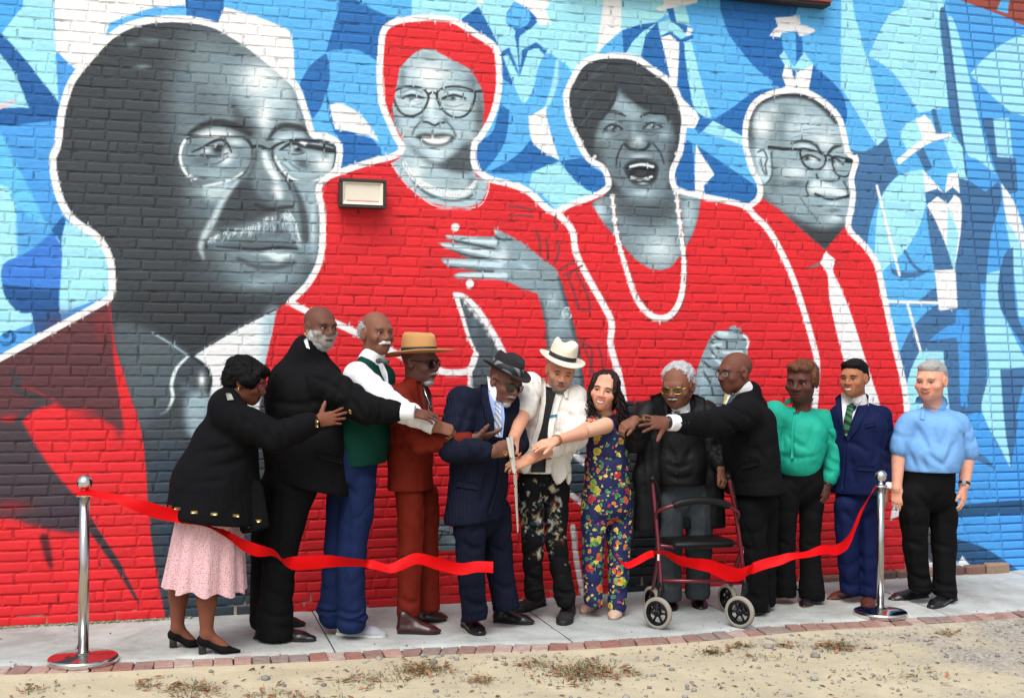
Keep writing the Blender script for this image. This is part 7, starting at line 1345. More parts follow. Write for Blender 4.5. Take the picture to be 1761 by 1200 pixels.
torso(S_, fac, [(J(1168, 738), .165, .115), (J(1168, 795), .175, .13), (J(1170, 840), .175, .13)]); S_.plane(J(1170, 832), (0, 0, -1)); p.cloth('waistcoat', S_, vest); ws = S_
S_ = SDF(.045); S_.cone(J(1116, 708, .02), J(1216, 708, .04), .066, .066); yoke(S_, J(1168, 694, .07), J(1118, 704, .02), J(1214, 704, .04), .05, .06); torso(S_, fac, [(J(1166, 735, .1), .19, .1), (J(1165, 800, .12), .2, .1)])
for x0, x1, yb in ((1122, 1112, 905), (1214, 1222, 885)): S_.cone(J(x0, 735, -.01), J(x1, 820, -.03), .09, .08, flat=(fac, .75), wr=.004, wl=.15); S_.cone(J(x1, 820, -.03), J(x1 + (2 if x0 < 1150 else 4), yb + 20, -.02), .085, .09, flat=(fac, .75), wr=.004, wl=.15)
S_.cone(J(1166, 760, .12), J(1166, 900, .12), .23, .24, flat=fl); shA, elA, wrA = J(1112, 712, -.02), J(1092, 760, -.12), J(1092, 722, -.24); tapersleeve(S_, shA, elA, wrA, (.075, .068, .055), .005); shB, elB, wrB = J(1218, 712, .0), J(1232, 765, .0), J(1240, 806, -.15); tapersleeve(S_, shB, elB, wrB, (.075, .068, .055), .005)
S_.plane(J(1168, 908), (0, 0, -1)); p.cloth('overcoat', S_, lea); cs = S_
drape('shirt_front', [(1152, 697), (1156, 712), (1163, 730)], [(1186, 690), (1184, 710), (1172, 730)], ws, whitec, p.root, p.Y, .015, .004, 5); drape('tie', [(1160, 700), (1160, 710), (1162, 724)], [(1169, 699), (1170, 710), (1170, 724)], ws, mat('bw_tie', rgb(28, 28, 30), .6, stripe=(15, 'DIAGONAL', .45, rgb(190, 190, 190))), p.root, p.Y, .022, .005, 3)
S2 = SDF(.02); S2.cone(J(1168, 708, .02), J(1167, 696, -.01), .078, .072); p.cloth('shirt_collar', S2, whitec, .007)
drape('lapel', [(1118, 682), (1124, 710), (1140, 760), (1144, 790)], [(1144, 672), (1148, 705), (1147, 760), (1146, 792)], cs, lea, p.root, p.Y, .006, .008, 5); drape('lapel', [(1188, 675), (1190, 705), (1196, 750), (1200, 790)], [(1212, 684), (1214, 710), (1205, 755), (1203, 790)], cs, lea, p.root, p.Y, .006, .008, 5)
for y in (750, 772, 794, 814): dot('button', (1163, y), ws, p.Y, blackp, p.root, .006)
p.arm(elA, wrA, (-.55, -.1, -.25), (-.1, -.5, .85), -1, 1.0, start=.8, curl=(.6, .65, .7, .75), spread=.03, tcurl=.4, tout=.5); p.arm(elB, wrB, (.15, -.5, -.85), (.5, -.7, .3), 1, 1.0, start=.8, curl=(.8, .85, .9, .95), spread=.0, tcurl=.4, tout=.5)
S_ = SDF(.05); S_.cone(J(1172, 815, .03), J(1176, 850, .03), .17, .172, flat=fl); legs(S_, None, [J(1150, 862, .02), J(1204, 862, .02)], [J(1150, 945, .0), J(1202, 945, .0)], [J(1151, 1026, .03), J(1200, 1024, .03)], (.098, .086, .072), brk=.006, crease=fac); S_.plane(J(1176, 1032), (.03, 0, -1)); p.cloth('trousers', S_, gry)
p.shoes([((1152, 1034), (1152, 1053)), ((1197, 1030), (1206, 1050))], shoeb, soleb, w=.05, h=.08)
p.finish([([J(1168, 705, .02), J(1168, 800, .03), J(1174, 850, .03)], [.045, .06, .06]), ([J(1150, 862), J(1151, 1026, .03)], [.06, .045]), ([J(1204, 862), J(1200, 1024, .03)], [.06, .045]), ([shA, elA, wrA], [.04, .04, .03]), ([shB, elB, wrB], [.04, .04, .03])])
# --- 9: bald man with glasses in black suit, reaching left
p = Person((1302, 1058), 'bald person with glasses in black suit reaching left across the older man'); J = p.J
q = p.head(1264, 640, 0, (-.8, -.6, -.12), 66, (104, 64, 50), (100, 56, 50), neck=J(1284, 676, .02), nr=.064, sx=1.05, brow=srgb(40, 28, 24), smile=.8, stubble=(srgb(70, 50, 44), moust(.6)))
glasses(p.root, q, p.B, p.s, blackp, clear_lens, w=.028, h=.018, r=.002, shape=3.2)
fac = unit(V(-.85, -.4, 0)); fl = (fac, .68); S_ = SDF(.055)
torso(S_, fac, [(J(1286, 728), .19, .14), (J(1292, 785), .18, .14), (J(1300, 860), .2, .155)], wr=.004); S_.cone(J(1278, 702, -.08), J(1298, 700, .12), .075, .075); yoke(S_, J(1289, 674, .03), J(1280, 700, -.08), J(1298, 700, .12), .066, .07)
sh, el, wr = J(1284, 712, -.14), J(1210, 730, -.32), J(1160, 727, -.40); tapersleeve(S_, sh, el, wr, (.10, .078, .056), .005); S_.plane(J(1300, 848), (.03, 0, -1)); p.cloth('jacket', S_, blk2); js = S_; cuff(p, el, wr, whitec, .05, .05); drape('pocket_flap', [(1276, 798), (1276, 807)], [(1306, 790), (1306, 799)], js, blk2, p.root, p.Y, .006, .005, 6, 4); [dot('cuff_button', (1172 + 6 * i_, 727), js, p.Y - .35, blackp, p.root, .006) for i_ in range(3)]
drape('shirt_front', [(1248, 673), (1246, 684), (1244, 694)], [(1262, 672), (1254, 684), (1248, 696)], js, whitec, p.root, p.Y, .004, .004, 4); drape('tie', [(1246, 677), (1245, 685), (1243, 694)], [(1254, 677), (1251, 685), (1247, 694)], js, mat('gold_tie', rgb(206, 176, 110), .4), p.root, p.Y, .010, .004, 3); S2 = SDF(.02); S2.cone(J(1283, 680, .02), J(1276, 666, .0), .073, .066); p.cloth('shirt_collar', S2, whitec, .007)
w2 = wr + unit(wr - el) * .055; p.arm(el, w2, (-1, -.05, .03), (.05, -.9, .45), -1, 1.1, start=.8, curl=(.1, .06, .1, .16), spread=.24, tcurl=-.05, tout=.95, r1=.031)
part('watch', tube([w2 + V(.012, 0, 0), w2 + V(-.006, 0, 0)], .039, 16), blackp, p.root); part('ring', tube(spline([J(1106, 716, -.44), J(1109, 721, -.44), J(1106, 722, -.43)], 4, True), .004, 6, False), gold, p.root)
S_ = SDF(.05); S_.cone(J(1300, 830, .05), J(1300, 856, .05), .15, .15, flat=fl); legs(S_, None, [J(1290, 870, .0), J(1312, 870, .14)], [J(1296, 950, .01), J(1312, 950, .14)], [J(1300, 1040, .0), J(1312, 1030, .12)], (.106, .09, .076), brk=.006); S_.plane(J(1302, 1050), (0, 0, -1)); p.cloth('trousers', S_, blk3)
p.shoes([((1318, 1052), (1284, 1060)), ((1322, 1040), (1296, 1046))], shoeb, soleb, w=.048, h=.08)
p.finish([([J(1284, 676, .02), J(1292, 780), J(1300, 860)], [.045, .07, .07]), ([J(1290, 870), J(1300, 1040)], [.06, .045]), ([J(1312, 870, .1), J(1312, 1030, .1)], [.06, .045]), ([sh, el, wr], [.04, .04, .03])])
# --- 10: woman in teal blouse
p = Person((1375, 1040), 'person with short auburn hair in teal blouse and flared black jeans'); J = p.J
q = p.head(1379, 655, -.02, (-.35, -.92, -.16), 68, (88, 54, 46), (100, 52, 50), roll=.08, neck=J(1377, 708, .03), nr=.06, sx=1.08, brow=srgb(34, 22, 20), cheek=1.15, nose=1.25, look=(.1, -.2))
p.hair(lambda S_: (S_.ell(q(0, -.025, .05), V(.086, .098, .074) * p.s, p.B), S_.ell(q(0, .05, .088), V(.07, .045, .026) * p.s, p.B, .02), S_.ell(q(-.074, .0, .02), V(.018, .045, .05) * p.s, p.B, .01)), haira, .005, L=.018)
for e in (-1,): dot('earring', (1406, 672), p.hs, p.Y, silver, p.root, .005)
fac = p.rel(unit(V(-.2, -1, 0))); fl = (fac, .72); S_ = SDF(.055)
torso(S_, fac, [(J(1377, 744), .182, .112), (J(1374, 772), .166, .115), (J(1372, 797), .155, .105)], wr=.004, wl=.08); S_.cone(J(1346, 720, .0), J(1412, 721, .03), .062, .062); yoke(S_, J(1378, 709, .035), J(1342, 720, .0), J(1416, 721, .03), .045, .056)
shB, elB, wrB = J(1418, 726, .02), J(1436, 778, .0), J(1424, 832, -.06); tapersleeve(S_, shB, elB, wrB, (.074, .066, .054), .006); shA, elA, wrA = J(1332, 710, .02), J(1326, 775, .06), J(1332, 815, .08); tapersleeve(S_, shA, elA, wrA, (.085, .07, .055), .004); p.cloth('blouse', S_, teal, col=None); js = S_
drape('neck_opening', [(1366, 694), (1368, 705), (1370, 710)], [(1384, 695), (1377, 706), (1372, 712)], js, mat('skin_patch10', tuple(p.skin) + (1,), .5), p.root, p.Y, .001, .003, 4); drape('collar', [(1350, 688), (1350, 697), (1353, 690)], [(1364, 682), (1362, 692), (1354, 690)], js, teal, p.root, p.Y, .01, .006, 3); drape('collar', [(1384, 690), (1380, 696), (1386, 694)], [(1400, 684), (1396, 694), (1388, 695)], js, teal, p.root, p.Y, .01, .006, 3); drape('placket', [(1364, 708), (1361, 740), (1360, 788)], [(1369, 708), (1366, 740), (1365, 788)], js, teal, p.root, p.Y, .004, .004, 3)
p.arm(elB, wrB, (-.25, -.1, -1), (.5, -.85, 0), 1, 1.0, start=.8, curl=(.35, .4, .45, .5), spread=.03, tcurl=.3, tout=.4); d = unit(wrB - elB); part('watch', tube([wrB + d * .004, wrB + d * .02], .037, 16), blackp, p.root)
S_ = SDF(.045); S_.cone(J(1373, 788, .02), J(1373, 826, .02), .168, .17, flat=fl); legs(S_, None, [J(1352, 845, .0), J(1396, 845, .02)], [J(1348, 935, .0), J(1393, 935, .0)], [J(1347, 1018, .03), J(1396, 1026, -.02)], (.09, .07, .082), brk=.004); S_.plane(J(1373, 1028), (-.12, 0, -1)); p.cloth('jeans', S_, blk3); ts = S_
drape('belt', [(1330, 793), (1330, 803)], [(1417, 790), (1417, 800)], ts, mat('black_belt', rgb(20, 19, 19), .4), p.root, p.Y, .006, .005, 14, 4); drape('buckle', [(1352, 793), (1352, 803)], [(1362, 793), (1362, 803)], ts, silver, p.root, p.Y, .012, .005, 4, 4)
for x in (1342, 1345): drape('belt_stud', [(x, 793), (x, 803)], [(x + 2, 793), (x + 2, 803)], ts, silver, p.root, p.Y, .012, .003, 3, 4)
p.shoes([((1356, 1022), (1334, 1032)), ((1398, 1034), (1382, 1047))], shoeb, mat('tan_heel', rgb(150, 112, 84), .6), w=.045, h=.07)
p.finish([([J(1377, 700, .03), J(1374, 770, .02), J(1373, 840, .02)], [.045, .07, .07]), ([J(1352, 845), J(1347, 1018, .03)], [.06, .045]), ([J(1396, 845), J(1396, 1026, -.02)], [.06, .045]), ([shB, elB, wrB], [.04, .04, .03]), ([shA, elA, wrA], [.04, .04, .03])])
# --- 11: young man in navy suit
p = Person((1478, 1038), 'young smiling person with short black hair in navy suit and green striped tie'); J = p.J
q = p.head(1468, 650, -.02, (-.36, -.92, -.06), 61, (166, 110, 80), (160, 84, 76), neck=J(1476, 690, .03), nr=.056, brow=srgb(24, 18, 16), smile=1.3, teeth=1.0, blush=srgb(176, 100, 76))
p.hair(lambda S_: (S_.ell(q(0, -.026, .052), V(.083, .099, .075) * p.s, p.B), S_.ell(q(0, -.06, .0), V(.08, .062, .06) * p.s, p.B), S_.ell(q(0, .045, .088), V(.06, .034, .022) * p.s, p.B, .03)), hairb, .002, L=.007)
fac = p.rel(unit(V(-.25, -1, 0))); fl = (fac, .66); S_ = SDF(.05)
torso(S_, fac, [(J(1480, 736), .185, .115), (J(1477, 780), .17, .108), (J(1474, 860), .185, .12)]); S_.cone(J(1454, 712, .02), J(1512, 715, .02), .06, .06); yoke(S_, J(1478, 700, .035), J(1450, 711, .02), J(1516, 714, .02), .042, .054)
shB, elB, wrB = J(1516, 718, .02), J(1528, 775, .02), J(1524, 834, -.04); tapersleeve(S_, shB, elB, wrB, (.07, .062, .05), .005); shA, elA, wrA = J(1446, 716, .04), J(1440, 775, .08), J(1446, 820, .06); tapersleeve(S_, shA, elA, wrA, (.08, .066, .052), .004); S_.plane(J(1478, 848), (0, 0, -1)); p.cloth('jacket', S_, navy2); js = S_
drape('pocket_flap', [(1474, 800), (1474, 808)], [(1504, 802), (1504, 810)], js, navy2, p.root, p.Y, .006, .005, 6, 4); drape('breast_pocket', [(1488, 730), (1488, 735)], [(1506, 726), (1506, 731)], js, navy2, p.root, p.Y, .006, .004, 4, 3); drape('front_edge', [(1452, 752), (1450, 800), (1446, 842)], [(1456, 754), (1454, 800), (1451, 844)], js, navy2, p.root, p.Y, .004, .007, 3)
drape('shirt_front', [(1446, 676), (1447, 700), (1450, 730), (1453, 748)], [(1482, 672), (1474, 700), (1462, 730), (1455, 750)], js, whitec, p.root, p.Y, .002, .004, 6); drape('tie', [(1459, 684), (1456, 700), (1450, 728), (1453, 748)], [(1468, 683), (1468, 700), (1464, 728), (1457, 750)], js, mat('green_tie', rgb(30, 110, 62), .5, stripe=(11, 'DIAGONAL', .45, rgb(14, 20, 26))), p.root, p.Y, .008, .005, 4)
drape('lapel', [(1478, 668), (1476, 700), (1464, 732), (1455, 752)], [(1494, 680), (1492, 708), (1474, 740), (1458, 758)], js, navy2, p.root, p.Y, .007, .007, 5); drape('lapel', [(1436, 684), (1440, 710), (1446, 735), (1450, 752)], [(1446, 676), (1448, 700), (1450, 730), (1453, 748)], js, navy2, p.root, p.Y, .007, .007, 4)
S2 = SDF(.02); S2.cone(J(1477, 696, .03), J(1474, 683, .015), .066, .061); p.cloth('shirt_collar', S2, whitec, .007); drape('collar_point', [(1452, 672), (1452, 684), (1460, 690)], [(1459, 676), (1462, 684), (1463, 688)], S2, whitec, p.root, p.Y, .003, .004, 3); drape('collar_point', [(1466, 682), (1468, 690), (1474, 694)], [(1486, 668), (1485, 680), (1480, 690)], S2, whitec, p.root, p.Y, .003, .004, 3); dot('button', (1453, 770), js, p.Y, blackp, p.root, .008); dot('button', (1454, 794), js, p.Y, blackp, p.root, .008)
cuff(p, elB, wrB, whitec, .048, .03); p.arm(elB, wrB + unit(wrB - elB) * .02, (.0, -.1, -1), (.6, -.75, 0), 1, 1.0, start=.85, curl=(.5, .55, .6, .65), spread=.02, tcurl=.3, tout=.35)
S_ = SDF(.045); S_.cone(J(1474, 830, .02), J(1474, 856, .02), .15, .15, flat=fl); legs(S_, None, [J(1456, 870, .0), J(1494, 870, .02)], [J(1458, 945, .0), J(1494, 945, .0)], [J(1462, 1020, .02), J(1496, 1028, -.02)], (.088, .073, .061), brk=.004, crease=fac); S_.plane(J(1478, 1024), (-.15, 0, -1)); p.cloth('trousers', S_, navy2)
p.shoes([((1478, 1026), (1424, 1034)), ((1500, 1030), (1490, 1046))], shoer, soleb, w=.046, h=.07)
p.finish([([J(1476, 690, .03), J(1476, 775, .02), J(1474, 860, .02)], [.045, .07, .07]), ([J(1456, 870), J(1462, 1018, .02)], [.06, .045]), ([J(1494, 870), J(1496, 1026, -.02)], [.06, .045]), ([shB, elB, wrB], [.04, .04, .03]), ([shA, elA, wrA], [.04, .04, .03])])
# --- 12: man in sky-blue polo
p = Person((1598, 1038), 'grey-haired person in sky-blue polo shirt and black trousers at the right end'); J = p.J
q = p.head(1601, 655, -.02, (-.36, -.92, -.1), 65, (222, 160, 134), (190, 110, 100), neck=J(1604, 706, .03), nr=.062, sx=1.07, brow=srgb(160, 136, 120), smile=1.2, blush=srgb(222, 128, 108), cheek=1.15, jaw=1.1, eyecol=(.08, .1, .12))
p.hair(lambda S_: (S_.ell(q(0, -.028, .050), V(.083, .098, .078) * p.s, p.B), S_.ell(q(0, -.06, .0), V(.081, .06, .06) * p.s, p.B), S_.ell(q(0, .045, .088), V(.06, .034, .024) * p.s, p.B, .03)), hairw, .003, L=.009)
fac = p.rel(unit(V(-.25, -1, 0))); fl = (fac, .76); S_ = SDF(.06)
torso(S_, fac, [(J(1606, 744), .205, .135), (J(1602, 780), .2, .145), (J(1596, 822), .182, .13)], wr=.004, wl=.08); S_.cone(J(1570, 724, .02), J(1644, 727, .02), .066, .066); yoke(S_, J(1605, 707, .035), J(1566, 724, .02), J(1648, 727, .02), .05, .06)
shB, elB, wrB = J(1648, 732, .02), J(1664, 782, .0), J(1658, 834, -.06); S_.cone(shB, shB + (elB - shB) * .88, .082, .084, .03, None, .004, .06); shA, elA, wrA = J(1560, 732, .04), J(1545, 780, .06), J(1542, 840, .02); S_.cone(shA, shA + (elA - shA) * .8, .078, .074, .03, None, .004, .06)
S_.plane(elB - (elB - shB) * .06, unit(elB - shB)) if False else None; S_.plane(J(1598, 810), (.0, 0, -1)); p.cloth('polo_shirt', S_, polo); js = S_
S2 = SDF(.02); S2.cone(J(1606, 712, .035), J(1606, 704, .03), .082, .076); p.cloth('collar_band', S2, polo, .007)
drape('collar', [(1576, 683), (1573, 694), (1586, 693)], [(1586, 678), (1588, 690), (1591, 694)], js, polo, p.root, p.Y, .012, .008, 3); drape('collar', [(1594, 697), (1600, 702), (1624, 704)], [(1620, 678), (1628, 686), (1630, 696)], js, polo, p.root, p.Y, .012, .008, 4); drape('placket', [(1584, 700), (1582, 720)], [(1592, 701), (1590, 721)], js, polo, p.root, p.Y, .004, .004, 3)
for y in (709, 716): dot('button', (1587, y), js, p.Y, whitec, p.root, .005)
p.arm(elB, wrB, (-.12, -.15, -1), (.55, -.8, 0), 1, 1.08, start=-.35, r0=.052, r1=.033, curl=(.25, .28, .32, .36), spread=.05, tcurl=.2, tout=.45); p.arm(elA, wrA, (.0, -.1, -1), (-.6, -.7, 0), -1, 1.0, start=-.3, r0=.05, r1=.033, curl=(.3, .3, .3, .3))
d = unit(wrB - elB); part('watch_strap', tube([wrB - d * .022, wrB - d * .002], .04, 18), blackp, p.root); P_, R_ = on_surface(p.hs2 if False else SDF(.01).cone(elB, wrB, .052, .037), [(1658, 830)], p.Y); v, f = box(P_[0] - R_[0] * .008, (.034, .012, .038), bev=.005); part('watch_face', (v, f), mat('watch_glass', rgb(150, 156, 160), .2), p.root)
S_ = SDF(.05); S_.cone(J(1596, 795, .02), J(1594, 836, .02), .188, .186, flat=fl); legs(S_, None, [J(1572, 855, .0), J(1620, 858, .02)], [J(1574, 940, .0), J(1624, 940, .0)], [J(1582, 1012, .02), J(1626, 1024, -.03)], (.104, .082, .069), brk=.008, crease=fac); S_.plane(J(1602, 1022), (-.2, 0, -1)); p.cloth('trousers', S_, blk3)
p.shoes([((1594, 1028), (1530, 1034)), ((1640, 1032), (1600, 1047))], shoeb, soleb, w=.05, h=.075)
p.finish([([J(1604, 700, .03), J(1602, 775, .02), J(1596, 850, .02)], [.045, .07, .07]), ([J(1572, 855), J(1582, 1010, .02)], [.07, .045]), ([J(1620, 858), J(1626, 1022, -.02)], [.07, .045]), ([shB, elB], [.045, .045]), ([shA, elA], [.045, .045])])
# ------------------------------------------------------------------ stanchions, ribbons, scissors, walker, wall lamp
steel = mat('brushed_steel', rgb(190, 188, 184), .22, 1.0, bump=.03, bscale=300); chrome = mat('chrome', rgb(215, 214, 212), .08, 1.0)
def stanchion(px, py, ytop, br, pr, ballr, label):
    g = gnd(px, py); H = at(px, ytop, g[1])[2]; root = empty('stanchion', tuple(g), label, 'stanchion', 'steel posts holding the ribbon')
    v, f = lathe([(br * .97, 0), (br, .004), (br, .026), (br * .98, .032), (br * .93, .036), (br * .3, .046), (pr * 1.5, .05), (pr * 1.3, .055)], 64); link('base', mesh('base', v, f, True), chrome, root)
    v, f = lathe([(pr, .05), (pr, H * .5), (pr, H - .012)], 32); link('pole', mesh('pole', v, f, True), steel, root)
    v, f = lathe([(pr * 1.05, H - .014), (pr * 1.75, H - .012), (pr * 1.8, H - .006), (pr * 1.7, H), (pr * .8, H + .002), (pr * .62, H + .012), (pr * .62, H + .024)], 32); link('collar', mesh('collar', v, f, True), chrome, root)
    n = 20; v, f = lathe([(ballr * math.sin(math.pi * i / n) + 1e-4, H + .02 + ballr - ballr * math.cos(math.pi * i / n)) for i in range(n + 1)], 32); link('ball_finial', mesh('ball_finial', v, f, True), chrome, root); return g, H
gL, hL = stanchion(143, 1138, 849, .186, .028, .042, 'polished steel rope post at the left end, ribbon tied below its ball top')
gR, hR = stanchion(1514, 1058, 834, .172, .0235, .040, 'polished steel rope post standing before the navy suit, near the right end')
rib = mat('red_satin', rgb(196, 0, 6), .55, spec=.12)
def ribbon(pts, Ys, label, ph=0.0):
    P = np.array(pts, float); t = np.linspace(0, 1, len(P)); T = np.linspace(0, 1, len(P) * 7); S3 = spline(P, 7); S3 = np.array([np.interp(T, np.linspace(0, 1, len(S3)), S3[:, i]) for i in range(3)]).T; Y = np.interp(T, np.linspace(0, 1, len(Ys)), Ys)
    vs = []; n = 7
    for i, (x, y, w_) in enumerate(S3):
        c = at(x, y, Y[i] + .015 * math.sin(T[i] * 23 + ph)); hw = max(w_, 2) / 2 / ppm(c); real = .036 if True else 0; dep = math.sqrt(max(real ** 2 - hw ** 2, 0)) * (1 if math.sin(T[i] * 9 + ph) > 0 else -1)
        u = V(.12 * math.sin(T[i] * 14 + ph) * hw, dep * .7, hw)
        for j in range(n): s_ = j / (n - 1) * 2 - 1; vs.append(c + u * s_ + V(0, .004 * (1 - s_ * s_) * math.sin(T[i] * 30 + ph), 0))
    vs = np.array(vs); k = len(S3); N = len(vs); F = [(i * n + j, (i + 1) * n + j, (i + 1) * n + j + 1, i * n + j + 1) for i in range(k - 1) for j in range(n - 1)]
    F += [tuple(N + a for a in q_[::-1]) for q_ in F]; o = vs.mean(0); o[2] = 0
    return link('ribbon', mesh('ribbon', np.vstack([vs, vs + V(0, .0012, 0)]) - o, F, True), rib, label=label, cat='ribbon', group='two pieces of the cut ribbon').__setattr__('location', tuple(o))
Y5 = gnd(838, 1084)[1]
ribbon([(130, 850, 4), (145, 846, 9), (160, 848, 9), (190, 854, 12), (217, 862, 17), (263, 877, 25), (303, 887, 22), (350, 897, 13), (383, 913, 13), (417, 936, 22), (443, 946, 22), (470, 950, 13), (484, 962, 7), (495, 966, 18), (513, 968, 24), (560, 965, 22), (600, 966, 16), (640, 970, 14), (670, 977, 14), (693, 969, 18), (717, 960, 18), (750, 968, 22), (790, 978, 20), (820, 974, 18), (848, 975, 18)], [gL[1] - .04, gL[1] - .08, gL[1] - .05, (gL[1] + Y5) / 2 - .2, Y5 - .34], 'longer left piece of cut red satin ribbon, tied to the left post')
Yw = gnd(1200, 1077)[1]
ribbon([(1058, 955, 4), (1068, 966, 6), (1078, 972, 8), (1095, 965, 9), (1115, 954, 9), (1135, 949, 8), (1150, 953, 11), (1167, 963, 16), (1190, 968, 18), (1220, 973, 22), (1250, 985, 26), (1272, 988, 22), (1290, 979, 18), (1313, 970, 16), (1340, 963, 15), (1361, 956, 10), (1388, 953, 8), (1415, 945, 14), (1439, 945, 17), (1460, 929, 24), (1476, 892, 20), (1492, 860, 15), (1507, 836, 5)], [Yw - .02, Yw - .06, Yw - .05, gR[1] - .1, gR[1] - .02], 'right piece of cut red satin ribbon, passing before the walker', 1.3)
part_ = lambda n_, vf, m_, r_, s_=True: part(n_, vf, m_, r_, s_)
k_ = tube(spline([gL + V(-.045, -.03, hL - .005), gL + V(0, -.045, hL + .004), gL + V(.045, -.03, hL - .002), gL + V(0, .035, hL)], 6, True), .006, 6, False)
# scissors
ys = Y5 - .37; sc_o = gnd(886, 1084) * V(1, 0, 0) + V(0, ys, 0); sciss = empty('ceremonial_scissors', tuple(at(891, 916, ys)), 'oversized ceremonial scissors with white handles and long silver blade', 'scissors')
wp = mat('white_handle', rgb(214, 212, 206), .3, .35, coat=.3)
def bar(a, b, wa, wb, th, m_, nm, dy=0.0):
    A, B_ = at(*a, ys + dy), at(*b, ys + dy); d_ = unit(B_ - A); s_ = unit(np.cross(d_, V(0, 1, 0))); vs = []
    for q_, w_ in ((A, wa), ((A * .5 + B_ * .5), (wa + wb) / 2), (B_, wb)):
        for (e1, e2) in ((-1, -1), (1, -1), (1, 1), (-1, 1)): vs.append(q_ + s_ * e1 * w_ / 2 + V(0, 1, 0) * e2 * th / 2)
    fs = [(0, 1, 2, 3)[::-1], (8, 9, 10, 11)] + [(4 * i + k, 4 * i + (k + 1) % 4, 4 * i + 4 + (k + 1) % 4, 4 * i + 4 + k) for i in (0, 1) for k in range(4)]
    return part(nm, (np.array(vs), fs), m_, sciss, False)
bar((873, 752), (884, 814), .019, .015, .010, wp, 'handle', -.010); bar((879, 750), (885, 814), .017, .014, .010, wp, 'handle', .010); bar((884, 812), (890, 916), .013, .004, .004, silver, 'blade', -.004); bar((886, 812), (891, 914), .018, .004, .004, silver, 'blade', .004)
for (x, y) in ((879, 787), (884, 814), (886, 836)): v, f = lathe([(.001, -.004), (.006, -.004), (.006, .014), (.001, .016)], 12); v = v[:, [0, 2, 1]] * V(1, -1, 1) + at(x, y, ys - .022); part('pivot', (v, f), gold, sciss)
# four-wheeled walker
Yf = gnd(1131, 1079)[1]; Yr = gnd(1120, 1052)[1]; wk = empty('rollator_walker', tuple(gnd(1200, 1070)), 'dark red four-wheeled rollator walker with black seat and backrest bar', 'walker')
red = mat('burgundy_metal', rgb(104, 14, 34), .3, .3, coat=.5); blkp = mat('black_plastic', rgb(16, 17, 19), .5, spec=.3); tyre = mat('grey_tyre', rgb(146, 140, 128), .85); A_ = lambda x, y, dy=0.0: at(x, y, Yf + dy)
ax_ = unit(V(-.8, -.6, 0))
def wheel(px, py, r, d=ax_):
    g = gnd(px, py); c = g + V(0, 0, r); a, b, d = frame_from(d); R = np.stack([a, b, d], -1)
    prof = [(r * .78, -.013), (r * .95, -.016), (r, -.008), (r, .008), (r * .95, .016), (r * .78, .013)]; v, f = lathe(prof, 36); o = part('wheel', (v @ R.T + c, f[:-2]), tyre, wk)
    parts_ = [lathe([(r * .6, -.010), (r * .79, -.011), (r * .79, .011), (r * .6, .010)], 36)]; parts_[0] = (parts_[0][0], parts_[0][1][:-2]); parts_.append(lathe([(.001, -.016), (r * .22, -.016), (r * .22, .016), (.001, .016)], 16))
    for k in range(6):
        t = k * math.pi / 3; bv, bf = box((math.cos(t) * r * .4, math.sin(t) * r * .4, 0), (r * .45, .012, .01), np.array([[math.cos(t), -math.sin(t), 0], [math.sin(t), math.cos(t), 0], [0, 0, 1]])); parts_.append((bv * 1.0 if False else bv, bf))
    v, f = join(parts_); part('rim', (v @ R.T + c, f), blkp, o); return c
for (x, y), top in (((1131, 1081), (1137, 1008)), ((1272, 1079), (1281, 1006))):
    c = wheel(x, y, .099); tp = A_(*top); S_ = SDF(.01); 
    for e in (-1, 1): S_.cone(c + ax_ * e * .024, tp + V(0, 0, -.02) + ax_ * e * .016, .010, .012)
    S_.cone(tp + V(0, 0, -.03), tp + V(0, 0, .012), .022, .018); v, f = S_.build(.007); part('fork', (v, f), blkp, wk)
for (x, y), d_ in (((1121, 1056), V(-1, -.15, 0)), ((1251, 1052), V(-1, -.2, 0))): wheel(x, y, .092, unit(d_))
fr = [[A_(1137, 1010), A_(1133, 950, .06), A_(1128, 890, .10), A_(1122, 826, .16)], [A_(1281, 1008), A_(1275, 950, .03), A_(1266, 888, .04), A_(1253, 822, .02)], [A_(1136, 940, .08), A_(1128, 980, .2), at(1120, 1030, Yr)], [A_(1277, 940, .03), A_(1264, 980, .15), at(1251, 1028, Yr)]]
for q_ in fr: part('frame_tube', tube(spline(q_, 6), .0125, 12), red, wk)
part('cross_bar', tube([A_(1139, 998, .005), A_(1281, 1000, .005)], .011, 12), red, wk); part('seat_rail', tube([A_(1135, 938, .08), A_(1160, 940, .1), A_(1240, 940, .1), A_(1276, 936, .08)], .010, 10), red, wk)
part('backrest_arm', tube(spline([A_(1127, 892, .1), A_(1130, 880, .06), A_(1144, 873, .02), A_(1160, 868, .0)], 6), .0115, 12), red, wk); part('backrest_arm', tube(spline([A_(1268, 892, .04), A_(1270, 882, .02), A_(1262, 875, .0), A_(1250, 869, .0)], 6), .0115, 12), red, wk)
part('backrest_pad', tube(spline([A_(1158, 869, .005), A_(1175, 863, -.01), A_(1205, 860, -.02), A_(1235, 863, -.01), A_(1254, 870, .005)], 6), [.02] + [.024] * 23 + [.02], 14), blkp, wk)
v, f = box((0, 0, 0), (.43, .27, .045), bev=.018); part('seat', (v + A_(1198, 931, .2), f), blkp, wk)
for x, y in ((1122, 824), (1252, 820)): part('hand_grip', tube([A_(x, y, .1 if x < 1200 else 0), A_(x + 1, y - 6, .26 if x < 1200 else .12)], .017, 12), blkp, wk)
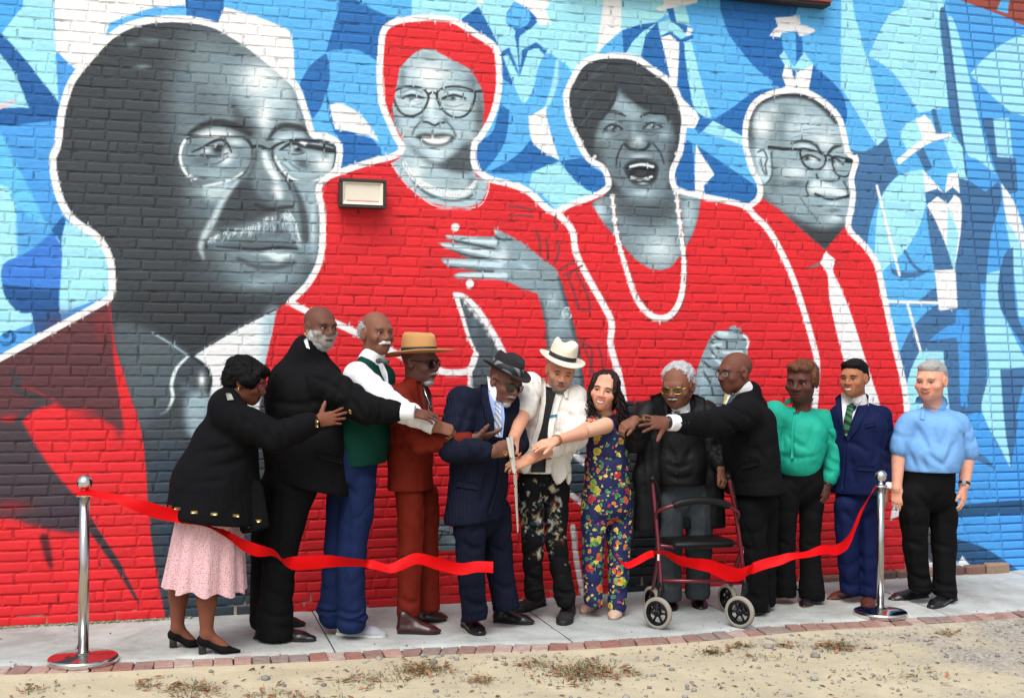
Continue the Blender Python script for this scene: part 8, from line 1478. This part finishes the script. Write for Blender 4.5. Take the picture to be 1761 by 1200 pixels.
for x, y, x2, y2 in ((1127, 826, 1128, 880), (1258, 826, 1270, 900)): part('brake_cable', tube(spline([A_(x, y, .02), A_(x + 8, (y + y2) / 2, .0), A_(x2, y2, .02)], 6), .003, 6), blkp, wk)
part('sticker', box(A_(1276, 952, .04), (.02, .006, .075)), mat('white_sticker', rgb(220, 220, 214), .6), wk, False); part('sticker', box(A_(1132, 958, .03), (.012, .006, .04)), MATS['white_sticker'], wk, False)
# flood lamp on the wall
lc0, lc1 = at(583, 306, -.1), at(664, 360, -.1); W_, H_ = lc1[0] - lc0[0], lc0[2] - lc1[2]; lo_ = V((lc0[0] + lc1[0]) / 2, 0, (lc0[2] + lc1[2]) / 2)
lamp = empty('wall_lamp', tuple(lo_), 'bronze flood lamp with cream glass fixed on the red painted chest', 'lamp'); br_ = mat('bronze_housing', rgb(62, 56, 52), .5, .4)
v, f = box((0, -.045, 0), (W_ * .96, .09, H_ * .94), bev=.01); link('housing', mesh('housing', v, f, False), br_, lamp)
t_ = .024; fr = [box((0, -.1, H_ / 2 - t_ / 2), (W_, .03, t_), bev=.004), box((0, -.1, -H_ / 2 + t_ / 2), (W_, .03, t_), bev=.004), box((-W_ / 2 + t_ / 2, -.1, 0), (t_, .029, H_ - 2 * t_), bev=.004), box((W_ / 2 - t_ / 2, -.1, 0), (t_, .029, H_ - 2 * t_), bev=.004)]; v, f = join(fr); link('frame', mesh('frame', v, f, False), br_, lamp)
a_, b_2 = W_ / 2 - t_, H_ / 2 - t_; rv = np.array([(-a_, -.112, b_2), (a_, -.112, b_2), (a_, -.112, -b_2), (-a_, -.112, -b_2), (-a_ + .02, -.094, b_2 - .012), (a_ - .02, -.094, b_2 - .012), (a_ - .02, -.094, -b_2 + .03), (-a_ + .02, -.094, -b_2 + .03)])
link('glass', mesh('glass', rv, [(4, 7, 6, 5), (0, 4, 5, 1), (1, 5, 6, 2), (2, 6, 7, 3), (3, 7, 4, 0)], False), mat('cream_glass', rgb(226, 218, 200), .15, coat=.5), lamp)
link('reflector_lip', mesh('reflector_lip', *box((0, -.098, -b_2 + .016), (2 * a_ - .05, .006, .026), bev=.002), False), mat('pinkish_lip', rgb(190, 140, 130), .35), lamp)
